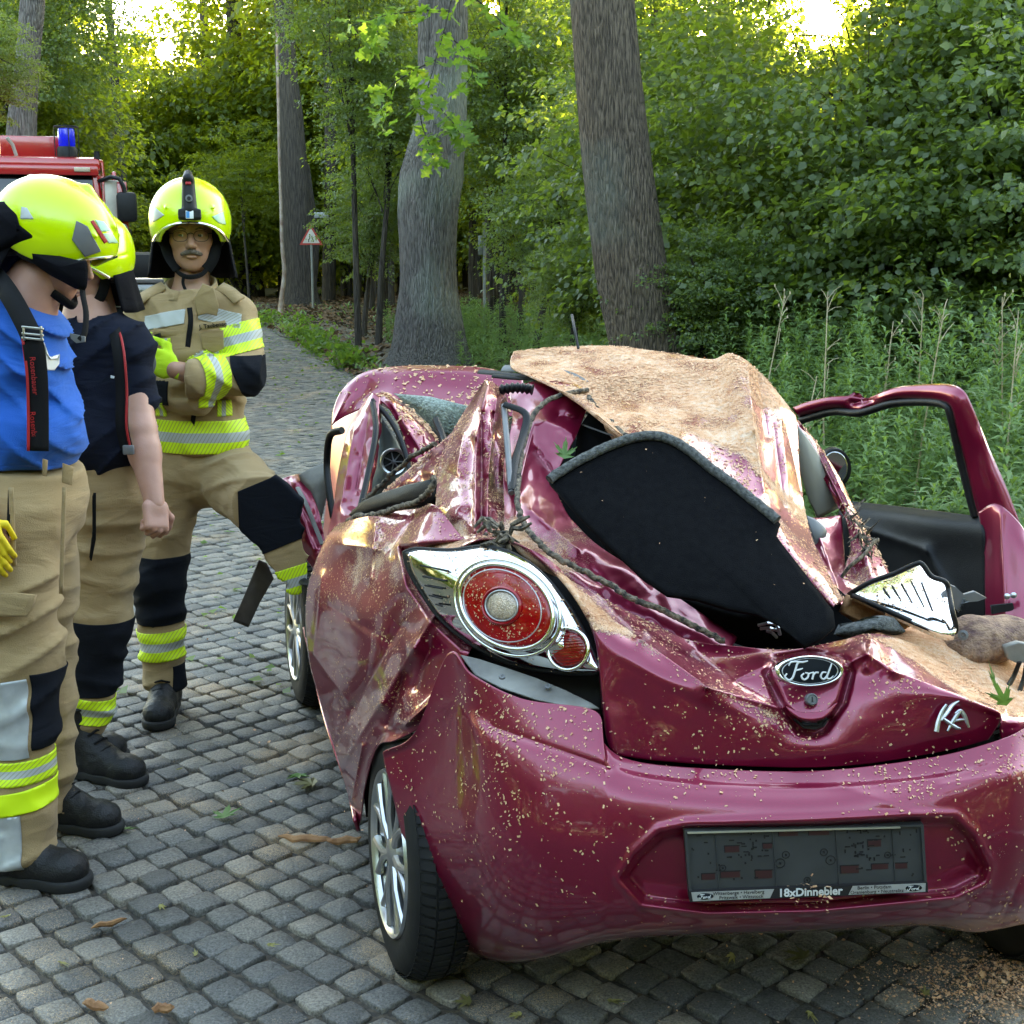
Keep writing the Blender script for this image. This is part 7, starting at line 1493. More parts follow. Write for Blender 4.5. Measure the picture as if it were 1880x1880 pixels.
# openings in the canopy: direction (pixel), core radius, outer radius, share of leaves kept in between
OPEN = [(1512, 30, 36, 190, .08), (300, 92, 18, 60, .5), (150, 92, 8, 34, .5), (655 * 1, 60, 6, 30, .6), (1288, 60, 10, 44, .5), (905, 8, 18, 50, .5), (1655, 40, 8, 34, .5), (420, 30, 10, 60, .5), (1200, 20, 8, 30, .5), (1310, 150, 6, 40, .6)]
THIN = [(330, 80, 300, .82), (1470, 80, 330, .45), (1760, 450, 170, .5), (1640, 210, 300, .6), (1340, 250, 220, .6), (940, 40, 140, .55), (620, 100, 120, .6), (1700, 320, 110, .75)]
def thin(me, W, px, py, D, R):
    rp = R / D * FPX * 1.25
    if not any(math.hypot(px - g[0], py - g[1]) < rp + g[3] for g in OPEN) and not any(math.hypot(px - g[0], py - g[1]) < rp + g[2] for g in THIN): return me
    n = len(me.vertices); co = np.empty(n * 3, np.float32); me.vertices.foreach_get('co', co); co = co.reshape(-1, 3); tn = np.empty(n, np.float32); me.attributes['tone'].data.foreach_get('value', tn)
    Wn = np.array(W); w = co[::4] @ Wn[:3, :3].T + Wn[:3, 3]; z = w[:, 2] - CAMZ; dep = w[:, 1] * ct - z * st; dep = np.maximum(dep, .1)
    X = 940 + FPX * w[:, 0] / dep; Y = 940 - FPX * (w[:, 1] * st + z * ct) / dep
    keep = np.ones(len(w)); lump = vn(w[:, 0] * 1.1, w[:, 2] * 1.1, w[:, 1] * .6, 8)
    for (gx, gy, a, b, f) in OPEN:
        d = np.hypot(X - gx, Y - gy) * (1 + .35 * vn(X / 26, Y / 26, 0, 3)); keep = np.minimum(keep, np.where(d < a, 0, np.where(d < b, f + (1 - f) * np.clip((d - a) / (b - a), 0, 1) ** 2, 1)))
    for (gx, gy, b, f) in THIN:
        d = np.hypot(X - gx, Y - gy); keep = np.minimum(keep, 1 - (1 - f) * np.clip(1.6 * (1 - d / b), 0, 1) * np.clip(.9 + 1.3 * lump, 0, 1.5))
    k = np.random.RandomState(int(px) % 1000).rand(len(w)) < keep; k4 = np.repeat(k, 4); V = co[k4]
    if len(V) < 8: k4[:8] = True; V = co[k4]
    m2 = fastmesh('crown', V, np.arange(len(V)).reshape(-1, 4)); attr(m2, 'tone', tn[k4]); m2.materials.append(me.materials[0]); return m2
def limbs(c, C, W, n, m, base, par, r0=.03):
    mb = MB()
    for k in TR.sample(range(len(C)), n):
        e = W @ Vector(C[k]); s = base + (c - base) * TR.uniform(.35, 1.0); mid = (s + e) / 2 + Vector((TR.uniform(-.2, .2), TR.uniform(-.2, .2), TR.uniform(0, .3)))
        mb.tube([s, mid, e], [r0, r0 * .6, r0 * .2], 5)
    return mb.build('limb', m, par)
def tree(px, py, D, sc, var, label, cat='tree', group=None, r=.09, kind='tree', m=None, lean=0, base=None, nl=10):
    c = P(px, py, D); m = m or m_bark3
    bx, by = (c.x + lean + TR.uniform(-.4, .4), D + TR.uniform(-.3, .3)) if base is None else base
    if group in (WOOD, UNDER):
        z_ = 'over the fire engine' if px < 200 else 'above the moustached firefighter' if px < 440 else 'around the road narrows sign' if px < 680 else 'by the grey forked trunk' if px < 900 else 'between the two big trunks' if px < 1090 else 'right of the leaning trunk' if px < 1380 else 'under the sun gap' if px < 1640 else 'toward the right edge'
        h_ = 'high' if py < 130 else 'mid-height' if py < 260 else 'low' if py < 380 else 'lowest'
        label = '%s %s %s %s' % (h_, {0: 'bushy foliage', 1: 'leafy crown', 2: 'faint distant crown', 3: 'hazy farthest crown'}[(D > 31) + (D > 42) + (D > 57)] if group == WOOD else 'backlit sapling foliage', z_, 'of the sunlit wood')
    me, C = VARS[var]
    W = Matrix.Translation(c) @ Matrix.Rotation(TR.uniform(0, 6.28), 4, 'Z') @ Matrix.Diagonal((sc, sc, sc * TR.uniform(.9, 1.1), 1))
    me = thin(me, W, px, py, D, 4.5 * sc if var[0] == 'F' else (3.4 * sc if var[0] == 'A' else 2.1 * sc))
    rd_ = edgeX(by); 
    if rd_ - 7.7 < bx < rd_ + .4 and base is None: bx = rd_ + .7 if bx > rd_ - 3.6 else rd_ - 8.0 - TR.random()
    t = thing(kind, label, cat, (bx, by, 0), group)
    tm = trunk_mesh('trunk', [(bx, by, -.1, r * 1.3), (bx + (c.x - bx) * .3, by + (D - by) * .3, c.z * .35, r), (bx + (c.x - bx) * .8, D, c.z * .75, r * .8), (c.x, D, c.z + .6 * sc, r * .4)], None, 10, 14)
    tm.materials.append(m); o = link('trunk', tm, None, t)
    o = bpy.data.objects.new('crown', me); COL.objects.link(o); o.parent = t; o.matrix_parent_inverse = t.matrix_basis.inverted(); o.matrix_basis = W
    limbs(c, C, W, nl, m, Vector((bx, by, c.z * .3)), t, max(.012, r * .3))
    return t
# ---- the two large trunks, seen close
def big_tree(name, label, path, m, D, crowns, extra=None, n=150, rows=260, lump=.05, fine=.02, seed=0):
    pts = []
    for (px, py, w) in path:
        c = P(px, py, D); dep = D * ct - (c.z - CAMZ) * st; pts.append((c.x, c.y, c.z, w / 2 / FPX * dep))
    b = pts[0]
    t = thing(name, label, 'tree', (b[0], b[1], 0))
    z0 = [(b[0] + (b[0] - pts[1][0]) * .3, b[1], -.15, b[3] * 1.35)] if b[2] > .1 else []
    link('trunk', trunk_mesh('trunk', z0 + pts, None, n, rows, lump, seed, fine), m, t)
    for ex in (extra or []):
        q = []
        for (px, py, w) in ex:
            c = P(px, py, D + .1); q.append((c.x, c.y, c.z, w / 2 / FPX * (D * ct)))
        link('limb', trunk_mesh('limb', q, None, 24, 60, lump, seed + 3, fine), m, t)
    top = Vector(pts[-1][:3])
    for (dx, dy, z, sc, var) in crowns:
        me, C = VARS[var]; c = Vector((top.x + dx, top.y + dy, z))
        o = bpy.data.objects.new('crown', me); COL.objects.link(o); o.parent = t; o.matrix_parent_inverse = t.matrix_basis.inverted()
        W = Matrix.Translation(c) @ Matrix.Rotation(TR.uniform(0, 6.28), 4, 'Z') @ Matrix.Scale(sc, 4); o.matrix_basis = W
        limbs(c, C, W, 6, m, top, t, .06)
    return t
big_tree('oak_tree', 'thick leaning brown furrowed trunk standing right behind the car roof', [(1232, 850, 172), (1212, 720, 156), (1190, 640, 141), (1160, 500, 134), (1137, 330, 128), (1120, 170, 122), (1105, 0, 119), (1085, -220, 112), (1060, -500, 100), (1040, -800, 70)], m_bark1, 11.5, [(-.5, 1, 9.5, 1.0, 'A0'), (1.5, 2.5, 8.5, .8, 'A1')], seed=1, lump=.04, fine=.015)
big_tree('oak_tree', 'grey lichen-streaked trunk with a swollen waist and forked top left of the leaning trunk', [(790, 660, 132), (787, 590, 118), (786, 500, 104), (786, 400, 108), (793, 320, 116), (806, 250, 104), (818, 150, 78), (824, 60, 68), (826, -60, 62), (828, -300, 50)], m_bark2, 20.0, [(0, 2, 12.5, 1.2, 'A1'), (-3, 1, 10.5, .8, 'A2')], extra=[[(800, 270, 50), (790, 180, 44), (788, 90, 40), (788, -20, 38), (782, -300, 26)], [(752, 560, 24), (746, 440, 26), (745, 380, 30), (752, 320, 26), (775, 260, 20)]], seed=4, lump=.06)
big_tree('beech_tree', 'dark upright trunk behind the road narrows sign', [(551, 556, 64), (549, 470, 58), (545, 380, 54), (538, 280, 50), (530, 180, 44), (524, 100, 38), (520, -40, 34)], m_bark3, 42.0, [(0, 0, 15, 1.3, 'F0')], extra=[[(560, 556, 36), (572, 460, 28), (566, 380, 26), (558, 300, 20)]], n=30, rows=60)
big_tree('beech_tree', 'smooth grey trunk rising above the fire engine cab', [(45, 420, 62), (40, 280, 56), (42, 200, 50), (52, 100, 44), (60, 0, 44), (66, -120, 36)], m_bark2, 20.0, [(-1, 1, 11, .9, 'A0')], n=30, rows=60)
big_tree('beech_tree', 'dark ivy-covered trunk just right of the leaning trunk top', [(1190, 420, 52), (1196, 250, 46), (1204, 130, 40), (1212, 0, 34), (1218, -80, 30)], m_bark3, 19.0, [(1, 0, 9.5, .6, 'A2')], n=24, rows=50, lump=.12)
big_tree('birch_tree', 'slender pale trunk left of the dark trunk at the sign', [(517, 550, 9), (522, 500, 8), (518, 450, 7), (516, 380, 6), (513, 300, 5), (511, 200, 5), (508, 60, 4)], mat('pale_bark', (.42, .36, .30), .8, col2=(.20, .12, .09), nscale=5), 36.0, [], n=10, rows=30)
WOOD = 'trees of the wood behind'; WL = 'leafy tree of the dense sunlit wood behind the scene'
for (px, D, w) in [(462, 50, 34), (700, 34, 14), (715, 40, 12), (655, 46, 12), (680, 38, 10), (868, 33, 12), (880, 44, 8), (905, 30, 13), (912, 36, 20), (938, 38, 18), (952, 42, 10), (976, 36, 14), (985, 46, 8), (1008, 40, 8), (1040, 34, 10), (610, 55, 9), (630, 48, 8), (735, 50, 9), (855, 52, 9), (395, 60, 26), (240, 40, 16), (1075, 45, 9), (925, 60, 9), (965, 55, 8), (1100, 38, 9)]:
    b = P(px, 500, D); r = w / 2 / FPX * D * 1.15; t = thing('slim_tree', '%s dark trunk %s, %s' % ('thread-thin' if w < 9 else 'slim' if w < 12 else 'sturdy', 'over the fire engine' if px < 300 else 'behind the moustached firefighter' if px < 500 else 'just right of the road sign' if px < 660 else 'left of the grey forked trunk' if px < 770 else 'by the thin metal post' if px < 915 else 'midway between the two big trunks' if px < 1000 else 'close left of the leaning trunk', 'nearer row' if D < 40 else 'farther row'), 'tree', (b.x, D, 0), 'slender trunks deep in the wood')
    ln = TR.uniform(-.5, .5)
    link('trunk', trunk_mesh('trunk', [(b.x, D, -.1, r * 1.25), (b.x + ln * .2, D, 2.5, r), (b.x + ln * .6, D + .2, 6, r * .85), (b.x + ln, D, 12, r * .5)], None, 8, 12, .08, TR.random() * 9), m_bark3, t)
# ---- background wood: things one cannot tell apart share a label and group
rows_ = []
for (D, step, y0, y1, sc, vars_) in [(27, 150, 60, 330, .72, 'A'), (36, 130, 30, 380, .8, 'A'), (48, 115, 40, 420, .95, 'F'), (64, 110, 60, 440, 1.1, 'F')]:
    x = -140 + TR.uniform(0, 60)
    while x < 2050:
        rows_.append((x + TR.uniform(-30, 30), D + TR.uniform(-3, 3), y0, y1, sc, vars_)); x += step * TR.uniform(.8, 1.25)
GAPS = [(300, 92, 12), (1510, 30, 80), (150, 90, 2), (1290, 60, 24)]
for (x, D, y0, y1, sc, v) in rows_:
    n = 2 if D < 60 else 3
    for k in range(n):
        py = y0 + (y1 - y0) * (k + .5 + TR.uniform(-.25, .25)) / n
        rp = 3.0 * sc / D * FPX * (1.3 if v == 'F' else 1) * .8
        if any(math.hypot(x - gx, (py - gy)) < gr + rp * .72 for gx, gy, gr in GAPS): continue
        if D < 40 and x < 470 and x > 60 and edgeX(D) - 7.5 < (x - 940) / FPX * D < edgeX(D) + .5 and py > 200: continue
        if D < 32 and 380 < x < 1150 and py > 180: continue
        if D < 43 and abs(x - 556) < 45 + rp: continue
        tree(x, py, D, sc, v + str(TR.randrange(2 if v == 'F' else 3)), WL, group=WOOD, r=.08 + .02 * (D > 40), nl=5)
# low sunlit saplings and understorey far back
for (px, py, D, sc) in [(60, 430, 34, .5), (160, 400, 38, .55), (330, 420, 60, .8), (400, 380, 52, .7), (440, 330, 44, .6), (470, 420, 70, .8), (610, 340, 40, .45), (640, 430, 55, .6), (700, 380, 44, .55), (720, 470, 60, .6), (620, 490, 66, .6), (880, 300, 34, .5), (900, 400, 46, .55), (960, 340, 36, .5), (1010, 420, 44, .55), (1050, 300, 30, .5), (1070, 450, 34, .4), (960, 490, 60, .55), (860, 480, 60, .6), (1040, 540, 26, .28), (900, 220, 28, .5), (1000, 180, 30, .55), (640, 250, 34, .5), (700, 150, 32, .5), (590, 200, 38, .5), (380, 250, 56, .8), (560, 480, 75, .7), (400, 470, 75, .8), (300, 340, 62, .9), (220, 300, 48, .7)]:
    if D < 43 and abs(px - 556) < 40 + 3.2 * sc / D * FPX: continue
    tree(px, py, D, sc, 'A' + str(TR.randrange(3)), 'low backlit young tree in the understorey of the wood', group='young trees in the understorey', kind='young_tree', r=.04, nl=5)
# ---- leaf wall on the right, nearer: shrubs one can point at
SHR = [(1290, 420, 13.5, 1.0, 'hazel shrub low beside the leaning trunk, its leaves pale at the edge'), (1330, 210, 14.5, 1.1, 'lime foliage mass touching the right side of the leaning trunk at mid height'),
       (1440, 480, 11.5, .95, 'dark green shrub behind the tall weeds in the middle of the right side'), (1470, 300, 12.5, 1.1, 'broad-leaved shrub straight below the bright sun'),
       (1600, 430, 10.5, .95, 'large-leaved lime shrub right of the sun, leaves bluish green'), (1640, 220, 11.5, 1.15, 'lime tree mass right below the sun, dark and dense'),
       (1760, 470, 9.8, .9, 'shrub above the open car door, lit yellow from behind'), (1800, 280, 10.2, 1.05, 'shrub with arching limbs at the right edge, middle height'),
       (1860, 90, 11.0, 1.1, 'overhanging tree crown in the top right corner'), (1690, 50, 13.0, .95, 'tree crown right of the sun, thin and glittering'),
       (1300, 40, 15.5, .85, 'bright green tree crown between leaning trunk and sun'), (1920, 460, 9.2, 1.0, 'dark shrub at the right edge beyond the door'),
       (1410, 130, 17.0, .8, 'thin foliage directly below and left of the sun'), (1560, 150, 16.5, .8, 'thin golden foliage directly under the sun'),
       (1230, 330, 16.5, .8, 'shrub half hidden behind the leaning trunk')]
for i, (px, py, D, sc, lb) in enumerate(SHR):
    D += 1.6; sc *= 1.08; py -= 25
    tree(px, py, D, sc, 'B' + str(i % 3), lb, cat='shrub' if py > 200 else 'tree', kind='leafy_shrub' if py > 200 else 'lime_tree', r=.05, m=m_bark3, nl=16)
for (px, py, D, sc, lb) in [(-35, 120, 15.5, .34, 'dark blue-green hanging foliage at the left edge above the fire engine'), (90, 30, 24, .8, 'foliage in the top left corner behind the grey trunk'), (640, 10, 24, .8, 'overhanging crown above the road left of the grey forked trunk'), (720, 200, 24, .8, 'drooping leafy limb left of the grey forked trunk, middle height'), (930, 60, 22, .8, 'foliage filling the top between the two big trunks'), (980, 250, 22, .9, 'layered foliage halfway up between the two big trunks'), (1030, 400, 19, .6, 'low shrub with pale twigs left of the leaning trunk'), (690, 400, 26, .6, 'dark layered foliage left of the swollen grey trunk'), (1060, 520, 16, .38, 'small bush at the foot of the leaning trunk, left side'), (1290, 560, 11.5, .42, 'small bush at the foot of the leaning trunk, right side')]:
    tree(px, py, D, sc, 'B' + str(TR.randrange(3)), lb, cat='shrub' if py > 200 else 'tree', kind='leafy_shrub' if py > 200 else 'maple_tree', r=.05, nl=12)
# unseen trees behind and beside the camera, added to block the horizon in reflections
for (x, y, z, sc) in [(-15, -3, 7, 1.9), (13, -5, 7, 1.9), (-5, -15, 7, 2.0), (3, -16, 7.5, 2.0), (10, -14, 7, 2.0), (-12, -12, 7.5, 2.0), (17, -10, 7, 1.9), (-19, -8, 7, 2.0), (-1, -24, 9, 2.3), (-10, -23, 9, 2.3), (8, -23, 9, 2.3), (-17, 4, 6, 1.6)]:
    t = thing('roadside_tree', 'unseen tree beside the road, added to block the horizon in reflections', 'tree', (x, y, 0), 'unseen roadside trees added to block the horizon')
    link('trunk', trunk_mesh('trunk', [(x, y, -.1, .3), (x, y, 3, .22), (x, y, z + 1, .12)], None, 12, 12), m_bark3, t)
    o = bpy.data.objects.new('crown', VARS['A1'][0]); COL.objects.link(o); o.parent = t; o.matrix_parent_inverse = t.matrix_basis.inverted(); o.matrix_basis = Matrix.Translation((x, y, z)) @ Matrix.Scale(sc, 4)
# tall crowns added out of view above the picture to block the low sun
for (x, y, z) in [(-6, 45, 14), (0, 46, 15), (5, 45, 13.5), (15.5, 47, 15), (18, 45, 14), (24, 46, 15), (30, 48, 14), (-3, 52, 20), (4, 53, 21), (7.5, 52, 20), (18, 53, 21), (25, 52, 20), (-9, 60, 15), (-4, 62, 22), (1, 61, 15), (5, 63, 23), (9, 60, 25), (17, 61, 16), (21, 62, 23), (26, 60, 16), (30, 61, 23), (14, 60, 24), (-8, 52, 17), (33, 55, 18)]:
    t = thing('tall_tree', 'tall tree added to block the low sun, its crown above the picture', 'tree', (x, y, 0), 'added sun-blocking trees with crowns above the picture')
    link('trunk', trunk_mesh('trunk', [(x, y, -.1, .24), (x + .2, y, 6, .18), (x, y, z, .09)], None, 10, 14), m_bark3, t)
    o = bpy.data.objects.new('crown', VARS['F%d' % (x % 2)][0]); COL.objects.link(o); o.parent = t; o.matrix_parent_inverse = t.matrix_basis.inverted(); o.matrix_basis = Matrix.Translation((x, y, z)) @ Matrix.Rotation(x, 4, 'Z') @ Matrix.Scale(1.05, 4)
# far wood that reads as one mass
def far_wood():
    rng = np.random.RandomState(77); n = 60000
    x = rng.uniform(-75, 75, n); y = 88 + rng.rand(n) * 14; z = rng.rand(n) ** 1.1 * (9.5 + 3 * np.sin(x * .3) + 2 * np.sin(x * .13 + 1))
    c = np.stack([x, y, z], 1); ax = unit(rng.randn(n, 3)); nr = unit(rng.randn(n, 3) + np.array([0, 0, 1])); nr = unit(nr - ax * (nr * ax).sum(1)[:, None]); Ls = rng.uniform(.3, .7, (n, 1))
    me = fastmesh('far_wood', kite(c, ax, nr, Ls, Ls * .4, .1).reshape(-1, 3), np.arange(n * 4).reshape(-1, 4)); attr(me, 'tone', np.repeat(rng.rand(n), 4))
    tag(link('far_wood', me, m_leafA), 'far wood closing the view behind all the trees', 'wood', kind='stuff')
far_wood()
def wood_round():  # unseen leaf ring added so the warm horizon stays out of the paint reflections
    rng = np.random.RandomState(78); n = 52000; a = rng.uniform(math.radians(62), math.radians(298), n); r = rng.uniform(34, 44, n); z = rng.rand(n) ** .9 * (12 + 2.5 * np.sin(a * 9) + 1.5 * np.sin(a * 23))
    c = np.stack([r * np.sin(a), r * np.cos(a), z], 1); ax = unit(rng.randn(n, 3)); nr = unit(rng.randn(n, 3)); nr = unit(nr - ax * (nr * ax).sum(1)[:, None]); Ls = rng.uniform(.5, 1.0, (n, 1))
    me = fastmesh('surrounding_wood', kite(c, ax, nr, Ls, Ls * .42, .1).reshape(-1, 3), np.arange(n * 4).reshape(-1, 4)); attr(me, 'tone', np.repeat(rng.rand(n), 4))
    tag(link('surrounding_wood', me, m_leafB), 'unseen ring of wood added behind the camera to block the horizon in reflections', 'wood', kind='stuff')
wood_round()
# ---- tall weeds of the verge
def weeds():
    rng = np.random.RandomState(5); pts = []
    while len(pts) < 4200:
        y = 4.6 + 21 * rng.rand() ** 1.25; lo = edgeX(y) + (.35 + .95 * sstep(8, 12, y)); hi = .42 * y + 1.6
        x = rng.uniform(-6, 11)
        if x < lo or x > hi: continue
        off = x - lo
        if y > 16 and x > -.5 and rng.rand() < .4: continue
        h = (1.25 - .35 * sstep(12, 18, y)) * (1 - .4 * math.exp(-off * 1.2)) * rng.uniform(.72, 1.12) * (1 + .12 * math.sin(x * 2.1 + y)); pts.append((x, y, h))
    Vs = []; Qs = []; tn = []; nb = 0; SV = []; SQ = []; sb = 0
    for (x, y, h) in pts:
        nl = int(34 + h * 26) if y < 14 else int(20 + h * 14); t = np.sort(rng.rand(nl)) ** .75; lean = rng.randn(2) * .10
        zz = .04 + t * h; base = np.stack([x + lean[0] * t * t * h, y + lean[1] * t * t * h, zz], 1)
        q = rng.rand() * 6 + np.arange(nl) * 2.4 + rng.randn(nl) * .3; up = .15 + .9 * t + rng.randn(nl) * .2
        ax = unit(np.stack([np.cos(q), np.sin(q), up], 1)); nr = unit(np.stack([-np.cos(q) * up, -np.sin(q) * up, np.ones(nl)], 1) + rng.randn(nl, 3) * .25); nr = unit(nr - ax * (nr * ax).sum(1)[:, None])
        s = (1.0 if y < 14 else 1.25); Ls = (s * (.13 - .055 * t) * rng.uniform(.7, 1.2, nl))[:, None]
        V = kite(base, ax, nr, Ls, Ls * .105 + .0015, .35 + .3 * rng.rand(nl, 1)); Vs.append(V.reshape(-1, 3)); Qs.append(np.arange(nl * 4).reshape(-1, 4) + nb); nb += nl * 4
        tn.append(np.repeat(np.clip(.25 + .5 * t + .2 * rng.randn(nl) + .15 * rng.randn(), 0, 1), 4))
        k = 5; tt = np.linspace(0, 1, k); r = .0035 * (1.1 - tt)
        for i in range(k):
            cx, cy = x + lean[0] * tt[i] ** 2 * h, y + lean[1] * tt[i] ** 2 * h
            for a in range(3): SV.append((cx + r[i] * math.cos(a * 2.09), cy + r[i] * math.sin(a * 2.09), .0 + tt[i] * h))
        for i in range(k - 1):
            for a in range(3): SQ.append((sb + i * 3 + a, sb + i * 3 + (a + 1) % 3, sb + i * 3 + 3 + (a + 1) % 3, sb + i * 3 + 3 + a))
        sb += k * 3
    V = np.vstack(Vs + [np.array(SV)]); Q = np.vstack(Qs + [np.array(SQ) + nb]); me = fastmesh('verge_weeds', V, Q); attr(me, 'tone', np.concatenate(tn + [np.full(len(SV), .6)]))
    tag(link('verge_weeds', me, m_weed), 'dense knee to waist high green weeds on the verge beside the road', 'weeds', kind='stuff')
weeds()
def low_green():
    """grass tufts, litter leaves and seedlings along kerb, path and forest floor"""
    rng = np.random.RandomState(15); V = []; tn = []; n = 26000
    y = 4.5 + 40 * rng.rand(n) ** 1.4; off = rng.exponential(1.6, n) - .10; x = edgeX(y) + off + rng.randn(n) * .05
    keep = (off > -.1) & ((off < .35) | (off > 2.1) | (rng.rand(n) < .12)) & ((y < 13) | (rng.rand(n) < .22)); x, y = x[keep], y[keep]; n = len(x)
    cl = vn(x * 1.3, y * 1.3, 0, 4) > -.25; x, y = x[cl], y[cl]; n = len(x)
    q = rng.rand(n) * 6.28; up = rng.uniform(.3, 2.2, n); ax = unit(np.stack([np.cos(q), np.sin(q), up], 1)); nr = unit(np.stack([-np.cos(q), -np.sin(q), 1 / up], 1)); nr = unit(nr - ax * (nr * ax).sum(1)[:, None])
    Ls = rng.uniform(.05, .16, (n, 1)) * (1 + y[:, None] * .02); c = np.stack([x, y, np.full(n, .05)], 1)
    me = fastmesh('verge_grass', kite(c, ax, nr, Ls, Ls * .12, .3).reshape(-1, 3), np.arange(n * 4).reshape(-1, 4)); attr(me, 'tone', np.repeat(rng.rand(n), 4))
    tag(link('verge_grass', me, m_weed), 'short grass and seedlings along the kerb and footpath', 'grass', kind='stuff')
    n = 26000; y = 8 + 40 * rng.rand(n); x = edgeX(y) + rng.uniform(-.2, 9, n); q = rng.rand(n) * 6.28
    ax = unit(np.stack([np.cos(q), np.sin(q), rng.randn(n) * .3], 1)); nr = unit(np.array([0, 0, 1.]) + rng.randn(n, 3) * .4); nr = unit(nr - ax * (nr * ax).sum(1)[:, None]); Ls = rng.uniform(.06, .14, (n, 1))
    zz = .07 + .25 * sstep(2, 9, x - edgeX(y)) + .06 * np.abs(vn(x * .8, y * .8)); c = np.stack([x, y, zz + .01], 1)
    me = fastmesh('leaf_litter', kite(c, ax, nr, Ls, Ls * .35, .2).reshape(-1, 3), np.arange(n * 4).reshape(-1, 4)); 
    tag(link('leaf_litter', me, mat('dead_leaf', (.20, .11, .05), .8, col2=(.09, .05, .025), nscale=3)), 'brown fallen leaves over the earth between road and wood', 'leaf litter', kind='stuff')
    # specks of green and splinters lying on the far road surface
    n = 2600; y = 5 + 30 * rng.rand(n) ** 1.2; x = edgeX(y) - rng.rand(n) ** 1.6 * 6.5; q = rng.rand(n) * 6.28
    ax = unit(np.stack([np.cos(q), np.sin(q), 0 * q + .05], 1)); nr = unit(np.array([0, 0, 1.]) + rng.randn(n, 3) * .35); nr = unit(nr - ax * (nr * ax).sum(1)[:, None]); Ls = rng.uniform(.02, .07, (n, 1))
    me = fastmesh('road_litter', kite(np.stack([x, y, np.full(n, .014)], 1), ax, nr, Ls, Ls * .4, .1).reshape(-1, 3), np.arange(n * 4).reshape(-1, 4)); attr(me, 'tone', np.repeat(rng.rand(n), 4))
    tag(link('road_litter', me, m_leafC), 'torn green leaf scraps scattered over the paving towards the wood', 'leaf scraps', kind='stuff')
low_green()
# dry stalks standing above the weeds, each its own
for i, (px, top, D, lb) in enumerate([(1520, 535, 8.2, 'tall pale dry stalk forking at the top left of centre above the open door'), (1695, 540, 8.0, 'tallest dry grass stalk straight above the door frame corner'), (1735, 560, 7.4, 'bent dry stalk leaning right above the door frame'), (1640, 590, 8.6, 'low brown dried flower head between two tall stalks'), (1840, 545, 7.6, 'dry branching stalk near the right edge'), (1440, 550, 9.0, 'thin dry stalk with a brown tuft right of the leaning trunk'), (1870, 570, 7.0, 'dry stalk cut by the right edge of the picture'), (1500, 690, 7.4, 'thin pale stem rising behind the roof edge')]):
    top_ = P(px, top, D); b = Vector((top_.x + TR.uniform(-.15, .05), D, 0)); t = MB()
    mid = (top_ + b) / 2 + Vector((TR.uniform(-.04, .04), 0, 0)); t.tube([b, mid, top_], [.0065, .0055, .0025], 5)
    for k in range(9):
        f = TR.uniform(.62, 1.0); s = b.lerp(top_, f); e = s + Vector((TR.uniform(-.09, .09), TR.uniform(-.06, .06), TR.uniform(.03, .12))); t.tube([s, (s + e) / 2 + Vector((0, 0, .01)), e], [.003, .0024, .0016], 4)
        if i in (3, 5, 4): t.tube([e, e + Vector((0, 0, .018))], [.006, .003], 5)
    tag(t.build('dry_stalk', m_dry), lb, 'dry stalk', 'dry stalks above the weeds')
# ---- oak bough hanging into the picture from above, leaf by leaf
def lobed(nl, L_, w_, notch, name, m, five=False):
    V = [(0, 0, 0)]; N_ = 26
    for i in range(N_):
        t = i / (N_ - 1); s = math.sin(math.pi * min(1, t * 1.02)) ** .7; lob = 1 - notch * (.5 + .5 * math.cos(2 * math.pi * nl * t + math.pi)); V.append((w_ * s * lob, L_ * (t * 1.0), .004 * math.cos(t * 9)))
    F = []
    right = list(range(1, N_ + 1)); V2 = [(-x, y, z) for x, y, z in V[1:]]; mid = [(0, y, -.006 * math.sin(math.pi * y / L_)) for x, y, z in V[1:]]
    VV = V[1:] + V2 + mid
    for i in range(N_ - 1):
        F += [(i, i + 1, 2 * N_ + i + 1, 2 * N_ + i), (2 * N_ + i, 2 * N_ + i + 1, N_ + i + 1, N_ + i)]
    me = mesh(name, VV, F, True); me.materials.append(m); attr(me, 'tone', np.full(len(VV), .6)); return me
oak = [lobed(3, .125, .048, .62, 'leaf', m_leafC), lobed(3, .105, .045, .55, 'leaf', m_leafC)]
def bough():
    t = thing('oak_bough', 'light green lobed oak leaves hanging from above in front of the grey forked trunk', 'bough', tuple(P(800, -60, 9.3)))
    rr = random.Random(33); tw = [[(840, -60), (822, 30), (800, 110), (785, 160), (770, 185)], [(822, 20), (770, 20), (700, 30), (640, 50)], [(815, 60), (850, 90), (868, 130), (850, 160)], [(800, 110), (760, 130), (715, 160), (700, 200), (712, 230)], [(785, 160), (810, 200), (835, 230), (845, 250)], [(770, 185), (775, 230), (790, 270), (802, 300)], [(840, -20), (890, 10), (930, 50), (950, 60)], [(700, 30), (690, 70), (680, 90)]]
    for path in tw:
        d0 = 9.3 + rr.uniform(-.3, .3); q = cr(np.array(path, float), 14); W = [P(x, y, d0 + .15 * math.sin(i * .5)) for i, (x, y) in enumerate(q)]
        MB().tube(W, [.006 - .004 * i / 13 for i in range(14)], 5).build('twig', m_bark3, t)
        for i in range(1, 14):
            for k in range(3 if i > 4 else 2):
                o = bpy.data.objects.new('leaf', oak[rr.randrange(2)]); COL.objects.link(o); o.parent = t; o.matrix_parent_inverse = t.matrix_basis.inverted()
                o.location = W[i] + Vector((rr.uniform(-.05, .05), rr.uniform(-.15, .15), rr.uniform(-.05, .05))); o.rotation_euler = (rr.uniform(-1.3, .3), rr.uniform(-.8, .8), rr.uniform(0, 6.28)); s = rr.uniform(.7, 1.15); o.scale = (s, s, s)
bough()
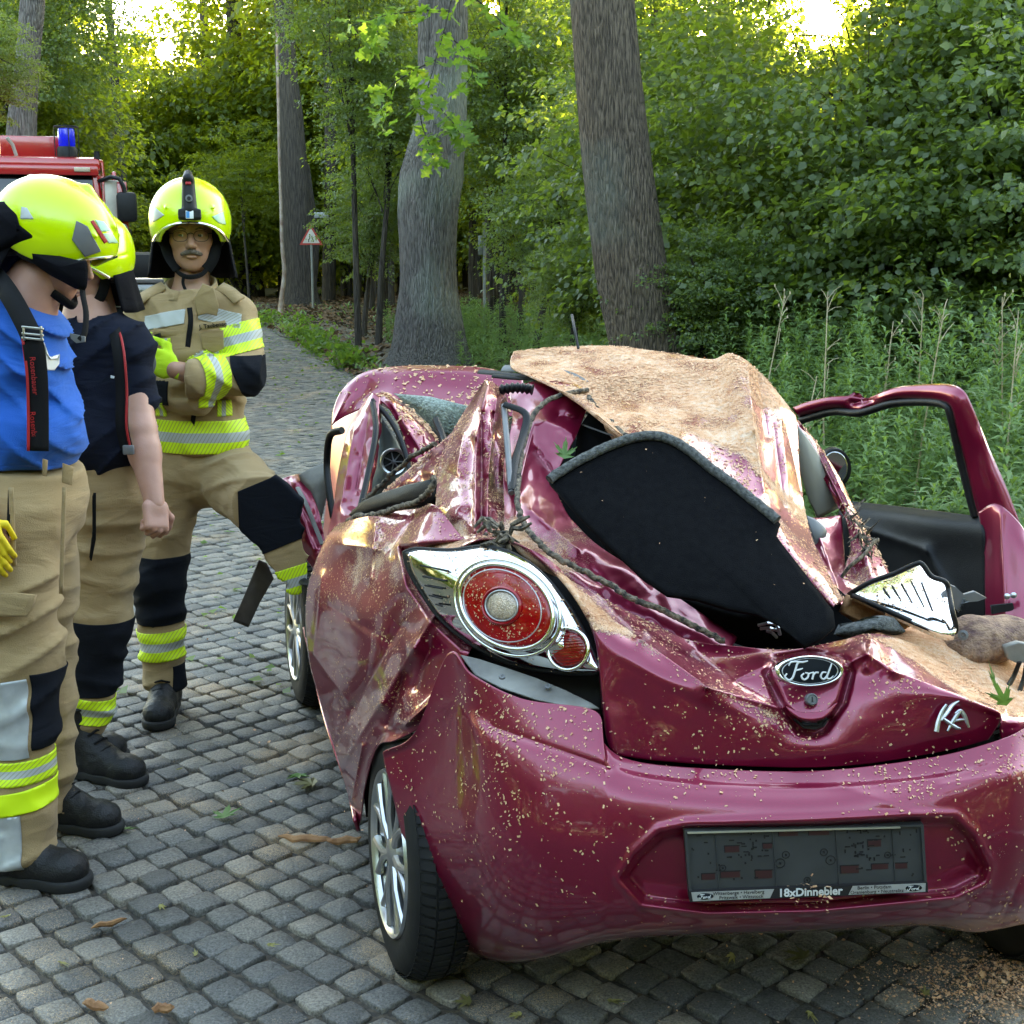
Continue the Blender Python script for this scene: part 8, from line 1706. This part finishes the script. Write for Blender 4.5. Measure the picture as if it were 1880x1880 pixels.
# ================================================================ FIRE ENGINE, SIGNS, LITTER
def engine():
    D0 = 14.0; M = Matrix.Translation((-5.36, D0, 0)) @ Matrix.Rotation(math.radians(16), 4, 'Z')       # cab front at y=0, facing -y, local x across
    m_r = mat('fire_red_paint', (.42, .012, .014), .25, coat=.8, col2=(.36, .010, .012), nscale=4); m_gl = mat('windscreen_glass', (.006, .008, .010), .04, spec=.5)
    m_cr = mat('cream_door_lining', (.55, .50, .42), .6); m_bl = mat('beacon_blue', (.004, .015, .70), .15, coat=.3, col2=(.002, .010, .55), nscale=30)
    t = thing('fire_engine', 'red fire engine with a blue beacon behind the firefighters', 'fire engine', (-5.62, D0 + 2, 0))
    def B(name, c, d, m, par, bev=.02, rx=0): return MB().box(M @ Vector(c), d, M.to_3x3().to_4x4() @ Matrix.Rotation(rx, 4, 'X'), bev=bev).build(name, m, par)
    # cab: lower box, pillars, roof
    B('cab', (0, .95, 1.10), (2.44, 1.9, 1.05), m_r, t, .06)
    B('cab_rear_wall', (0, 1.85, 2.0), (2.40, .10, .95), m_r, t, .02)
    roof = B('cab_roof', (0, .98, 2.565), (2.42, 1.86, .15), m_r, t, .06)
    B('roof_edge', (0, .02, 2.50), (2.36, .06, .10), m_r, roof, .02)
    for s in (-1, 1):
        MB().tube([M @ Vector((s * 1.19, .0, 1.6)), M @ Vector((s * 1.165, .07, 2.1)), M @ Vector((s * 1.13, .12, 2.50))], .05, 8).build('windscreen_pillar', m_r, t)
        B('side_window', (s * 1.19, .95, 2.05), (.02, 1.35, .72), m_gl, t, .008); B('door', (s * 1.215, .85, 1.2), (.03, 1.1, .95), m_r, t, .01)
        w = MB().lathe([(.28, -.13), (.47, -.15), (.50, -.10), (.50, .10), (.47, .15), (.28, .13), (.25, .05), (.001, .05)], M @ Matrix.Translation((s * 1.08, 1.3, .50)) @ Matrix.Rotation(s * math.pi / 2, 4, 'Y'), 32); w.build('wheel', m_rubber, t)
        hl = B('headlamp', (s * .85, -.03, .82), (.32, .05, .2), m_clear, t, .02)
        # long mirror arm with housing
        k = MB().tube([M @ Vector((s * 1.18, .05, 2.40)), M @ Vector((s * 1.30, -.05, 2.44)), M @ Vector((s * 1.38, -.08, 2.42)), M @ Vector((s * 1.42, -.08, 2.34)), M @ Vector((s * 1.43, -.08, 2.25))], .022, 8).build('mirror_arm', m_blackp, t)
        B('mirror_housing', (s * 1.44, -.08, 2.14), (.20, .10, .30), m_blackp, k, .04); B('mirror_housing', (s * 1.33, -.10, 1.88), (.22, .09, .18), m_greyp, k, .04)
    B('windscreen', (0, .045, 2.04), (2.26, .02, .88), m_gl, t, .008, -.09); B('windscreen_rubber', (0, .06, 2.04), (2.32, .02, .94), m_blackp, t, .008, -.09)
    B('bumper', (0, -.10, .55), (2.45, .28, .34), m_white if False else mat('bumper_grey', (.2, .2, .2), .5), t, .04); B('grille', (0, -.01, 1.18), (1.7, .03, .36), m_blackp, t, .01)
    B('body', (0, 4.4, 1.75), (2.46, 4.6, 2.0), m_r, t, .05); B('chassis', (0, 3.2, .62), (.9, 6.2, .25), m_blackp, t, .02)
    for s in (-1, 1): MB().lathe([(.28, -.13), (.47, -.15), (.50, -.10), (.50, .10), (.47, .15), (.28, .13), (.25, .05), (.001, .05)], M @ Matrix.Translation((s * 1.08, 5.0, .50)) @ Matrix.Rotation(s * math.pi / 2, 4, 'Y'), 32).build('wheel', m_rubber, t)
    # open door seen beyond the pillar
    d = B('open_door', (1.33, .30, 1.95), (.05, .5, 1.1), m_r, t, .02); B('door_lining', (1.30, .04, 2.20), (.14, .03, .42), m_cr, d, .01); B('door_edge', (1.40, .03, 1.92), (.10, .05, .95), m_r, d, .01)
    # roof gear
    bc = M @ Vector((.88, .25, 2.65)); be = MB().lathe([(.105, -.01), (.105, .07), (.09, .10), (.001, .10)], Matrix.Translation(bc), 24).build('beacon_base', m_blackp, t)
    MB().lathe([(.082, .10), (.086, .13), (.084, .26), (.078, .28), (.001, .285)], Matrix.Translation(bc), 28).build('beacon_dome', m_bl, be)
    cg = MB()
    for q in (0.5, 2.07, 3.64, 5.2): cg.tube([bc + Vector((.12 * math.cos(q), .12 * math.sin(q), 0)), bc + Vector((.12 * math.cos(q), .12 * math.sin(q), .30)), bc + Vector((.0, 0, .31))], .006, 5)
    cg.tube([bc + Vector((.12 * math.cos(a), .12 * math.sin(a), .30)) for a in np.linspace(0, 6.28, 17)[:-1]], .006, 5, closed=True); cg.build('beacon_guard', m_blackp, be)
    B('roof_locker', (.52, .9, 2.74), (.62, .8, .26), m_r, t, .01); hb = B('horn_bracket', (.02 - .25, .2, 2.68), (.42, .3, .07), m_r, t, .01)
    for x in (-.36, -.24, -.10, .02 - .0): 
        h = MB().lathe([(.055, -.02), (.062, .0), (.05, .01), (.02, .25), (.001, .26)], M @ Matrix.Translation((x - .05, .02, 2.76)) @ Matrix.Rotation(-math.pi / 2, 4, 'X'), 20).build('horn', m_chrome, hb)
    MB().tube([M @ Vector((.38, .3, 2.65)), M @ Vector((.35, .3, 2.76)), M @ Vector((.30, .28, 2.83))], .02, 6).build('spotlight_stalk', m_beige, t)
    MB().tube([M @ Vector((1.17, .1, 2.62)), M @ Vector((1.17, .1, 2.70))], .03, 8).build('antenna_base', m_blackp, t)
    MB().tube([M @ Vector((-.3, -.02, 1.62)), M @ Vector((.3, -.03, 1.95)), M @ Vector((.7, -.02, 2.0))], .012, 6).build('wiper', m_blackp, t)
    # clearance lamp on the roof corner
    B('marker_lamp', (1.02, -.012, 2.51), (.16, .03, .05), m_clear, t, .01)
engine()
def dark_car():
    D = 21.0; c = P(250, 520, D); t = thing('dark_vehicle', 'dark parked vehicle half hidden behind the moustached firefighter, only its front corner showing', 'car', (c.x - .6, D + 2, 0)); M = Matrix.Translation((c.x - .45, D, 0)) @ Matrix.Rotation(.2, 4, 'Z'); m = mat('dark_green_paint', (.012, .022, .022), .2, coat=1.0)
    def B(n, cc, d, mm, bev=.05): return MB().box(M @ Vector(cc), d, M.to_3x3().to_4x4(), bev=bev).build(n, mm, t)
    B('body', (0, 2.2, .90), (1.8, 4.4, .75), m, .12); B('cabin', (0, 2.9, 1.40), (1.6, 2.2, .55), m_blackp, .15); B('bonnet_edge', (0, .0, 1.24), (1.7, .08, .07), m_greyp, .02); B('bumper', (0, -.05, .62), (1.8, .2, .25), m_blackp, .04); B('grille', (0, -.02, .95), (1.0, .04, .2), m_alloy, .01)
    for s in (-1, 1):
        B('headlamp', (s * .7, -.02, .98), (.3, .05, .16), m_clear, .02)
        for y in (.8, 3.6): MB().lathe([(.2, -.1), (.33, -.1), (.35, 0), (.33, .1), (.2, .1), (.001, .06)], M @ Matrix.Translation((s * .8, y, .35)) @ Matrix.Rotation(s * math.pi / 2, 4, 'Y'), 28).build('wheel', m_rubber, t)
dark_car()
m_pole = mat('galvanised_pole', (.26, .28, .28), .45, metal=.5); m_signw = mat('sign_white', (.50, .48, .42), .5, col2=(.42, .40, .34), nscale=4); m_signr = mat('sign_red', (.40, .03, .02), .5)
def sign(px, py, D, kind, label, wpx):
    c = P(px, py, D); s = wpx / FPX * D; t = thing('road_sign', label, 'road sign', (c.x, D, 0))
    MB().tube([(c.x, D + .04, -.1), (c.x, D + .04, c.z + s * .4)], .035, 8).build('pole', m_pole, t)
    def poly(n, pts, y, th, m, par):
        V = [(c.x + x, y, c.z + z) for x, z in pts] + [(c.x + x, y + th, c.z + z) for x, z in pts]; k = len(pts); F = [tuple(range(k)), tuple(range(2 * k - 1, k - 1, -1))] + [(i, i + k, (i + 1) % k + k, (i + 1) % k) for i in range(k)]
        return link(n, mesh(n, V, F, False), m, par)
    if kind == 'tri':
        h = s * .866; tri = lambda f: [(-s / 2 * f, -h / 3 * f), (s / 2 * f, -h / 3 * f), (0, h * 2 / 3 * f)]
        b = poly('sign_border', tri(1), D, .01, m_signr, t); f = poly('sign_face', tri(.74), D - .006, .005, m_signw, b)
        for k in (-1, 1): MB().tube([Vector((c.x + k * x * s, D - .012, c.z + z * s)) for x, z in ((.10, -.17), (.10, -.08), (.045, -.01), (.045, .10))], .020 * s * 1.2, 6, flat=.3).build('symbol', m_hole, f)
    else:
        r = s / 2; ci = lambda f: [(r * f * math.cos(q), r * f * math.sin(q)) for q in np.linspace(0, 6.28, 25)[:-1]]
        b = poly('sign_border', ci(1), D, .01, m_signr, t); f = poly('sign_face', ci(.70), D - .006, .005, m_signw, b)
        me = text_mesh('4,3', s * .42, .004, .002); me.transform(Matrix.Translation((c.x, D - .012, c.z)) @ Matrix.Rotation(math.pi / 2, 4, 'X')); link('lettering', me, m_hole, f)
    return t
t1 = sign(571, 437, 39.0, 'tri', 'red-bordered triangle sign for a narrowing road at the wood edge', 42)
c = P(590, 395, 39.3); MB().box(c, (.40, .04, .16), bev=.01).build('plate', m_pole, t1)
sign(441, 461, 58.0, 'tri', 'small distant triangle sign left of the round sign', 19); sign(469, 449, 56.0, 'round', 'small round sign reading 4,3 in the distance', 19)
def post():
    c = P(889, 408, 25); t = thing('metal_post', 'thin grey post with a small box between the two big trunks', 'post', (c.x, 25, 0)); MB().tube([(c.x, 25, -.1), (c.x, 25, c.z)], .030, 8).build('pole', m_pole, t); b = P(882, 450, 25); MB().box(b, (.08, .06, .34), bev=.01).build('control_box', m_pole, t)
post()
# ---- fallen leaves and splinters, each a thing
def maple_mesh(sd):
    rng = random.Random(sd); lobes = [(-2.3, .5), (-1.25, .85), (0, 1.0), (1.25, .85), (2.3, .5)]; pts = [(0, -.12)]
    for i, (a, r) in enumerate(lobes):
        q = a * .62
        for da, rr in ((-.20, .55), (-.13, .74), (-.08, .66), (0, 1.0), (.08, .66), (.13, .74), (.20, .55)):
            pts.append((r * rr * math.sin(q + da), r * rr * math.cos(q + da)))
        if i < 4: qm = (a + lobes[i + 1][0]) / 2 * .62; pts.append((.32 * math.sin(qm), .32 * math.cos(qm)))
    V = [(x, y, .10 * math.sin(2.2 * x + sd) + .06 * rng.random() + .08 * abs(x) * rng.random()) for x, y in pts] + [(0, .1, .01)]; n = len(pts)
    F = [(i, (i + 1) % n, n) for i in range(n)]; me = mesh('fallen_leaf', V, F, True); attr(me, 'tone', np.full(n + 1, .5)); return me
mm_ = [maple_mesh(k) for k in range(3)]
LV = [(412, 1508, .085, 'bright green maple leaf lying alone in the middle of the left paving', 0), (578, 1446, .09, 'wilted olive leaf beside the car sill', 1), (546, 1432, .07, 'dull green leaf left of the wilted leaf at the sill', 0), (228, 1529, .045, 'small green leaf right of the near black boots', 0), (172, 1533, .06, 'dark leaf touching the toe of the far black boot', 0), (18, 1690, .035, 'small yellow-green leaf scrap below the nearest boot', 2), (112, 1775, .045, 'pale green leaf scrap in the lower left', 2), (325, 1420, .03, 'thin yellow leaf in the middle of the paving by the standing boot', 2), (1480, 1768, .07, 'curled brown leaf under the middle of the bumper', 1), (1345, 1762, .05, 'yellowish leaf under the bumper, left of the curled brown one', 2), (1118, 1848, .05, 'narrow leaf at the bottom edge below the bumper', 2), (1700, 1838, .05, 'yellow-green leaf near the sawdust pile at lower right', 2), (862, 1848, .045, 'dim leaf at the bottom edge left of centre', 1), (1485, 1870, .05, 'pale leaf cut by the bottom edge', 2), (492, 1745, .035, 'small yellow leaf on the paving left of the rear wheel', 2), (360, 1762, .03, 'tiny leaf scrap on the lower paving', 2), (955, 1872, .04, 'leaf on the bottom edge in the middle', 2), (295, 1672, .04, 'straw-coloured leaf in the lower middle of the paving', 2), (415, 980, .07, 'green leaf scraps on the paving between firefighter and kerb', 0), (540, 625, .25, 'green twig heap lying on the road by the kerb far back', 0)]
m_lg = leaf_material('fresh_fallen_leaf', (.10, .20, .05), (.14, .26, .06), (.15, .3, .05), .25); m_lw = leaf_material('wilted_leaf', (.14, .12, .05), (.2, .18, .06), (.2, .18, .05), .2); m_ly = leaf_material('yellow_leaf', (.32, .28, .10), (.42, .38, .12), (.4, .35, .1), .3)
for i, (px, py, s, lb, k) in enumerate(LV):
    me = mm_[i % 3].copy(); me.materials.append((m_lg, m_lw, m_ly)[k]); o = bpy.data.objects.new('fallen_leaf', me); COL.objects.link(o); g = G(px, py); o.location = (g.x, g.y, .012); o.rotation_euler = (random.Random(i).uniform(-.15, .15), random.Random(i + 5).uniform(-.15, .15), i * 1.7); o.scale = (s * (.45 if k == 2 else 1), s, s); tag(o, lb, 'leaf', 'fallen leaves on the paving')
me = mm_[0].copy(); me.materials.append(m_lg); o = bpy.data.objects.new('caught_leaf', me); COL.objects.link(o); o.location = P(1035, 838, 3.36); o.rotation_euler = (1.2, .3, .4); o.scale = (.055,) * 3; tag(o, 'green leaf stuck on the pink hatch frame beside the black shelf', 'leaf')
me = mm_[1].copy(); me.materials.append(m_lg); o = bpy.data.objects.new('caught_leaf', me); COL.objects.link(o); o.location = P(1846, 1292, 2.60); o.rotation_euler = (1.4, .5, 2.9); o.scale = (.045, .065, .05); tag(o, 'oak leaf hanging over the right end of the tailgate', 'leaf')
me = mm_[2].copy(); me.materials.append(m_lg); o = bpy.data.objects.new('caught_leaf', me); COL.objects.link(o); o.location = P(1825, 1262, 2.70); o.rotation_euler = (1.0, .2, .6); o.scale = (.02, .06, .05); tag(o, 'narrow leaf lying in sawdust at the right of the tailgate', 'leaf')
for (px, py, L_, a, lb) in [(562, 1549, .17, -.12, 'long orange splinter of wood beside the rear wheel'), (200, 1705, .09, .5, 'short reddish splinter on the lower left paving'), (175, 1858, .07, -.4, 'small splinter at the bottom left edge'), (632, 1552, .10, .2, 'crumbled bark touching the rear tyre'), (300, 1862, .05, .1, 'small brown chip low on the paving')]:
    g = G(px, py); mb = MB(); d = Vector((math.cos(a), math.sin(a), 0)); n = Vector((-d.y, d.x, 0)); rr = random.Random(px)
    pts = [g + d * (L_ * (t_ - .5)) + n * rr.uniform(-.006, .006) + Vector((0, 0, .014 + .006 * rr.random())) for t_ in np.linspace(0, 1, 8)]; mb.tube(pts, [.002, .008, .011, .010, .012, .010, .008, .002], 6, flat=.6); o = mb.build('wood_splinter', m_wood, None, sm=False); tag(o, lb, 'splinter')
def branches():
    rr = random.Random(8)
    for (px, py, L_, a, lb) in [(545, 628, 1.5, 2.2, 'leafy green branch lying on the road edge behind the standing firefighter'), (600, 650, 1.3, 2.0, 'torn green branch on the kerb, middle one of the three along the road edge'), (640, 680, 1.0, 1.8, 'small leafy twig on the kerb just behind the car bonnet'), (505, 600, 1.6, 2.4, 'farthest fallen branch at the road edge'), (620, 600, 1.8, .3, 'bare brown stick lying on the earth below the grey forked trunk')]:
        g = G(px, py); t = thing('fallen_branch', lb, 'branch', (g.x, g.y, 0), 'fallen branches along the road'); d = Vector((math.cos(a), math.sin(a), 0)); mb = MB(); ps = [g + d * (L_ * (k / 6 - .5)) + Vector((rr.uniform(-.05, .05), rr.uniform(-.05, .05), .06 + rr.uniform(0, .06))) for k in range(7)]
        mb.tube(ps, [.022 - .0025 * k for k in range(7)], 6); C_ = []
        for k in range(14):
            s = ps[rr.randrange(7)]; e = s + Vector((rr.uniform(-.35, .35), rr.uniform(-.35, .35), rr.uniform(.0, .15))); mb.tube([s, e], [.007, .003], 4); C_ += [s.lerp(e, .5), e]
        mb.build('twig', m_bark3, t)
        if 'bare' in lb: continue
        rng = np.random.RandomState(px); n = 420; c = np.array([tuple(C_[i]) for i in rng.randint(0, len(C_), n)]) + rng.randn(n, 3) * .08; c[:, 2] = np.abs(c[:, 2]) + .03
        ax = unit(rng.randn(n, 3)); nr = unit(np.array([0, 0, 1.]) + rng.randn(n, 3) * .5); nr = unit(nr - ax * (nr * ax).sum(1)[:, None]); Ls = rng.uniform(.05, .12, (n, 1))
        me = fastmesh('foliage', kite(c, ax, nr, Ls, Ls * .4, .2).reshape(-1, 3), np.arange(n * 4).reshape(-1, 4)); attr(me, 'tone', np.repeat(rng.rand(n), 4)); tag(link('foliage', me, m_leafC, t), kind='stuff')
branches()
def ground_dust():
    rng = np.random.RandomState(21); n = 17000; P_ = []
    a = rng.rand(n); x = rng.uniform(-2.2, 1.6, n); y = rng.uniform(2.6, 6.5, n)
    cl = .5 + .5 * vn(x * 2.2, y * 2.2, 0, 2); k = rng.rand(n) < cl ** 2 * (.45 + .45 * (x > -.6)); x, y = x[k], y[k]
    g = G(1800, 1815); m2 = 9000; x = np.concatenate([x, g.x + .10 + rng.randn(m2) * .16]); y = np.concatenate([y, g.y + rng.randn(m2) * .09]); n = len(x)
    h = np.where(np.arange(n) >= n - m2, .03 * np.exp(-((x - g.x - .1) / .15) ** 2 - ((y - g.y) / .09) ** 2), 0) * rng.rand(n)
    q = rng.rand(n) * 6.28; ax = unit(np.stack([np.cos(q), np.sin(q), rng.randn(n) * .2], 1)); nr = unit(np.array([0, 0, 1.]) + rng.randn(n, 3) * .5); nr = unit(nr - ax * (nr * ax).sum(1)[:, None]); Ls = (.0034 * np.exp(rng.randn(n) * .6))[:, None]
    me = fastmesh('sawdust', kite(np.stack([x, y, .008 + h], 1), ax, nr, Ls, Ls * .4, .1).reshape(-1, 3), np.arange(n * 4).reshape(-1, 4)); tag(link('sawdust', me, bpy.data.materials['wood_chips']), 'sawdust and wood crumbs spilt on the cobbles around the wreck', 'sawdust', kind='stuff')
ground_dust()
